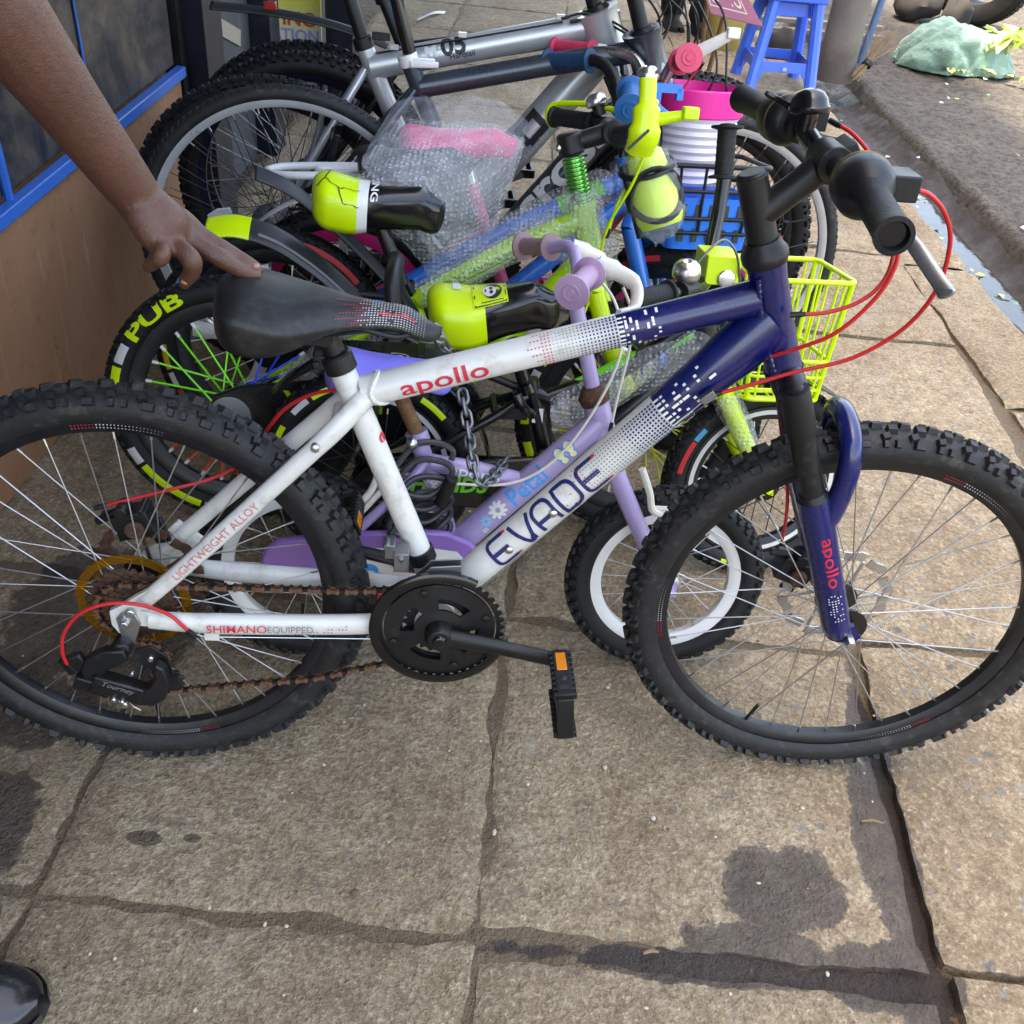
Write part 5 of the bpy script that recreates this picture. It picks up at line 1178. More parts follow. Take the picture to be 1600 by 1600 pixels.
d.m = 0; sq(sfn, .34, .60, -.52, .20, .0016); d.m = 1
for (a0, a1, b0, b1) in ((.35, .59, -.50, -.475), (.35, .59, .16, .185), (.35, .358, -.50, .185), (.582, .59, -.50, .185), (.40, .57, -.43, -.41), (.40, .57, .10, .12)): sq(sfn, a0, a1, b0, b1, .0022, 4)
def disc(fn, cu, cv, ru, rv, l, n=16): d.add([fn(cu+ru*math.cos(2*math.pi*i/n), cv+rv*math.sin(2*math.pi*i/n), l) for i in range(n)], [tuple(range(n))])
disc(sfn, .492, -.16, .070, .22, .0024); d.m = 2; disc(sfn, .470, -.17, .050, .15, .0028); d.m = 1
disc(sfn, .482, -.22, .014, .045, .0032); disc(sfn, .482, -.11, .014, .045, .0032); disc(sfn, .440, -.165, .006, .05, .0032)
d.m = 2; sq(sfn, .20, .26, -.10, .20, .0016)
d.obj('sticker', [m_lime, m_blackp, m_whitep], so, smooth=False, fix=False)
# padded back rest, carrier plate and mudguard
tubeo(K1, 'back_rest', [(.075, -.070, .485), (.045, -.074, .535), (.040, -.06, .585), (.045, 0, .60), (.040, .06, .585), (.045, .074, .535), (.075, .070, .485)], .014, m_blk, 12, 6)
d = MB(); d.plate([(-.085, -.05), (.12, -.055), (.16, -.035), (.16, .035), (.12, .055), (-.085, .05), (-.10, .03), (-.10, -.03)], (0, 0, .432), (1, 0, 0), (0, 1, 0), (0, 0, 1), .014)
for x in (-.03, .03, .09): d.box((x, 0, .441), (.016, .07, .008))
for sg in (-1, 1): d.tube([(.02, sg*.045, .425), (.0, sg*.058, R1)], .006, 8)
d.tube([(.15, 0, .425), (.29, 0, .372)], .008, 8); ca = d.obj('carrier', m_blk, K1, bevel=.003)
d = MB(); d.box((-.045, -.030, .4400), (.010, .020, .0012)); d.obj('mark', m_whitep, ca)
d = MB(); d.add([(.045+.026*math.cos(2*math.pi*i/16), -.032+.018*math.sin(2*math.pi*i/16), .4396) for i in range(16)], [tuple(range(16))]); d.m = 1; d.add([(.047+.020*math.cos(2*math.pi*i/16), -.032+.013*math.sin(2*math.pi*i/16), .4400) for i in range(16)], [tuple(range(16))]); d.m = 0
for x in (.040, .055): d.add([(x+.005*math.cos(2*math.pi*i/10), -.031+.004*math.sin(2*math.pi*i/10), .4404) for i in range(10)], [tuple(range(10))])
d.obj('emblem', [m_whitep, m_blackp], ca, smooth=False, fix=False)
d = MB(); d.grid(lambda u, v: ((R1+.024+.006*math.cos((v-.5)*3))*math.cos(R_(5+135*u)), (v-.5)*.062, R1+(R1+.024+.010*math.cos((v-.5)*3))*math.sin(R_(5+135*u))), 30, 9); o_ = d.obj('mudguard', m_gloss, K1, 60); o_.modifiers.new('s', 'SOLIDIFY').thickness = .002
cranks(K1, bb1, .062, .105, 210, m_blkm, m_blkm, m_blk)
d = MB(); d.plate([(-.03, .20), (.0, .235), (.33, .265), (.40, .25), (.42, .21), (.39, .165), (.32, .150), (-.01, .165)], (0, -.056, 0), (1, 0, 0), (0, 0, 1), (0, 1, 0), .014); cg = d.obj('chain_guard', m_blkm, K1, bevel=.004)
d = MB(); put(d, letters('GHBKIDS', .042, .03, .2, 1), lambda x, y: V3((.05+x, -.0635, .19+y))); d.obj('lettering', m_green, cg, smooth=False)
# fork and bars
fork(K1, m_lime, HT1, HB1, (.768, 0, R1), .046, .0165, M1)
sleeve(K1, [M1 @ V3((.645, -.047, .40)), M1 @ V3((.69, -.047, .33)), M1 @ V3((.725, -.047, .27))], [.027, .023, .021], seed=2)
sleeve(K1, [(.345, 0, .335), (.40, 0, .36), (.48, 0, .41), (.56, 0, .462), (.60, 0, .49)], [.036, .042, .040, .034, .028], seed=1)
d = MB(); d.tube([(.36, 0, .375), (.47, 0, .436), (.585, 0, .50)], .013, 12); d.obj('lime_tube', m_green, K1)
tubeo(K1, 'stem', [HT1, (.584, 0, .585), (.580, 0, .600)], .016, m_blk)
d = MB(); d.box((.605, -.02, .628), (.060, .085, .050)); d.m = 1; d.lathe([(.016, 0), (.016, .004), (.011, .005)], (.612, -.0625, .615), (0, -1, 0), 20); d.obj('bar_pad', [m_lime, m_chrome], K1, bevel=.008)
tubeo(K1, 'handlebar', [(.452, -.165, .600), (.505, -.135, .604), (.56, -.075, .598), (.585, -.03, .60), (.598, .02, .605), (.612, .06, .64), (.624, .09, .70), (.628, .105, .76), (.626, .118, .82)], .0125, m_gloss, 14, 6)
grip(K1, (.430, -.178, .600), (.498, -.138, .604), .0165, m_rubber, 1.45); grip(K1, (.625, .122, .845), (.628, .106, .755), .0165, m_rubber, 1.75)
bellp(K1, (.530, -.105, .625), (-.1, -.25, 1), .024, m_chrome)
d = MB(); d.tube([(.515, -.13, .604), (.545, -.095, .602)], .019, 16); d.box((.548, -.115, .590), (.05, .03, .02)); d.tube(cr([(.55, -.13, .588), (.535, -.165, .575), (.495, -.195, .565)], 4), [.008]*8+[.006], 8, flat=.5); d.obj('brake_lever', m_blk, K1, bevel=.002)
cable('cable', [(0.532,-0.1,0.62), (0.556,-0.1,0.66), (0.587,-0.09,0.686), (0.616,-0.08,0.664), (0.637,-0.06,0.611), (0.646,-0.05,0.54)], .0022, m_dkalu, K1)
# yellow wire basket
bk = MB(); c0 = V3((.80, 0, .49)); lw, ld = .105, .085
def rr(z, sx, sy, rad=.02):
    out = []
    for (x, y, a0) in ((1, 1, 0), (-1, 1, 90), (-1, -1, 180), (1, -1, 270)):
        for k in range(5): a = R_(a0+22.5*k); out.append((c0.x+x*(sx-rad)+rad*math.cos(a), y*(sy-rad)+rad*math.sin(a), z))
    return out
c0 = V3((.748, 0, .49)); tp = rr(.622, .088, .092); bt = rr(.40, .072, .074); md_ = rr(.475, .077, .078)
bk.tube(tp, .0048, 8, closed=True); bk.tube(bt, .0042, 8, closed=True); bk.tube(md_, .0040, 8, closed=True); bk.tube(rr(.445, .075, .077), .0028, 6, closed=True); bk.tube(rr(.42, .073, .075), .0028, 6, closed=True)
for i in (2, 7, 12, 17): bk.tube([tp[i], md_[i], bt[i]], .0045, 6)
for k in range(5):
    q = -.06+.03*k; bk.tube([(c0.x-.072, q, .40), (c0.x+.072, q, .40)], .0028, 6)
    if k < 4:
        x_ = -.055+.037*k
        for sg in (-1, 1): bk.tube([(c0.x+x_*1.2, sg*.092, .622), (c0.x+x_, sg*.078, .475), (c0.x+x_*.95, sg*.074, .40), (c0.x+x_*.95, 0, .40)], .0024, 6)
        for sg in (-1, 1): bk.tube([(c0.x+sg*.088, x_*1.2, .622), (c0.x+sg*.077, x_, .475), (c0.x+sg*.072, x_*.95, .40)], .0024, 6)
bk.box((.70, 0, .56), (.02, .06, .05)); bk.xform(steer_m((.60, 0, .55), (.27, 0, -.96), -2)); bk.obj('basket', m_lime, K1, 50)
d = MB(); d.grid(lambda u, v: (.768+(R1+.016)*math.cos(R_(40+85*u)), (v-.5)*.052, R1+(R1+.016)*math.sin(R_(40+85*u))), 16, 5); o_ = d.obj('mudguard', m_blk, K1, 60); o_.modifiers.new('s', 'SOLIDIFY').thickness = .002

# ------------------------------------------------------------------ black bike with the neon lettered tyre
K2 = bike_root('kids_bike', ((-0.5560,1.6000,0),(0.9925,0.1219,0.0000),(-0.1187,0.9671,-0.2250),(-0.0274,0.2233,0.9744)), 'black and lime kids bike with neon lettered tyre and coloured spokes by the wall')
R2 = .25
def spc(a):
    a = math.degrees(a) % 360; return m_spg if 75 < a < 205 else (m_spb if a <= 75 else (m_spr if a < 300 else m_spy))
wr = wheel(K2, (0, 0, R2), R2, .200, .025, 'block', m_rubber, m_rimblk, 28, None, m_whpl, m_blkm, rimd=.026, spr=.0021, spcol=spc)
tyre_print(wr, R2, .025, .003, [('PUB', 146, 112, .072), ('G', 300, 108, .06), ('KING', 40, 108, .06)], m_lime, 1, band=[(150, 160, 62, 100, m_acc_w), (162, 186, 62, 100, m_lime), (205, 214, 62, 100, m_acc_w), (216, 250, 66, 100, m_lime), (252, 262, 62, 100, m_acc_w)])
M2 = steer_m((.66, 0, .6), (.2, 0, -.98), 10)
wf = wheel(K2, (0, 0, 0), R2, .200, .025, 'block', m_rubber, m_rimblk, 28, m_spy, m_whpl, m_blkm, rimd=.026, spr=.0018, mw=M2 @ Matrix.Translation((.800, 0, R2)))
tyre_print(wf, R2, .025, .003, [], None, 1, band=[(140, 152, 62, 100, m_lime), (156, 166, 62, 100, m_acc_w), (168, 186, 62, 100, m_lime), (196, 214, 62, 100, m_lime), (216, 226, 62, 100, m_acc_w)])
bb2 = (.405, 0, .275); HT2, HB2 = (.648, 0, .665), (.685, 0, .540)
frame(K2, M('lime_black_paint', srgb(170, 214, 20), .3, var=.05, coat=.4), (.335, 0, .478), bb2, HT2, HB2, (0, 0, R2), [(.348, 0, .470), (.40, 0, .500), (.52, 0, .575), (.652, 0, .640)], [(.405, 0, .275), (.46, 0, .33), (.67, 0, .575)], r=(.016, .020, .022))
fork(K2, m_lime, HT2, HB2, (.800, 0, R2), .052, .0165, M2)
tubeo(K2, 'seat_post', [(.272, 0, .62), (.340, 0, .450)], .0135, m_gloss); d = MB(); d.tube([(.322, 0, .500), (.330, 0, .480)], .021, 18); d.cyl((.31, -.03, .485), (.31, .02, .485), .006); d.ball((.306, -.034, .486), .011); d.obj('seat_clamp', m_gloss, K2)
so, sfn = ksaddle(K2, (.158, 0, .688), .240, .076, 3, None, .028, .072, .054, mats=([m_lime, m_gloss, m_whitep], lambda u, v: 0 if u < .36 else (2 if u < .425 else 1)))
d = MB(); 
for (pts) in ([(.04, -.5), (.10, -.3), (.12, 0), (.20, .1), (.36, .15)], [(.10, -.3), (.2, -.42), (.36, -.40)], [(.12, 0), (.06, .3), (.12, .6)], [(.2, -.42), (.24, -.7), (.36, -.75)], [(.2, .1), (.26, .45), (.36, .6)]):
    q = [(a+.006*mn.noise(V3((a*40, b*9, 1))), b+.04*mn.noise(V3((a*30, b*7, 4)))) for a, b in dens(pts, 7)]
    vs, fs = stroke(q, .010); d.add([sfn(a, b, .0012) for a, b in vs], fs)
d.m = 1; put(d, letters('RACING', 1, .02, 0, 4, 0, 1), lambda x, y: sfn(.44+y*.075, .66-x*.36, .0014))
d.obj('saddle_print', [m_blackp, m_whitep], so, smooth=False, fix=False)
# mudguard with the neon tip
def fin(par, name, pts, w, th, mats, tip=None, ridge=.012):
    Pc = cr(pts, 8); d = MB(); n = len(Pc)
    def fn(u, v):
        i = u*(n-1); a = int(min(i, n-2)); p = lerp(Pc[a], Pc[a+1], i-a); ww = w[0]+(w[1]-w[0])*u; x = (v-.5)*2
        return (p.x, p.y+x*ww, p.z+ridge*(1-abs(x)**1.5)-.010)
    d.grid(fn, n, 9); 
    if tip: d.I = [1 if (i//8)/(n-1) < tip else 0 for i in range(len(d.F))]
    o_ = d.obj(name, mats, par, 30); o_.modifiers.new('s', 'SOLIDIFY').thickness = th; return o_, fn
mg, fnm = fin(K2, 'mudguard', [(-.035, 0, .582), (.02, 0, .590), (.09, 0, .572), (.16, 0, .530), (.22, 0, .480), (.28, 0, .420)], (.046, .058), .004, [M('grey_black_plastic', srgb(44, 47, 48), .4, var=.15), m_lime], .26, .030)
d = MB(); d.grid(lambda u, v: V3(fnm(.32+.5*u, .10+.05*v))+V3((0, -.0005, .0015)), 12, 2); d.obj('mark', m_greyp, mg)
tubeo(K2, 'mudguard_stay', [(.20, 0, .48), (.33, 0, .47)], .007, m_blk)
cranks(K2, bb2, .065, .125, 15, m_blkm, m_blkm, m_blk)
d = MB(); d.plate([(-.045, .235), (-.03, .285), (.02, .305), (.18, .325), (.38, .352), (.46, .33), (.49, .28), (.46, .22), (.38, .20), (.02, .215), (-.03, .215)], (0, -.060, 0), (1, 0, 0), (0, 0, 1), (0, 1, 0), .014); cg = d.obj('chain_guard', m_blkm, K2, bevel=.004)
d = MB(); d.lathe([(.040, 0), (.040, .003), (.030, .004)], (.0, -.068, .245), (0, -1, 0), 28); d.obj('hub_cap', m_dkalu, K2)
d = MB(); put(d, letters('YOUTH', .055, .03, .1, 1), lambda x, y: V3((.10+x, -.0675, .262+y))); d.obj('lettering', m_lime, cg, smooth=False)
sleeve(K2, [(.36, 0, .478), (.42, 0, .513), (.52, 0, .575), (.61, 0, .625)], [.030, .028, .028, .034], seed=4)
sleeve(K2, [(.639, 0, .690), (.655, 0, .63), (.672, 0, .575), (.70, 0, .515)], [.030, .046, .058, .034], seed=5)
sleeve(K2, [(.10, -.03, .30), (.15, -.02, .33), (.22, -.01, .39), (.30, 0, .44)], [.026, .034, .036, .030], seed=6)
d = MB(); W = Wrap((.40, 0, .500), (.60, 0, .613), .0204); put(d, letters('SPORT FASHION BIKE', .016, 0, .2, 3), W, .0, .0, 0); d.obj('lettering', m_blackp, K2, smooth=False, fix=False); d = MB(); vs, fs = stroke(dens([(0, -.004), (.19, -.004)], 10), .002); put(d, (vs, fs), W); d.obj('pinstripe', m_blackp, K2, smooth=False, fix=False)
# spring steerer, stem, bars
d = MB(); hx = (V3(HB2)-V3(HT2)).normalized(); a0 = V3(HT2); pr = [(.021, 0)]
d.tube([a0, a0-hx*.085], .0175, 18)
for k in range(11): d.lathe([(.0185, -.003), (.0215, -.0015), (.0215, .0015), (.0185, .003)], a0-hx*(.006+.0075*k), -hx, 20)
d.obj('head_spring', M('green_anodised', srgb(110, 190, 90), .25, .7, var=.05), K2, 30)
s0 = a0-hx*.088; d = MB(); d.tube([s0, s0-hx*.004, s0-hx*.036, s0-hx*.040], [.020, .024, .024, .018], 20); se = s0-hx*.026+V3((.075, 0, .020)); d.tube([s0-hx*.02, se], [.016, .018], 12); d.tube([se+V3((0, -.03, 0)), se+V3((0, .03, 0))], .022, 18); d.m = 1
d.ball(s0-hx*.012+V3((-.024, -.008, 0)), .007); d.obj('stem', [m_blk, m_chrome], K2, bevel=.002)
bars = [(0.696,-0.23,0.81), (0.677,-0.14,0.798), (.716, -.055, .795), tuple(se), (.712, .055, .800), (0.685,0.13,0.799), (0.609,0.22,0.799)]
tubeo(K2, 'handlebar', bars, .0125, m_blk, 14, 6)
grip(K2, bars[0], lerp(bars[0], bars[1], .95), .0170, m_rubber, 1.3); grip(K2, bars[-1], lerp(bars[-1], bars[-2], .9), .0160, m_rubber, 1.3)
tubeo(K2, 'grip_loop', [V3(bars[-1])+V3((.0, 0, -.020)), V3(bars[-1])+V3((-.012, .006, 0)), V3(bars[-1])+V3((0, 0, .022)), lerp(bars[-1], bars[-2], .6)+V3((.01, 0, .03)), lerp(bars[-1], bars[-2], 1.2)+V3((.02, 0, .024))], .006, m_lime, 8, 6, flat=1)
bellp(K2, lerp(bars[-2], bars[-1], .05)+V3((0, 0, .030)), (-.35, .2, .9), .020, m_chrome)
b0 = V3(bars[0]); d = MB(); d.tube(cr([b0+V3((.004, .012, -.028)), b0+V3((.006, -.004, .0)), b0+V3((.006, .0, .045)), b0+V3((.004, .004, .082))], 6), [.024]*4+[.026]*4+[.022]*4+[.014]*6+[.013], 16, flat=.62); d.obj('lever_guard', m_lime, K2, 50)
d = MB(); d.box(b0+V3((-.006, -.022, -.008)), (.044, .002, .004), ((.7, 0, .7), (0, 1, 0), (-.7, 0, .7))); d.obj('mark', m_blackp, K2)
d = MB(); d.tube([b0+V3((.02, .03, .018)), b0+V3((.07, .015, .03))], [.011, .008], 12); d.box(b0+V3((.080, .012, .034)), (.026, .022, .020)); d.tube([b0+V3((.015, .07, .01)), b0+V3((.03, .06, .05))], .010, 10); d.obj('brake_lever', m_lime, K2, bevel=.003)
d = MB(); d.tube(cr([(.725, .09, .80), (.75, .13, .81), (.75, .19, .815)], 4), [.010]*8+[.007], 8, flat=.6); d.obj('brake_lever', m_lime, K2)
cable('cable', [(.735, -.12, .79), (.720, -.10, .72), (.690, -.07, .64), (.680, -.06, .57), (.670, -.06, .50), (.655, -.06, .455)], .0028, m_lime, K2)
cable('cable', [(.745, .10, .79), (.735, -.04, .74), (.705, -.06, .68), (.690, -.065, .62)], .0028, m_lime, K2)
# bottle in its cage, wrapped in film, lying against the bars
bo = empty('water_bottle', None, K2.matrix_world @ Matrix.Translation((.765, -.05, .70))); tag(bo, 'neon yellow water bottle in a black cage wrapped in clear film', 'bottle')
ax_ = V3((.34, -.14, -.93)).normalized(); d = MB(); tpb = V3((-.026, 0, .075)); d.lathe([(.0001, 0), (.020, .001), (.032, .010), (.036, .03), (.040, .055), (.037, .068), (.042, .085), (.044, .125), (.038, .140), (.0001, .143)], tpb, ax_, 28); d.obj('bottle', m_lime, bo, 50)
d = MB(); ux = ax_.cross(V3((0, 1, 0))).normalized(); uy = ax_.cross(ux)
for hh, tl in ((.035, .4), (.085, -1.1), (.085, 1.1)):
    d.tube([tpb+ax_*(hh+tl*.04*math.sin(2*math.pi*k/24))+(ux*math.cos(2*math.pi*k/24)+uy*math.sin(2*math.pi*k/24))*.0455 for k in range(24)], .0075, 8, closed=True, flat=.5)
d.tube([tpb-ux*.040+ax_*.02, tpb-ux*.041+ax_*.15], .008, 8); d.obj('cage', m_blk, bo, 50)
sleeve(bo, [tpb+ax_*.01, tpb+ax_*.06, tpb+ax_*.12, tpb+ax_*.165], [.040, .048, .050, .020], 'film', 3, m_film)

# ------------------------------------------------------------------ blue bike
K3 = bike_root('kids_bike', ((-0.5400,1.8500,0),(0.9848,0.1736,0.0000),(-0.1699,0.9633,-0.2079),(-0.0361,0.2048,0.9781)), 'blue bubble-wrapped kids bike with blue grips and a blue front basket')
wr = wheel(K3, (0, 0, .25), .25, .200, .025, 'block', m_rubber, m_rimblk, 24, m_whpl, m_steel, m_blkm, rimd=.024, spr=.0015)
tyre_print(wr, .25, .025, .003, [], None, 1, band=[(38, 72, 66, 92, m_acc_r), (74, 82, 66, 92, m_acc_w), (84, 90, 66, 92, m_acc_y), (150, 178, 66, 92, m_acc_r), (180, 194, 66, 92, m_acc_y), (196, 204, 66, 92, m_acc_w), (206, 226, 66, 92, m_acc_r), (228, 240, 66, 92, m_acc_b), (128, 148, 66, 92, m_acc_b)])
d = MB()
for k in range(5): a = R_(20+72*k); d.tube([(.03*math.cos(a), -.004, .25+.03*math.sin(a)), (.17*math.cos(a+.1), -.004, .25+.17*math.sin(a+.1))], [.012, .018], 8, flat=.5)
d.obj('wheel_blade', m_whpl, K3)
M3 = steer_m((.745, 0, .65), (.27, 0, -.96), 34)
wf = wheel(K3, (0, 0, 0), .25, .200, .025, 'block', m_rubber, m_rimblk, 24, m_spg, m_steel, m_blkm, rimd=.024, spr=.0015, mw=M3 @ Matrix.Translation((.880, 0, .25)))
tyre_print(wf, .25, .025, .003, [], None, 1, band=[(60, 88, 66, 94, m_acc_r), (50, 58, 66, 94, m_acc_w), (38, 48, 66, 94, m_acc_y), (10, 36, 66, 94, m_acc_r), (100, 130, 66, 94, m_acc_r), (132, 140, 66, 94, m_acc_y)])
HT3, HB3 = (.735, 0, .665), (.770, 0, .560); bb3 = (.40, 0, .27)
frame(K3, m_blue, (.330, 0, .440), bb3, HT3, HB3, (0, 0, .25), [(.285, 0, .385), (.34, 0, .42), (.50, 0, .510), (.745, 0, .625)], [(.40, 0, .27), (.45, 0, .33), (.755, 0, .590)], r=(.016, .020, .020))
fork(K3, m_blue, HT3, HB3, (.880, 0, .25), .052, .0175, M3)
tubeo(K3, 'seat_post', [(.296, 0, .60), (.335, 0, .42)], .0135, m_gloss)
sleeve(K3, [(.34, 0, .42), (.46, 0, .487), (.58, 0, .55), (.70, 0, .605)], [.032, .036, .036, .040], seed=8)
d = MB(); d.tube([(.60, 0, .5575), (.69, 0, .600)], .0205, 14, cap=False); d.obj('green_band', m_green, K3)
sleeve(K3, [(.74, 0, .66), (.76, 0, .60), (.80, -.02, .53)], [.040, .055, .030], seed=9)
so, sfn = ksaddle(K3, (.180, 0, .655), .235, .072, -3, m_blk, .026, .055, .03)
d = MB(); put(d, letters('AOLKE', 1, .03, .1, 3), lambda x, y: sfn(.62+x*.085, -.42+y*.22, .0015)); d.obj('lettering', m_greyp, so, smooth=False, fix=False)
mg, fnm = fin(K3, 'mudguard', [(-.02, 0, .605), (.05, 0, .575), (.12, 0, .520), (.19, 0, .455), (.25, 0, .395), (.30, 0, .36)], (.034, .042), .004, MATS['grey_black_plastic'], None, .022)
d = MB(); d.box(V3(fnm(.42, .12))+V3((0, -.004, .002)), (.030, .012, .014), ((.78, 0, -.62), (0, 1, 0), (.62, 0, .78))); d.obj('reflector', M('red_reflector', srgb(170, 40, 32), .25, coat=.5), K3, bevel=.001)
tubeo(K3, 'mudguard_stay', [(.28, 0, .38), (.335, 0, .42)], .008, m_blk)
cranks(K3, bb3, .065, .12, 120, m_blkm, m_blkm, m_blk)
d = MB(); d.plate([(-.04, .235), (-.02, .290), (.35, .335), (.44, .315), (.47, .26), (.42, .20), (.33, .19), (-.02, .215)], (0, -.060, 0), (1, 0, 0), (0, 0, 1), (0, 1, 0), .014); cg = d.obj('chain_guard', m_blkm, K3, bevel=.004)
d = MB(); put(d, letters('BABEL', .050, .03, .15, 1), lambda x, y: V3((.16+x*1.3, -.0675, .262+y))); d.obj('lettering', m_greyp, cg, smooth=False); d = MB(); d.add([(.36, -.0675, .262), (.42, -.0675, .262), (.40, -.0675, .298), (.36, -.0675, .298)], [(0, 1, 2, 3)]); d.obj('mark', m_green, cg)
bars = [(0.674,-0.24,0.772), (0.693,-0.15,0.801), (.720, -.09, .800), (.728, -.05, .755), (.728, 0, .735), (.720, .05, .755), (0.713,0.085,0.806), (0.678,0.13,0.839), (0.59,0.22,0.828)]
tubeo(K3, 'handlebar', bars, .0125, m_blk, 14, 6); tubeo(K3, 'stem', [HT3, (.724, 0, .72), (.728, 0, .735)], .017, m_blk)
m_blgr = M('blue_rubber', srgb(26, 96, 158), .5, var=.08); m_blgr2 = M('dark_blue_rubber', srgb(22, 62, 96), .5, var=.08)
grip(K3, bars[0], V3(bars[0])+(V3(bars[1])-V3(bars[0]))*1.0, .0185, m_blgr, 1.55); grip(K3, bars[-1], lerp(bars[-1], bars[-2], .92), .0180, m_blgr2, 1.5)
bellp(K3, (0.737,-0.1,0.817), (-.2, -.15, 1), .022, m_chrome)
d = MB(); bz = V3((0.769,-0.14,0.805)); d.tube(cr([bz+V3((-.04, .03, -.01)), bz+V3((-.022, .0, -.004)), bz+V3((-.020, 0, -.030)), bz+V3((.0, 0, -.045))], 4), .008, 10); d.box(bz+V3((-.002, 0, .002)), (.052, .016, .016)); d.box(bz+V3((.022, 0, -.008)), (.012, .016, .020)); d.obj('brake_lever', m_bluepl, K3, bevel=.002)
d = MB(); d.tube(cr([(.715, .10, .80), (.75, .11, .805), (.775, .14, .80), (.755, .20, .79)], 4), [.010]*4+[.008]*4+[.006]*5, 8, flat=.6); d.obj('brake_lever', m_blk, K3)
cable('cable', [(.77, .11, .805), (.80, .06, .77), (.80, -.02, .70), (.78, -.05, .62)], .0024, m_blk, K3)
# wire carrier and blue basket in front
def rbox(cx, cz, sx, sy, rad=.022):
    out = []
    for (x, y, a0) in ((1, 1, 0), (-1, 1, 90), (-1, -1, 180), (1, -1, 270)):
        for k in range(5): a = R_(a0+22.5*k); out.append((cx+x*(sx-rad)+rad*math.cos(a), y*(sy-rad)+rad*math.sin(a), cz))
    return out
bk = MB(); BX = .905
for z, s1, s2, r2 in ((.665, .112, .105, .0052), (.615, .108, .10, .0042), (.560, .10, .092, .0042), (.53, .095, .088, .0042)): bk.tube(rbox(BX, z, s1, s2), r2, 8, closed=True)
for k in range(4):
    for sg in (-1, 1): bk.tube([(BX-.08+.053*k, sg*.105, .665), (BX-.07+.046*k, sg*.088, .53)], .0032, 6)
bk.tube([(BX-.112, 0, .665), (.745, 0, .70)], .006, 8); bk.obj('wire_carrier', m_blk, K3)
d = MB(); zs = (.50, .54, .555, .595, .61)
o1 = rbox(BX, .60, .098, .092); o0 = rbox(BX, .495, .086, .080); n = 20
d.add(o0+o1+[(a*.97+BX*.03, b*.96, c) for a, b, c in o1]+[(a*.97+BX*.03, b*.96, c+.004) for a, b, c in o0], [(i, (i+1) % n, n+(i+1) % n, n+i) for i in range(n)]+[(n+i, n+(i+1) % n, 2*n+(i+1) % n, 2*n+i) for i in range(n)]+[(2*n+i, 2*n+(i+1) % n, 3*n+(i+1) % n, 3*n+i) for i in range(n)]+[tuple(range(n-1, -1, -1)), tuple(range(3*n, 4*n))])
bsk = d.obj('basket', m_bluepl, K3, 50)
d = MB(); 
for k in range(5):
    for z in (.575, .525): d.box((BX-.06+.03*k, -.0905+(.004 if z < .55 else 0), z), (.011, .003, .026))
d.obj('basket_slot', m_blackp, bsk)
# ------------------------------------------------------------------ pink bike
K4 = bike_root('kids_bike', ((-0.4200,2.0000,0),(0.9888,0.1495,0.0000),(-0.1473,0.9737,-0.1736),(-0.0260,0.1717,0.9848)), 'pink kids bike with rose grips, white rear rack and pink and white basket')
m_pinkr = M('pink_rim', srgb(226, 46, 120), .35, var=.06)
wr = wheel(K4, (0, 0, .25), .25, .200, .025, 'block', m_rubber, m_pinkr, 24, m_spoke, m_steel, m_blkm, rimd=.026, stripe=None)
M4 = steer_m((.64, 0, .70), (.2, 0, -.98), 4)
wf = wheel(K4, (0, 0, 0), .25, .200, .025, 'block', m_rubber, m_pinkr, 24, m_spoke, m_steel, m_blkm, rimd=.026, mw=M4 @ Matrix.Translation((.800, 0, .25)))
HT4, HB4 = (.632, 0, .690), (.675, 0, .565); bb4 = (.385, 0, .27); m_pinkp = M('pink_paint', srgb(222, 96, 140), .3, var=.06, coat=.4)
frame(K4, m_pinkp, (.275, 0, .56), bb4, HT4, HB4, (0, 0, .25), [(.31, 0, .46), (.42, 0, .42), (.55, 0, .50), (.65, 0, .61)], [(.385, 0, .27), (.50, 0, .36), (.663, 0, .60)])
fork(K4, m_pinkp, HT4, HB4, (.800, 0, .25), .052, .0150, M4)
tubeo(K4, 'seat_post', [(.255, 0, .63), (.28, 0, .55)], .0135, m_chrome); so, sfn = ksaddle(K4, (.118, 0, .662), .25, .098, -3, M('pink_vinyl', srgb(246, 60, 130), .4, var=.05), .030, .06, .034)
cranks(K4, bb4, .065, .12, 60, m_whpl, m_chrome, m_rose)
rk = MB(); lo = cr([(.14, -.055, .575), (.0, -.058, .572), (-.12, -.052, .566), (-.155, 0, .564), (-.12, .052, .566), (0, .058, .572), (.14, .055, .575)], 6); rk.tube(lo, .0085, 10); rk.tube(cr([(.14, -.026, .575), (-.02, -.028, .571), (-.05, 0, .570), (-.02, .028, .571), (.14, .026, .575)], 6), .0075, 8)
for sg in (-1, 1): rk.plate([(-.016, 0), (.016, 0), (.01, -.10), (-.010, -.10)], (.0, sg*.058, .568), (1, 0, 0), (0, 0, 1), (0, 1, 0), .006); rk.tube([(.0, sg*.058, .47), (.005, sg*.060, .255)], .006, 8)
rk.obj('rear_rack', m_whpl, K4, 40)
d = MB(); d.grid(lambda u, v: ((.275)*math.cos(R_(30+120*u)), (v-.5)*.06, .25+.275*math.sin(R_(30+120*u))), 20, 5); o_ = d.obj('mudguard', m_whpl, K4, 60); o_.modifiers.new('s', 'SOLIDIFY').thickness = .002
bars = [(0.659,-0.22,0.847), (0.665,-0.12,0.831), (.665, -.075, .825), (.655, -.04, .780), (.645, 0, .765), (.640, .04, .785), (.615, .09, .825), (0.549,0.13,0.828), (0.467,0.22,0.826)]
tubeo(K4, 'handlebar', bars, .0115, m_chrome, 14, 6); tubeo(K4, 'stem', [HT4, (.622, 0, .735), (.645, 0, .765)], .0155, m_chrome)
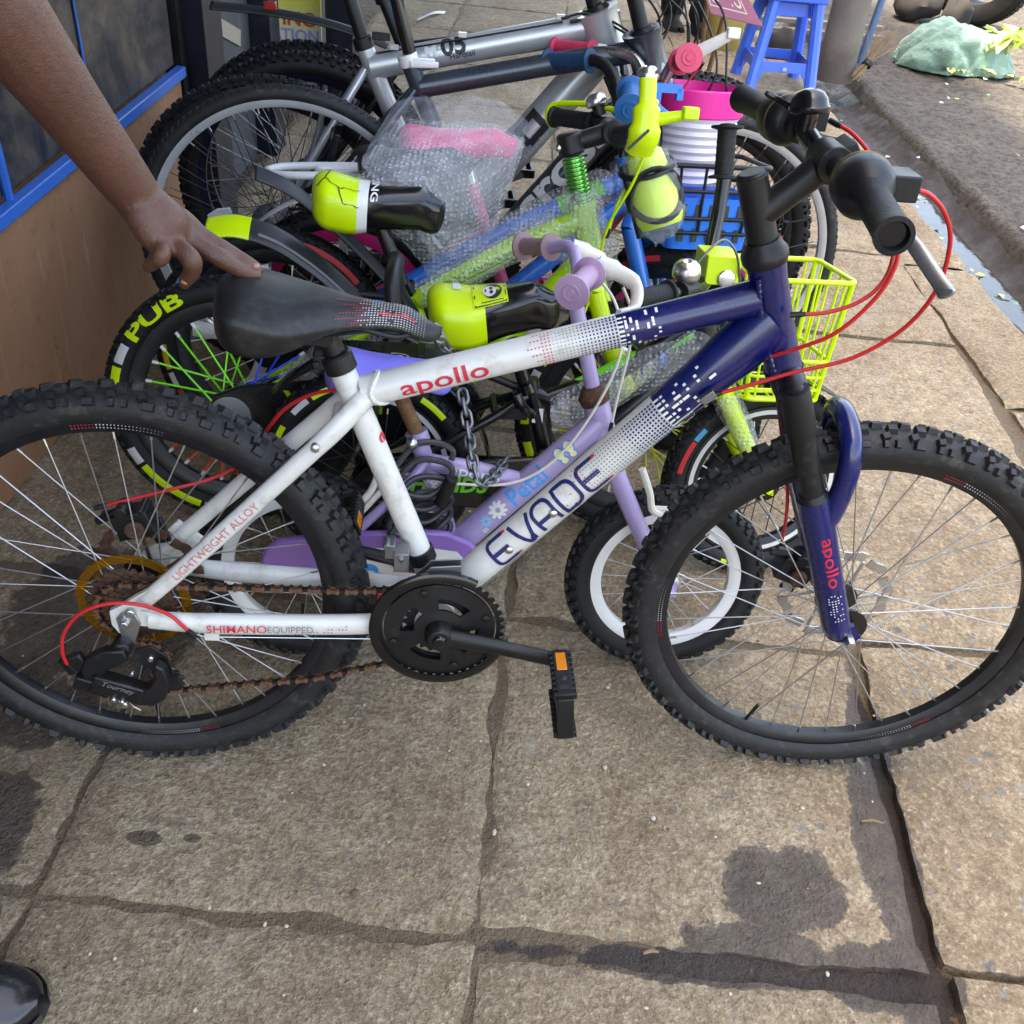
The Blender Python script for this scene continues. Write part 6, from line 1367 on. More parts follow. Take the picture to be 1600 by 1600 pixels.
grip(K4, bars[0], lerp(bars[0], bars[1], .8), .0175, m_rose, 1.5); grip(K4, bars[-1], lerp(bars[-1], bars[-2], .88), .0155, m_rose, 1.5)
b0 = V3(bars[1]); d = MB(); d.tube([b0+V3((.01, .01, 0)), b0+V3((.04, -.01, .025)), b0+V3((.085, -.03, .055))], [.017, .013, .010], 12, flat=.7); d.obj('brake_lever', m_whpl, K4, 50); d = MB(); d.box(b0+V3((.092, -.032, .060)), (.026, .018, .020)); d.obj('lever_tip', m_whpl, K4, bevel=.003)
b0 = V3(bars[-2]); d = MB(); d.tube([b0, b0+V3((.04, -.02, 0)), b0+V3((.075, .0, -.01))], [.016, .012, .008], 12, flat=.7); d.obj('brake_lever', m_whpl, K4, 50)
cable('cable', [(.72, -.10, .83), (.70, -.06, .78), (.68, -.05, .70), (.68, -.03, .60)], .0024, m_rose, K4); cable('cable', [(.63, .12, .83), (.68, .10, .80), (.72, .02, .72), (.70, -.03, .62)], .0024, m_blk, K4)
# white basket with its pink rim
bs = empty('basket', K4, Matrix.Translation((.735, 0, .705)))
def bfn(z, kx_, ky): return [(kx_*math.cos(2*math.pi*i/36)*(1 if math.cos(2*math.pi*i/36) > 0 else .85), ky*math.sin(2*math.pi*i/36), z) for i in range(36)]
d = MB(); rings = []; 
for k in range(19): z = -.115+.145*k/18; r2 = .074+.030*(k/18)**.7+(.0040 if k % 2 else -.001); rings.append(bfn(z, r2, r2*1.12))
vs = [p for rg in rings for p in rg]; n = 36; d.add(vs, [(k*n+i, k*n+(i+1) % n, (k+1)*n+(i+1) % n, (k+1)*n+i) for k in range(18) for i in range(n)]+[tuple(range(n-1, -1, -1))]); o_ = d.obj('tub', M('white_basket', srgb(226, 216, 226), .4, var=.03), bs, 14); o_.modifiers.new('s', 'SOLIDIFY').thickness = .002
d = MB(); r0 = [bfn(.022, .1065, .119), bfn(.026, .111, .123), bfn(.075, .114, .127), bfn(.078, .111, .124), bfn(.030, .106, .119)]; vs = [p for rg in r0 for p in rg]; d.add(vs, [(k*n+i, k*n+(i+1) % n, (k+1)*n+(i+1) % n, (k+1)*n+i) for k in range(4) for i in range(n)]); d.obj('rim', m_pink, bs, 40)
# bubble wrap bag over the two saddles
bg_ = empty('saddle_bag', None, Matrix.Translation((-0.202,1.912,0.6232))); tag(bg_, 'crumpled bubble wrap bag pulled over the black and pink saddles', 'bag')
LMi = bg_.matrix_world.inverted()
rows = [[(-0.327,2.098,0.6866), (-0.223,2.063,0.6976), (-0.1417,2.092,0.7022), (-0.05413,2.115,0.6604)],
        [(-0.3358,1.86,0.6789), (-0.2494,1.881,0.7022), (-0.1536,1.951,0.6919), (-0.05981,2.065,0.6367)],
        [(-0.339,1.779,0.6662), (-0.249,1.799,0.6803), (-0.1391,1.88,0.666), (-0.07183,2.01,0.6019)],
        [(-0.312,1.757,0.626), (-0.2215,1.78,0.6211), (-0.1269,1.857,0.6015), (-0.08546,1.951,0.5627)],
        [(-0.2456,1.795,0.5348), (-0.1848,1.795,0.5439), (-0.1284,1.85,0.5332), (-0.1019,1.929,0.5095)],
        [(-0.2074,1.817,0.4764), (-0.1732,1.824,0.4826), (-0.1332,1.862,0.4873), (-0.1163,1.917,0.4854)]]
cols = [cr(r_, 8) for r_ in rows]; ncol = len(cols[0]); grid_ = [cr([c_[j] for c_ in cols], 8) for j in range(ncol)]
d = MB(); nr = len(grid_[0])
def bgf(u, v):
    q = grid_[int(round(u*(ncol-1)))][int(round(v*(nr-1)))]; nz = mn.noise(q*26)*.010+mn.noise(q*60)*.006; return LMi @ (q+V3((nz*.4, -abs(nz)*1.2, nz)))
d.grid(bgf, ncol, nr); d.obj('bag_front', m_bubble, bg_, 80, fix=False)
d = MB(); d.grid(lambda u, v: V3(bgf(u, v))+V3((0, .06*(1-(2*u-1)**2)+.05, .02)), ncol, nr); d.obj('bag_back', m_film, bg_, 80, fix=False)

# ------------------------------------------------------------------ dark grey hybrid
B8 = bike_root('hybrid_bike', ((-0.5800,2.2000,0),(0.9877,0.1564,0.0000),(-0.1562,0.9863,-0.0523),(-0.0082,0.0517,0.9986)), 'dark grey hybrid bike with slick tyres and large white letters on its down tube')
m_dgrey = M('dark_grey_paint', srgb(58, 66, 74), .3, .35, var=.1, dirt=srgb(120, 112, 100), damt=.06, ds=30, coat=.4)
def big_bike(root, R, b, style, rimm, stripe, pts, mat, tread, steer=0, spm=None, rimr=None, fk=None, rt=(.0165, .020, .024)):
    st, bb_, ht, hb, fa, tt = pts; rimr = rimr or R-b*2+.003
    w1 = wheel(root, (0, 0, R), R, rimr, b, style, tread, rimm, 32, spm, m_steel, m_blkm, rimd=.020, spr=.00105, stripe=stripe)
    ms = steer_m(ht, V3(hb)-V3(ht), steer); w2 = wheel(root, (0, 0, 0), R, rimr, b, style, tread, rimm, 32, spm, m_steel, m_blkm, rimd=.020, spr=.00105, stripe=stripe, mw=ms @ Matrix.Translation(V3(fa)))
    fo = frame(root, mat, st, bb_, ht, hb, (0, 0, R), tt, r=rt, stay=.0095, dropw=.064)
    fork(root, fk or m_blkm, ht, hb, fa, .058, .016, ms)
    cranks(root, bb_, .085, .17, 200, m_blk, m_dkalu, m_blk)
    tubeo(root, 'chain', [(V3(bb_)+V3((0, -.046, .082))), (.0, -.046, R+.04), (-.03, -.046, R), (.0, -.05, R-.06), V3(bb_)+V3((0, -.046, -.082))], .004, m_rust, 6)
    d = MB(); d.lathe([(.050, 0), (.046, .006), (.030, .02), (.012, .024)], (0, -.032, R), (0, -1, 0), 24); d.obj('cassette', m_dkalu, root)
    d = MB(); d.tube(cr([(.0, -.068, R-.01), (.005, -.075, R-.05), (.03, -.075, R-.09), (.03, -.07, R-.13)], 4), .010, 10); d.obj('rear_derailleur', m_blk, root)
    return w1, w2, fo, ms
st8, bb8, ht8, hb8, fa8 = (.266, 0, .755), (.455, 0, .310), (.768, 0, .838), (.815, 0, .728), (.985, 0, .345)
w1, w2, fo, ms8 = big_bike(B8, .345, .018, 'slick', M('silver_rim', (.68, .68, .68), .32, .5, var=.06), None, (st8, bb8, ht8, hb8, fa8, [(.292, 0, .700), (.55, 0, .757), (.775, 0, .802)]), m_dgrey, m_rubber_old, 3, m_spokeb, rimr=.318, rt=(.018, .0235, .036))
d = MB(); d.plate([(-.008, -.028), (.008, -.028), (.014, 0), (.008, .028), (-.008, .028), (-.014, 0)], (-.155, -.022, .345+.06), (.35, 0, -.93), (-.93, 0, -.35), (0, 1, 0), .008); d.m = 0; d.obj('spoke_reflector', M('clear_reflector', srgb(210, 212, 212), .15, var=.1, coat=.6), B8, bevel=.002)
tubeo(B8, 'seat_post', [(.222, 0, .93), (.275, 0, .745)], .0145, m_gloss)
d = MB(); d.tube([(.262, 0, .765), (.270, 0, .742)], .022, 18); d.box((.295, -.014, .752), (.055, .012, .018)); d.tube([(.27, -.026, .75), (.33, -.028, .752)], [.008, .007], 8, flat=.5); d.obj('seat_clamp', m_whpl, B8, bevel=.002)
d = MB(); W = Wrap(bb8, lerp(ht8, hb8, .78), .0362, .0362, front=(0, -1, .35)); put(d, letters('crossfire', .104, .03, 0, 8, 0, 1.25), W, .145, -.020, 0); d.obj('lettering', m_whitep, fo, smooth=False, fix=False)
d = MB(); put(d, letters('EQUIPPED', .026, .012, 0, 3), Wrap((.05, -.055, .41), (.262, -.03, .675), .0100, lift=.002), .10, -.006); d.obj('lettering', m_whitep, fo, smooth=False, fix=False)
d = MB(); d.tube([V3(ht8)+V3((.008, 0, -.02)), ht8, V3(ht8)+V3((-.004, 0, .010))], [.031, .033, .022], 20); d.tube([V3(ht8), V3(ht8)+V3((-.035, 0, .085))], .017, 16); d.obj('headset', m_blk, B8)
tubeo(B8, 'stem', [V3(ht8)+V3((-.030, 0, .08)), V3(ht8)+V3((.05, 0, .11))], .018, m_blk)
tubeo(B8, 'handlebar', [V3(ht8)+V3(q) for q in ((.02, -.29, .125), (.045, -.12, .12), (.05, 0, .11), (.045, .12, .12), (.02, .29, .125))], .0125, m_blk, 12, 6)
for sg in (-1, 1): grip(B8, V3(ht8)+V3((.02, sg*.30, .125)), V3(ht8)+V3((.033, sg*.19, .122)), .0165, m_rubber, 1.15)
for q in ([(.80, -.12, .95), (.86, -.10, .88), (.85, -.06, .78), (.80, -.03, .74)], [(.80, .12, .95), (.90, .10, .90), (.93, -.06, .78), (.86, -.07, .66), (.90, -.06, .60)], [(.80, .05, .95), (.93, .0, .90), (.95, -.08, .76), (.97, -.06, .68)]): cable('cable', q, .0026, m_blk, B8)
for sg in (-1, 1): tubeo(B8, 'brake_arm', [(.092, sg*.045, .52), (.105, sg*.05, .565), (.115, sg*.045, .60)], .008, m_blk, 8)
d = MB(); d.box((.090, -.048, .520), (.03, .03, .03)); d.cyl((.10, -.045, .59), (.10, .045, .59), .004); d.obj('rear_brake', m_blk, B8, bevel=.002)
# ------------------------------------------------------------------ silver mountain bike
B9 = bike_root('mountain_bike', ((-0.6550,2.3300,0),(0.9925,0.1219,0.0000),(-0.1217,0.9912,-0.0523),(-0.0064,0.0519,0.9986)), 'silver grey hardtail mountain bike with black print beside the dark grey hybrid')
m_silver = M('silver_paint', (.56, .57, .58), .32, .45, var=.06, dirt=srgb(130, 122, 110), damt=.04, coat=.4)
st9, bb9, ht9, hb9, fa9 = (.222, 0, .742), (.41, 0, .32), (.735, 0, .850), (.775, 0, .755), (1.02, 0, .335)
w1, w2, fo, ms9 = big_bike(B9, .335, .026, 'mtb', m_rimblk, None, (st9, bb9, ht9, hb9, fa9, [(.236, 0, .702), (.5, 0, .765), (.742, 0, .822)]), m_silver, m_rubber, 0, m_spokeb, rt=(.019, .0300, .0420))
tubeo(B9, 'seat_post', [(.172, 0, .89), (.226, 0, .735)], .0155, m_blk); d = MB(); d.tube([(.216, 0, .762), (.224, 0, .738)], .0225, 18); d.box((.26, -.012, .768), (.04, .012, .016)); d.obj('seat_clamp', m_blk, B9, bevel=.002)
d = MB(); W = Wrap((.236, 0, .702), (.742, 0, .822), .0302, .0302, front=(0, -1, .5)); put(d, letters('M:', .040, .02, 0, 4), W, .128, -.012, 1); put(d, letters('05', .058, .03, 0, 4), W, .165, -.014, 0); put(d, letters('Hardtail', .018, .006, 0, 2), W, .182, -.024, 0)
d.obj('lettering', [m_blackp, m_whitep], fo, smooth=False, fix=False); d = MB(); W = Wrap(bb9, lerp(ht9, hb9, .78), .0423, .0423, front=(0, -1, .35))
put(d, stroke(dens([(0, -.022), (.055, -.022), (.055, .022), (0, .022), (0, -.022)], 6), .017), W, .315, .006, 0); put(d, stroke(dens([(-.02, 0), (.0, 0)], 3), .006), W, .315, .006, 1); put(d, letters('Hardtrack', .026, .006, 0, 3, 0, 1.15), W, .285, -.040, 1)
d.obj('lettering', [m_blackp, m_whitep], fo, smooth=False, fix=False)
d = MB(); d.tube([V3(ht9)+V3((.006, 0, -.016)), ht9, V3(ht9)+V3((-.006, 0, .012))], [.034, .036, .026], 20); d.tube([ht9, V3(ht9)+V3((-.03, 0, .075))], .017, 14); d.obj('headset', m_blk, B9)
tubeo(B9, 'stem', [V3(ht9)+V3((-.028, 0, .07)), V3(ht9)+V3((.06, 0, .095))], .018, m_blk); tubeo(B9, 'handlebar', [V3(ht9)+V3(q) for q in ((.03, -.31, .11), (.055, -.12, .105), (.06, 0, .095), (.055, .12, .105), (.03, .31, .11))], .0125, m_blk, 12, 6)
for sg in (-1, 1): grip(B9, V3(ht9)+V3((.03, sg*.32, .11)), V3(ht9)+V3((.045, sg*.2, .107)), .0165, m_rubber, 1.15)
for q in ([(.78, -.13, .94), (.86, -.10, .86), (.83, -.05, .81), (.72, -.03, .848), (.66, -.028, .835)], [(.78, .1, .94), (.90, .02, .88), (.87, -.06, .80), (.76, -.035, .84), (.68, -.03, .83)], [(.78, .0, .94), (.93, -.04, .86), (.94, -.07, .74), (.95, -.06, .6)]): cable('cable', q, .0027, m_blk, B9)
tubeo(B9, 'gear_cable', [(.25, -.026, .735), (.40, -.027, .768), (.55, -.027, .802), (.66, -.028, .828)], .0022, m_blk, 6); 
for x, z in ((.29, .742), (.44, .778), (.655, .829)): d = MB(); d.box((x, -.024, z+.008), (.018, .010, .010)); d.obj('cable_stop', m_silver, B9)
for sg in (-1, 1): tubeo(B9, 'brake_arm', [(.10, sg*.05, .50), (.12, sg*.05, .56), (.13, sg*.04, .61)], .008, m_alu, 8)
# ------------------------------------------------------------------ two black mountain bikes behind
m_mgrd = MATS['grey_black_plastic']
for k, (root, lab, tr_m, navy) in enumerate(((bike_root('mountain_bike', ((-0.6200,2.5600,0),(0.9925,0.1219,0.0000),(-0.1217,0.9912,-0.0523),(-0.0064,0.0519,0.9986)), 'black mountain bike with dark navy rims standing behind the silver one'), None, m_rubber, True), (bike_root('mountain_bike', ((-0.6400,2.6600,0),(0.9945,0.1045,0.0000),(-0.1044,0.9932,-0.0523),(-0.0055,0.0520,0.9986)), 'black mountain bike with a long black mudguard, rearmost of the row'), None, m_rubber, False))):
    st_, bb_, ht_, hb_, fa_ = (.235, 0, .70), (.41, 0, .32), (.74, 0, .80), (.78, 0, .70), (1.02, 0, .335)
    big_bike(root, .335, .027, 'mtb2', M('navy_rim', srgb(24, 28, 50), .35, .3) if navy else m_rimblk, None, (st_, bb_, ht_, hb_, fa_, [(.25, 0, .665), (.5, 0, .71), (.75, 0, .765)]), m_blkm, tr_m, 2, m_spoke, rt=(.0165, .019, .023))
    d = MB(); d.tube([(.13+.06*k, 0, .95), (.19+.03*k, 0, .80), (.235, 0, .70)], [.014, .014, .014], 14); d.tube([(.155+.05*k, 0, .89), (.195+.03*k, 0, .79)], [.021, .021], 16); d.obj('seat_post', m_blk, root)
    ksaddle(root, (.02+.06*k, 0, 1.0), .27, .075, 2, m_blk, .022, .05, .03)
    tubeo(root, 'stem', [ht_, V3(ht_)+V3((-.03, 0, .09)), V3(ht_)+V3((.05, 0, .11))], .016, m_blk); tubeo(root, 'handlebar', [V3(ht_)+V3(q) for q in ((.02, -.30, .125), (.05, 0, .11), (.02, .30, .125))], .0125, m_blk, 12, 8)
    for sg in (-1, 1): grip(root, V3(ht_)+V3((.02, sg*.31, .125)), V3(ht_)+V3((.035, sg*.2, .12)), .0165, m_rubber, 1.15)
    for q in ([(.80, -.12, .92), (.90, -.04, .88), (.88, -.03, .78), (.80, -.02, .72)], [(.80, .12, .92), (.92, .05, .88), (.96, -.05, .75), (.95, -.06, .6)]): cable('cable', q, .0026, m_blk, root)
    if k == 1: 
        mg, fnm = fin(root, 'mudguard', [(-0.227,0,0.74), (-0.088,0,0.736), (0.038,0,0.723), (0.133,0,0.703), (0.207,0,0.679)], (.034, .030), .004, m_mgrd)
        d = MB(); d.box(V3((-0.079,0,0.743))+V3((0, -.03, .004)), (.03, .02, .018)); d.obj('reflector', MATS['red_reflector'], root, bevel=.002)

# ------------------------------------------------------------------ people
t = NT('brown_skin'); o = t.obj(); n1 = t.noise(o, 12, 4, .6); n2 = t.noise(o, 160, 3, .6); n3 = t.noise(o, 520, 2)
c = t.mix(n1.outputs[0], srgb(74, 45, 33), srgb(108, 70, 54)); c = t.mix(t.ramp(n2.outputs[0], [(.35, .25), (.6, 0.)]).outputs[0], c, srgb(58, 32, 25))
t.link(c, t.b.inputs['Base Color']); t.b.inputs['Roughness'].default_value = .5; t.b.inputs['Subsurface Weight'].default_value = .06; t.b.inputs['Subsurface Radius'].default_value = (.010, .004, .002); t.b.inputs['Subsurface Scale'].default_value = .6
ve = t.n.new('ShaderNodeTexVoronoi'); ve.feature = 'DISTANCE_TO_EDGE'; ve.inputs['Scale'].default_value = 260; t.link(o, ve.inputs['Vector'])
ed_ = t.ramp(ve.outputs['Distance'], [(0., 0.), (.12, 1.)]).outputs[0]; vv_ = t.noise(o, 34, 3, .5)
t.link(t.bump(t.math('ADD', t.math('ADD', n2.outputs[0], t.math('MULTIPLY', ed_, .35)), t.math('MULTIPLY', vv_.outputs[0], 1.6)), .34, .0022), t.b.inputs['Normal']); m_skin = t.m
m_nail = M('nail', srgb(168, 122, 104), .35, var=.05); m_hair = M('black_hair', (.012, .010, .009), .7, var=.3, bump=.6, bs=300)
def limb(mb, pts, rr, n=16, seg=6, flat=1., ball=True):
    P_ = cr(pts, seg); k = len(P_); R2 = []
    for i in range(k):
        f_ = i/(k-1)*(len(rr)-1); a = int(min(f_, len(rr)-2)); R2.append(rr[a]+(rr[a+1]-rr[a])*(f_-a))
    mb.tube(P_, R2, n, flat=flat)
    if ball: mb.ball(P_[0], R2[0]*.97); mb.ball(P_[-1], R2[-1]*.97)
def figure(name, label, J, hands, root_at, shirt, trousers, shoe, vox):
    """J: joints in world space; one continuous skin, clothes as children"""
    e = empty(name, None, Matrix.Translation(V3(root_at))); tag(e, label, 'person'); off = -V3(root_at); mb = MB()
    g_ = lambda k: V3(J[k])
    hip, chest, neck, head = g_('hip'), g_('chest'), g_('neck'), g_('head'); sd = (g_('shR')-g_('shL')).normalized()
    limb(mb, [hip, lerp(hip, chest, .5), chest, lerp(chest, neck, .7)], [.13, .115, .135, .09], 20); limb(mb, [g_('shL'), lerp(g_('shL'), g_('shR'), .5), g_('shR')], [.055, .075, .055])
    limb(mb, [neck+V3((0, 0, -.06)), neck, head], [.058, .054, .055]); fw_ = V3(J['face']).normalized(); sdh = fw_.cross(V3((0, 0, 1)))
    mb.ball(head+V3((0, 0, .045)), .092, 20, .92, .92, 1.15); mb.ball(head+fw_*.026+V3((0, 0, -.03)), .070, 16); mb.ball(head+fw_*.098+V3((0, 0, .012)), .016, 10, 1, 1, 1.5); mb.ball(head+fw_*.084+V3((0, 0, -.034)), .022, 10, 1, 1, .6)
    for sg in (-1, 1): mb.ball(head+sdh*sg*.088+V3((0, 0, .012)), .026, 10, .6, .6, 1.2); mb.ball(head+fw_*.074+sdh*sg*.034+V3((0, 0, .04)), .020, 10)
    for s_ in 'LR':
        limb(mb, [g_('sh'+s_), g_('el'+s_), g_('wr'+s_)] if s_ == 'L' or not hands else [g_('sh'+s_), lerp(g_('sh'+s_), g_('el'+s_), .5), g_('el'+s_), lerp(g_('el'+s_), g_('wr'+s_), .30), lerp(g_('el'+s_), g_('wr'+s_), .62), g_('wr'+s_)], [.055, .042, .028] if s_ == 'L' or not hands else [.056, .048, .043, .045, .0355, .0270])
        limb(mb, [lerp(hip, g_('kn'+s_), .06)+sd*(.09 if s_ == 'R' else -.09), g_('kn'+s_), g_('an'+s_)], [.10, .062, .042]); limb(mb, [g_('an'+s_), g_('an'+s_)+V3((0, 0, -.045)), g_('toe'+s_)+V3((0, 0, -.012))], [.038, .032, .016])
        if s_ == 'L' or not hands:
            a = g_('wr'+s_); dn = (a-g_('el'+s_)).normalized(); limb(mb, [a, a+dn*.05, a+dn*.085], [.027, .038, .032], flat=.6)
            for k in range(4): limb(mb, [a+dn*.08+sd*(.024-.016*k), a+dn*(.13-.008*abs(k-1))+sd*(.026-.017*k), a+dn*(.165-.012*abs(k-1))+sd*(.024-.016*k)+fw_*.012], [.0095, .009, .008], 10, 4)
            limb(mb, [a+dn*.03+sd*.03, a+dn*.07+sd*.05+fw_*.01, a+dn*.11+sd*.052+fw_*.015], [.013, .011, .009], 10, 4)
    if hands: hands(mb)
    for i in range(len(mb.V)): mb.V[i] = tuple(V3(mb.V[i])+off)
    bo = mb.obj('body', m_skin, e, 180); rm = bo.modifiers.new('r', 'REMESH'); rm.mode = 'VOXEL'; rm.voxel_size = vox; rm.use_smooth_shade = True; sm = bo.modifiers.new('s', 'SMOOTH'); sm.factor = .5; sm.iterations = 7
    def cloth(nm, mat, f_):
        m2 = MB(); f_(m2)
        for i in range(len(m2.V)): m2.V[i] = tuple(V3(m2.V[i])+off)
        o_ = m2.obj(nm, mat, e, 180); r_ = o_.modifiers.new('r', 'REMESH'); r_.mode = 'VOXEL'; r_.voxel_size = .011; r_.use_smooth_shade = True; s2 = o_.modifiers.new('s', 'SMOOTH'); s2.factor = .5; s2.iterations = 4
        return o_
    def sh_(m2):
        limb(m2, [hip+V3((0, 0, -.02)), lerp(hip, chest, .5), chest, lerp(chest, neck, .75)], [.155, .14, .155, .10], 20); limb(m2, [g_('shL'), lerp(g_('shL'), g_('shR'), .5), g_('shR')], [.075, .09, .075])
        for s_ in 'LR': limb(m2, [g_('sh'+s_), lerp(g_('sh'+s_), g_('el'+s_), .62)], [.078, .070])
    cloth('shirt', shirt, sh_)
    def tr_(m2):
        limb(m2, [hip+V3((0, 0, .06)), hip+V3((0, 0, -.04))], [.150, .155], 20)
        for s_ in 'LR': limb(m2, [lerp(hip, g_('kn'+s_), .06)+sd*(.09 if s_ == 'R' else -.09), lerp(hip, g_('kn'+s_), .6)+sd*(.05 if s_ == 'R' else -.05), g_('kn'+s_), lerp(g_('kn'+s_), g_('an'+s_), .5), g_('an'+s_)+V3((0, 0, .01))], [.118, .095, .080, .078, .072], 18)
    tro = cloth('trousers', trousers, tr_)
    dm = tro.modifiers.new('d', 'DISPLACE'); tx = bpy.data.textures.new('folds', 'CLOUDS'); tx.noise_scale = .09; dm.texture = tx; dm.strength = .018; dm.mid_level = .5
    hb2 = MB(); hb2.ball(head+V3((0, 0, .055))-fw_*.014+off, .099, 20, .95, .95, 1.1)
    hb2.F = [f_ for f_ in hb2.F if (sum((V3(hb2.V[i]) for i in f_), V3())/len(f_)-(head+off)).dot(V3((0, 0, 1))-fw_*.75) > .045]; hb2.I = [0]*len(hb2.F); hb2.obj('hair', m_hair, e, 80, fix=False)
    for s_ in 'LR':
        a, b_ = g_('an'+s_), g_('toe'+s_); dd = V3((b_.x-a.x, b_.y-a.y, 0)).normalized(); sw = V3((-dd.y, dd.x, 0)); heel = V3((a.x, a.y, 0))-dd*.065; Ls = .285; m2 = MB()
        def sf_(u, v):
            x = u; hw = (.036+.014*math.sin(min(1, x*1.25)*math.pi*.75)) * (math.sqrt(max(0, 1-((x-.80)/.205)**2)) if x > .80 else 1)*(math.sqrt(max(0, 1-((.14-x)/.145)**2)) if x < .14 else 1)
            hgt = .028+.068*smooth(.55, .22, x)+.022*smooth(1.0, .72, x); an = math.pi*v
            return heel+dd*Ls*x+sw*hw*math.cos(an)*(1 if math.sin(an) > .05 else 1.0)+V3((0, 0, .012+hgt*math.sin(an)**.75))
        m2.grid(lambda u, v: V3(sf_(u, v))+off, 36, 19); m2.m = 1
        m2.grid(lambda u, v: heel+off+dd*Ls*(u*1.02-.01)+sw*(.036+.014*math.sin(min(1, u*1.25)*math.pi*.75)+.003)*(math.sqrt(max(0, 1-((u-.80)/.205)**2)) if u > .80 else 1)*(math.sqrt(max(0, 1-((.14-u)/.145)**2)) if u < .14 else 1)*(1 if v in (0,) or v < .5 else -1)*1.0+V3((0, 0, (0.016 if v in (0., 1.) else 0.0))), 36, 4)
        m2.obj('shoe', shoe, e, 60)
    return e
m_shirt = M('blue_shirt', srgb(60, 80, 110), .8, var=.1); m_trs = M('dark_trousers', srgb(30, 31, 36), .85, var=.25, vs=40, bump=.3); m_shoe = M('black_leather', (.012, .012, .013), .28, var=.4, vs=14, dirt=srgb(110, 100, 90), damt=.06, ds=30, coat=.3); m_sole = M('shoe_sole', srgb(58, 54, 50), .8, var=.2)
def right_hand(mb):
    W_, K0 = V3((-0.4528,1.074,0.8833)), V3((-0.4212,1.079,0.8434))
    limb(mb, [V3((-0.4698,1.065,0.9202)), W_, V3((-0.4382,1.073,0.8667)), V3((-0.4278,1.073,0.856))], [.0300, .0275, .0290, .030], 16, 4)
    limb(mb, [V3((-0.445,1.084,0.8662)), V3((-0.4235,1.095,0.8539)), V3((-0.4074,1.099,0.8446))], [.020, .019, .0145], 14, 4)
    limb(mb, [V3((-0.4407,1.073,0.8674)), V3((-0.4236,1.078,0.8499)), V3((-0.4079,1.082,0.839))], [.021, .019, .0145], 14, 4)
    limb(mb, [V3((-0.4428,1.06,0.8722)), V3((-0.428,1.059,0.8517)), V3((-0.4143,1.061,0.8381))], [.020, .019, .0140], 14, 4)
    limb(mb, [V3((-0.4451,1.055,0.8739)), V3((-0.4347,1.048,0.858)), V3((-0.4256,1.045,0.8436))], [.019, .018, .0130], 14, 4)
    limb(mb, [V3((-0.4074,1.099,0.8446)), V3((-0.3902,1.1,0.8335)), V3((-0.3734,1.101,0.8224)), V3((-0.3555,1.104,0.8117)), V3((-0.3427,1.105,0.8036)), V3((-0.3327,1.107,0.7976))], [.0125, .0105, .0112, .0094, .0095, .0072], 12, 5)
    limb(mb, [V3((-0.4079,1.082,0.839)), V3((-0.3876,1.081,0.8294)), V3((-0.3707,1.081,0.8201)), V3((-0.3536,1.085,0.8073)), V3((-0.3421,1.091,0.7989)), V3((-0.3324,1.096,0.7936))], [.0128, .0108, .0115, .0098, .0098, .0074], 12, 5)
    limb(mb, [V3((-0.4143,1.061,0.8381)), V3((-0.3991,1.048,0.8389)), V3((-0.3891,1.043,0.83)), V3((-0.3919,1.047,0.8156)), V3((-0.4,1.05,0.8039)), V3((-0.4044,1.051,0.7963))], [.0125, .0110, .0122, .0104, .0095, .0078], 12, 5)
    limb(mb, [V3((-0.4256,1.045,0.8436)), V3((-0.4162,1.03,0.8448)), V3((-0.4159,1.023,0.8402)), V3((-0.4249,1.028,0.8327)), V3((-0.4326,1.031,0.8259)), V3((-0.4365,1.032,0.8219))], [.0112, .0098, .0106, .0092, .0086, .0070], 12, 5)
    limb(mb, [V3((-0.4504,1.09,0.8633)), V3((-0.4408,1.117,0.8367)), V3((-0.4263,1.13,0.8145)), V3((-0.413,1.133,0.8011))], [.018, .016, .0125, .0095], 12, 5)
JA = dict(hip=(-.86, .70, .86), chest=(-.80, .76, 1.20), neck=(-.76, .78, 1.44), head=(-.72, .80, 1.58), face=(1, .3, 0), shL=(-.90, .92, 1.36), shR=(-.70, .62, 1.36), elL=(-.93, .98, 1.10), wrL=(-.88, .95, .88), elR=(-0.555,0.9537,1.174), wrR=(-0.4528,1.074,0.8833), knL=(-.84, .86, .48), knR=(-.80, .62, .48), anL=(-.86, .88, .09), anR=(-.745, .575, .09), toeL=(-.70, .90, .035), toeR=(-.60, .578, .035))
# the reaching arm belongs to the shoulder nearest the saddle
JA['shR'], JA['shL'] = (-.655, .86, 1.38), (-.88, .60, 1.36); JA['elL'], JA['wrL'] = (-.93, .58, 1.10), (-.86, .56, .90)
JA['knR'], JA['knL'] = (-.84, .86, .48), (-.80, .60, .48); JA['anR'], JA['anL'] = (-.965, .84, .09), (-.745, .575, .09); JA['toeR'], JA['toeL'] = (-.84, .86, .035), (-.600, .578, .035)
JA['hip'] = (-.84, .73, .86)
pe = figure('person', 'person at the left edge reaching a bare arm to the saddle, black shoe below', JA, right_hand, (-.84, .73, 0), m_shirt, m_trs, [m_shoe, m_sole], .0034)
d = MB(); rt_ = -V3((-.84, .73, 0))
for p_, ax_, r2 in (((-0.3343,1.1,0.8044), (-0.3327,1.107,0.7976), .0052), ((-0.4006,1.044,0.8032), (-0.4027,1.046,0.7972), .0048), ((-0.4331,1.027,0.8283), (-0.4354,1.03,0.8232), .0042)):
    d.ball(V3(p_)+rt_, r2, 10, 1.1, .7, .8)
d.obj('finger_nail', m_nail, pe)
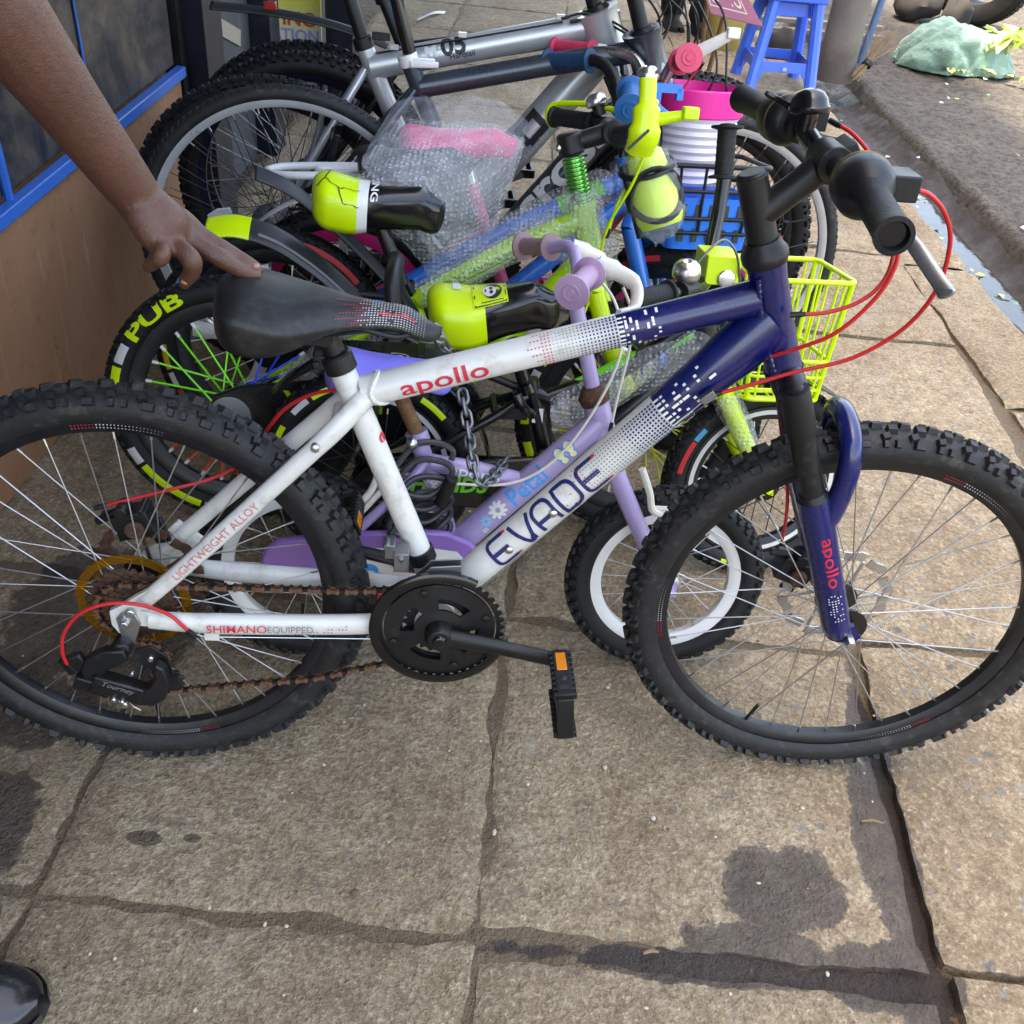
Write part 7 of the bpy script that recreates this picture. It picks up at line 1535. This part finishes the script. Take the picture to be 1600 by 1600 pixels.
JB = dict(hip=(.70, 6.50, .86), chest=(.70, 6.52, 1.20), neck=(.70, 6.52, 1.44), head=(.70, 6.50, 1.58), face=(.3, -1, 0), shL=(.88, 6.52, 1.36), shR=(.52, 6.52, 1.36), elL=(.93, 6.50, 1.10), elR=(.48, 6.50, 1.10), wrL=(.90, 6.36, .92), wrR=(.50, 6.36, .92), knL=(.80, 6.42, .48), knR=(.62, 6.52, .48), anL=(.79, 6.44, .09), anR=(.635, 6.60, .09), toeL=(.83, 6.30, .035), toeR=(.66, 6.46, .035))
figure('person', 'person in black trousers and black boots standing at the far end of the bikes', JB, None, (.70, 6.5, 0), m_shirt, M('black_trousers', srgb(24, 25, 30), .85, var=.25, vs=40, bump=.3), [M('dusty_boot', srgb(38, 34, 31), .7, var=.3), m_sole], .008)

# ------------------------------------------------------------------ things along the kerb
sl = empty('plastic_stool', None, Matrix.Translation((1.09, 5.47, 0)) @ Matrix.Rotation(R_(6), 4, 'Z')); tag(sl, 'blue plastic stool standing on the pavement by the pillar', 'stool')
m_stool = M('stool_blue', srgb(62, 110, 226), .38, var=.05, dirt=srgb(90, 100, 140), damt=.06)
def leg(sx_, sy_):
    d = MB(); b_, t_ = .155, .105; 
    d.tube([(sx_*b_, sy_*b_, 0), (sx_*b_, sy_*b_, .01), (sx_*b_*.99, sy_*b_*.99, .02), (sx_*t_, sy_*t_, .43)], [.030, .031, .028, .030], 8, twist=R_(22.5)); return d.obj('leg', m_stool, sl, 30)
for a in (-1, 1):
    for b_ in (-1, 1): leg(a, b_)
for k, (dx, dy) in enumerate(((0, -1), (0, 1), (-1, 0), (1, 0))):
    d = MB(); u = V3((1, 0, 0)) if dx == 0 else V3((0, 1, 0)); q = V3((dx, dy, 0))
    def side(z): return .155-(.05)*z/.43
    for z0, z1 in ((.085, .145), (.345, .40)):
        d = MB()
        poly = [(-side(z0), z0), (-side(z0)+.05, z0-.004), (side(z0)-.05, z0-.004), (side(z0), z0), (side(z1), z1), (-side(z1), z1)]
        if z0 < .2: poly = [(-side(.02)+.02, .03), (-side(z0)+.05, z0+.01), (0, z0+.014), (side(z0)-.05, z0+.01), (side(.02)-.02, .03), (side(z1), z1), (-side(z1), z1)]
        d.plate(poly, q*(side((z0+z1)/2)+.012), u, V3((0, 0, 1))-q*.116, q, .006)
        d.obj('side_panel', m_stool, sl, 30, bevel=.002)
d = MB(); d.box((0, 0, .435), (.285, .285, .045)); d.box((0, 0, .462), (.262, .262, .012)); d.obj('seat', m_stool, sl, bevel=.012)
d = MB(); d.add([(.0+.012*math.cos(2*math.pi*i/14), -.162, .118+.009*math.sin(2*math.pi*i/14)) for i in range(14)], [tuple(range(14))]); d.obj('maker_mark', M('stool_sticker', srgb(170, 180, 196), .5), sl)
t = NT('concrete'); p = t.pos(); a = t.noise(p, 7, 5, .65); b_ = t.noise(p, 90, 4, .7); gz = t.n.new('ShaderNodeSeparateXYZ'); t.link(p, gz.inputs[0])
c = t.mix(a.outputs[0], srgb(98, 90, 80), srgb(140, 130, 118)); c = t.mix(t.ramp(t.math('ADD', gz.outputs[2], t.math('MULTIPLY', a.outputs[0], .4)), [(.22, .8), (.42, 0.)]).outputs[0], c, srgb(84, 74, 64)); t.link(c, t.b.inputs['Base Color']); t.b.inputs['Roughness'].default_value = .9; t.link(t.bump(b_.outputs[0], .5, .006), t.b.inputs['Normal']); m_conc = t.m
d = MB(); 
d.grid(lambda u, v: (1.475+(.098+.010*smooth(.1, 0, v)+mn.noise(V3((u*6, v*9, 1)))*.004)*math.cos(2*math.pi*u)+.0*v, 5.82+(.098+.010*smooth(.1, 0, v))*math.sin(2*math.pi*u), -.02+v*2.66), 41, 60)
po = d.obj('pillar', m_conc, None, 80); tag(po, 'round grey concrete pillar at the pavement edge behind the stool', 'pillar')
d = MB(); d.tube([(1.64,5.98,0.03193), (1.687,6.05,0.3436), (1.756,6.2,0.8916), (2.029,6.6,2.59)], .020, 12); tag(d.obj('pipe', M('faded_blue_pipe', srgb(70, 96, 130), .5, var=.15, dirt=srgb(110, 104, 98), damt=.15)), 'thin faded blue pipe leaning beside the concrete pillar', 'pipe')
# twig broom
br_ = empty('twig_broom', None, Matrix.Translation((1.574,5.716,0))); tag(br_, 'bundle of brown twigs tied as a broom leaning at the foot of the pillar', 'broom')
A0 = V3((0, 0, .02)); B0 = V3((1.729,5.86,0.2235))-br_.location; rb = random.Random(5); m_twig = M('dry_twig', srgb(136, 112, 84), .8, var=.3)
for k in range(34):
    ja = V3((rb.uniform(-.03, .03), rb.uniform(-.03, .03), rb.uniform(-.01, .02))); jm = ja*.6; jb = V3((rb.gauss(0, .035), rb.gauss(0, .035), rb.gauss(0, .03)))
    d = MB(); d.tube([A0+ja, lerp(A0, B0, .35)+jm*.5, B0+jb], [.0035, .003, .0018], 5); d.obj('twig', m_twig, br_)
d = MB(); d.tube([lerp(A0, B0, .28), lerp(A0, B0, .36)], .028, 12); d.obj('binding', m_blk, br_)
# timber, rocks, bucket, sign, tyre, sack
def plank(a, b2, w_, label):
    d = MB(); a, b2 = V3(a), V3(b2); X = (b2-a).normalized(); Yv = V3((0, 0, 1)).cross(X).normalized(); d.box((a+b2)/2, ((b2-a).length, w_, .022), (X, Yv, X.cross(Yv))); tag(d.obj('plank', M('grey_timber', srgb(128, 118, 106), .85, var=.25, vs=14, bump=.4, bs=60), None, bevel=.002), label, 'plank')
plank((.98, 6.42, .125), (1.86, 6.50, .125), .05, 'upper grey timber plank lying behind the blue stool')
plank((.98, 6.36, .085), (1.86, 6.44, .085), .06, 'lower grey timber plank lying behind the blue stool')
def rock(c, r, label, mat, sd):
    d = MB(); d.ball((0, 0, 0), 1, 24)
    d.V = [tuple(V3(c)+V3((v[0]*r[0], v[1]*r[1], v[2]*r[2]))*(1) + V3(v)*mn.noise(V3(v)*1.3+V3((sd, 0, 0)))*min(r)*.5) for v in d.V]; tag(d.obj('rock', mat, None, 60), label, 'rock')
m_rock = M('dark_rock', srgb(54, 50, 47), .9, var=.25, vs=9, bump=.6, bs=40)
rock((2.42, 7.80, .07), (.17, .14, .12), 'rounded dark rock on the street left of the big tyre', m_rock, 1); rock((2.62, 7.55, .05), (.10, .09, .12), 'smaller dark rock touching the big tyre', m_rock, 4); rock((1.20, 6.05, .06), (.11, .08, .09), 'dark stone block seen between the legs of the stool', m_rock, 7)
bu = empty('bucket', None, Matrix.Translation((.905, 6.15, 0))); tag(bu, 'yellow plastic bucket beside the blue stool', 'bucket'); m_bkt = M('yellow_bucket', srgb(196, 178, 100), .5, var=.1, dirt=srgb(120, 108, 80), damt=.15, ds=8)
d = MB(); d.lathe([(.085, 0), (.09, .005), (.118, .26), (.124, .262), (.124, .275), (.116, .275), (.086, .012), (.0001, .012)], n=32); d.obj('tub', m_bkt, bu, 40)
d = MB(); d.tube(cr([(-.12, 0, .26), (-.10, -.04, .36), (0, -.06, .40), (.10, -.04, .36), (.12, 0, .26)], 5), .003, 6); d.obj('handle', m_steel, bu)
si = empty('price_board', None, Matrix.Translation((.74, 4.86, 0)) ); tag(si, 'small mauve board with white framed lettering beside the blue stool', 'sign')
P0, P1, P2, P3 = [V3(q)-si.location for q in ((0.6428,4.86,0.4144), (0.8468,4.7,0.4163), (0.7509,4.86,0.5362), (0.5641,5.02,0.5362))]
u_ = (P1-P0); v_ = (P3-P0); nn_ = u_.cross(v_).normalized(); d = MB(); th = nn_*.004
d.add([P0-th, P1-th, P2-th, P3-th, P0+th, P1+th, P2+th, P3+th], [(0, 3, 2, 1), (4, 5, 6, 7), (0, 1, 5, 4), (1, 2, 6, 5), (2, 3, 7, 6), (3, 0, 4, 7)]); bd = d.obj('board', M('mauve_board', srgb(168, 112, 136), .5, var=.08), si)
bl_ = lambda a, b2: lerp(lerp(P0, P1, a), lerp(P3, P2, a), b2)+nn_*(.0055 if nn_.y < 0 or nn_.z > 0 else -.0055)
d = MB()
for (a0, a1, b0_, b1) in ((.06, .80, .22, .25), (.06, .80, .74, .77), (.06, .08, .22, .77), (.78, .80, .22, .77)): d.add([bl_(a0, b0_), bl_(a1, b0_), bl_(a1, b1), bl_(a0, b1)], [(0, 1, 2, 3)])
d.m = 0; put(d, letters('CATTO', 1, .02, 0, 1), lambda x, y: bl_(.12+x*.19, .34+y*.46)); d.obj('lettering', m_whitep, bd, smooth=False, fix=False)
d = MB(); d.tube([lerp(P3, P2, .3), lerp(P3, P2, .3)+V3((.10, .45, -.62))], .012, 8); d.tube([lerp(P3, P2, .8), lerp(P3, P2, .8)+V3((.02, .45, -.60))], .012, 8); d.obj('prop', m_twig, si)
ty = empty('car_tyre', None, Matrix.Translation((2.82, 7.80, .29)) @ Matrix.Rotation(R_(-38), 4, 'Z')); tag(ty, 'worn black car tyre standing on the street behind the green sack', 'tyre')
d = MB(); d.lathe([(.19, -.09), (.24, -.115), (.29, -.11), (.318, -.085), (.325, 0), (.318, .085), (.29, .11), (.24, .115), (.19, .09), (.20, .0)], ax=(0, 1, 0), n=64, closed=True)
for k in range(60):
    a = 2*math.pi*k/60
    for yy, ph in ((-.05, 0), (.0, .5), (.05, 0)): a2 = a+ph*2*math.pi/60; d.box((.3255*math.cos(a2), yy, .3255*math.sin(a2)), (.006, .040, .022), ((math.cos(a2), 0, math.sin(a2)), (0, 1, 0), (-math.sin(a2), 0, math.cos(a2))))
d.obj('tread', m_rubber, ty, 35)
t = NT('green_sack'); o = t.pos(); wv = t.n.new('ShaderNodeTexWave'); wv.inputs['Scale'].default_value = 90; t.link(o, wv.inputs[0]); a = t.noise(o, 9, 5, .65)
t.link(t.mix(a.outputs[0], srgb(140, 194, 164), srgb(208, 236, 218)), t.b.inputs['Base Color']); t.b.inputs['Roughness'].default_value = .45; t.link(t.bump(t.math('ADD', wv.outputs[0], t.math('MULTIPLY', t.noise(o, 16, 4, .6).outputs[0], 9.)), .8, .010), t.b.inputs['Normal']); t.b.inputs['Subsurface Weight'].default_value = 0; m_sack = t.m
sk = empty('sack', None, Matrix.Translation((2.30, 6.42, -.03))); tag(sk, 'crumpled green woven sack of green leaves lying in the street', 'sack')
def skf(u, v):
    x = -.34+.70*u; prof = math.sin(min(1, max(0, u*1.02))*math.pi)**.5; h = (.30-.13*u)*prof+.015; wd = (.20+.03*math.sin(u*7))*max(.10, math.sin(max(.02, min(.98, u*.96+.03))*math.pi))**.55; a = math.pi*(v*1.24-.12)
    n_ = mn.noise(V3((u*4+v*3, v*5-u*2, 2)))*.09+(abs(mn.noise(V3((u*7-v*4, v*7+u*3, 7))))-.2)*.10+mn.noise(V3((u*16, v*17, 3)))*.03; r2 = 1+n_*2.0
    return (x+mn.noise(V3((v*5, u*3, 4)))*.02, -wd*math.cos(a)*r2, max(.0, h*math.sin(a)*r2) if math.sin(a) > 0 else 0)
d = MB(); d.grid(skf, 90, 60); d.obj('bag', m_sack, sk, 80)
m_leaf = M('cabbage_leaf', srgb(150, 190, 70), .5, var=.25, vs=20); m_leafy = M('pale_leaf', srgb(206, 214, 130), .5, var=.2, vs=20)
rl = random.Random(2)
def leaf(par, c, r, tilt, yaw, mat, name='leaf'):
    d = MB(); d.grid(lambda u, v: ((u-.5)*2*r, (v-.5)*2*r*.45*math.sin(max(.04, u)*math.pi)**.6, .18*r*math.sin(u*3)+.25*r*(v-.5)**2*4+mn.noise(V3((u*4, v*4, r*90)))*.1*r), 9, 7)
    return link(name, d.mesh(name, mat, 60), par, mw=Matrix.Translation(V3(c)) @ Matrix.Rotation(yaw, 4, 'Z') @ Matrix.Rotation(tilt, 4, 'Y'))
for k in range(12): leaf(sk, (.20+rl.uniform(-.06, .10), -.06+rl.uniform(-.09, .09), .16+rl.uniform(-.02, .05)), rl.uniform(.05, .10), rl.uniform(-1.2, 0), rl.uniform(0, 6), rl.choice([m_leaf, m_leafy]))
for k in range(16): leaf(sk, (rl.uniform(-.1, .62), -.22+rl.gauss(0, .06)-(.0 if k % 2 else .04), .028), rl.uniform(.02, .06), rl.uniform(-.2, .2), rl.uniform(0, 6), rl.choice([m_leaf, m_leafy, m_leafy]))
# litter
lt = empty('litter', None, Matrix.Translation((1.6, 3.5, -.1))); tag(lt, 'scraps of paper, film and leaves lying in the wet gutter', 'litter', kind='stuff')
m_scrap = M('scrap', srgb(206, 204, 196), .5, var=.2); m_scg = M('scrap_green', srgb(120, 170, 130), .4, var=.2); m_scy = M('scrap_yellow', srgb(196, 186, 90), .5, var=.2)
d = MB()
for k in range(90):
    y = rl.uniform(1.6, 6.5); x = kx(y)+.02+rl.uniform(0, .22) if k % 3 else kx(y)+rl.uniform(.25, 1.6); r2 = rl.uniform(.006, .022)*(1 if k % 9 else 2.2); a = rl.uniform(0, 6); d.m = rl.choice([0, 0, 0, 1, 2, 3]); z = -.128 if k % 3 else -.028
    q = [V3((x, y, z))-lt.location+V3((math.cos(a+j*math.pi/2)*r2*(1 if j % 2 else .6), math.sin(a+j*math.pi/2)*r2*(1 if j % 2 else .6), rl.uniform(0, .012))) for j in range(4)]; d.add(q, [(0, 1, 2, 3)])
so_ = d.obj('scraps', [m_scrap, m_scg, m_scy, m_leafy], lt, smooth=False, fix=False); so_['kind'] = 'stuff'
sp = MB(); sp.grid(lambda u, v: V3((-0.8087,6.029,0))*(1-u)+V3((-0.6568,6.397,0))*u+V3((0, (v-.5)*.07, .012+.02*math.sin(u*5)*u)), 12, 3); tag(sp.obj('paper_strip', m_scrap), 'torn white paper strip lying on the pavement behind the saddles', 'paper')
# bits of grit and twig on the slabs in front
gt = MB(); rg = random.Random(11)
for k in range(420):
    x, y = rg.uniform(-.95, 1.2), rg.uniform(.45, 2.0) if k % 3 else rg.uniform(2, 5); r2 = rg.uniform(.0012, .0035)*(1.7 if rg.random() < .06 else 1); gt.m = rg.choice([0, 0, 1, 2])
    b0_ = len(gt.V); gt.ball((x, y, .001+r2*.5), r2, 6, rg.uniform(.7, 1.4), rg.uniform(.7, 1.4), .6)
tag(gt.obj('grit', [M('pale_grit', srgb(190, 180, 162), .9), M('grey_grit', srgb(112, 108, 102), .9), M('brown_grit', srgb(108, 86, 62), .9)], None, 60), 'loose grit scattered over the paving slabs', 'grit', kind='stuff')
def twig(px_, label, L=.05, a=0, r2=.0022):
    d = MB(); c = V3(px_); d.tube([c+V3((-L/2*math.cos(a), -L/2*math.sin(a), .006)), c+V3((0, .002, .008)), c+V3((L/2*math.cos(a), L/2*math.sin(a), .006))], [r2*.7, r2, r2*.6], 6); tag(d.obj('twig', m_twig), label, 'twig')
twig((0.626,0.9986,0), 'short dry twig on the damp joint in front of the front wheel', .036, 0); twig((0.2574,0.7404,0), 'small brown twig in the wet joint at the bottom edge', .022, .2, .003); twig((0.07745,1.447,0), 'tiny curled brown leaf scrap between the two front wheels', .022, -.9, .003)
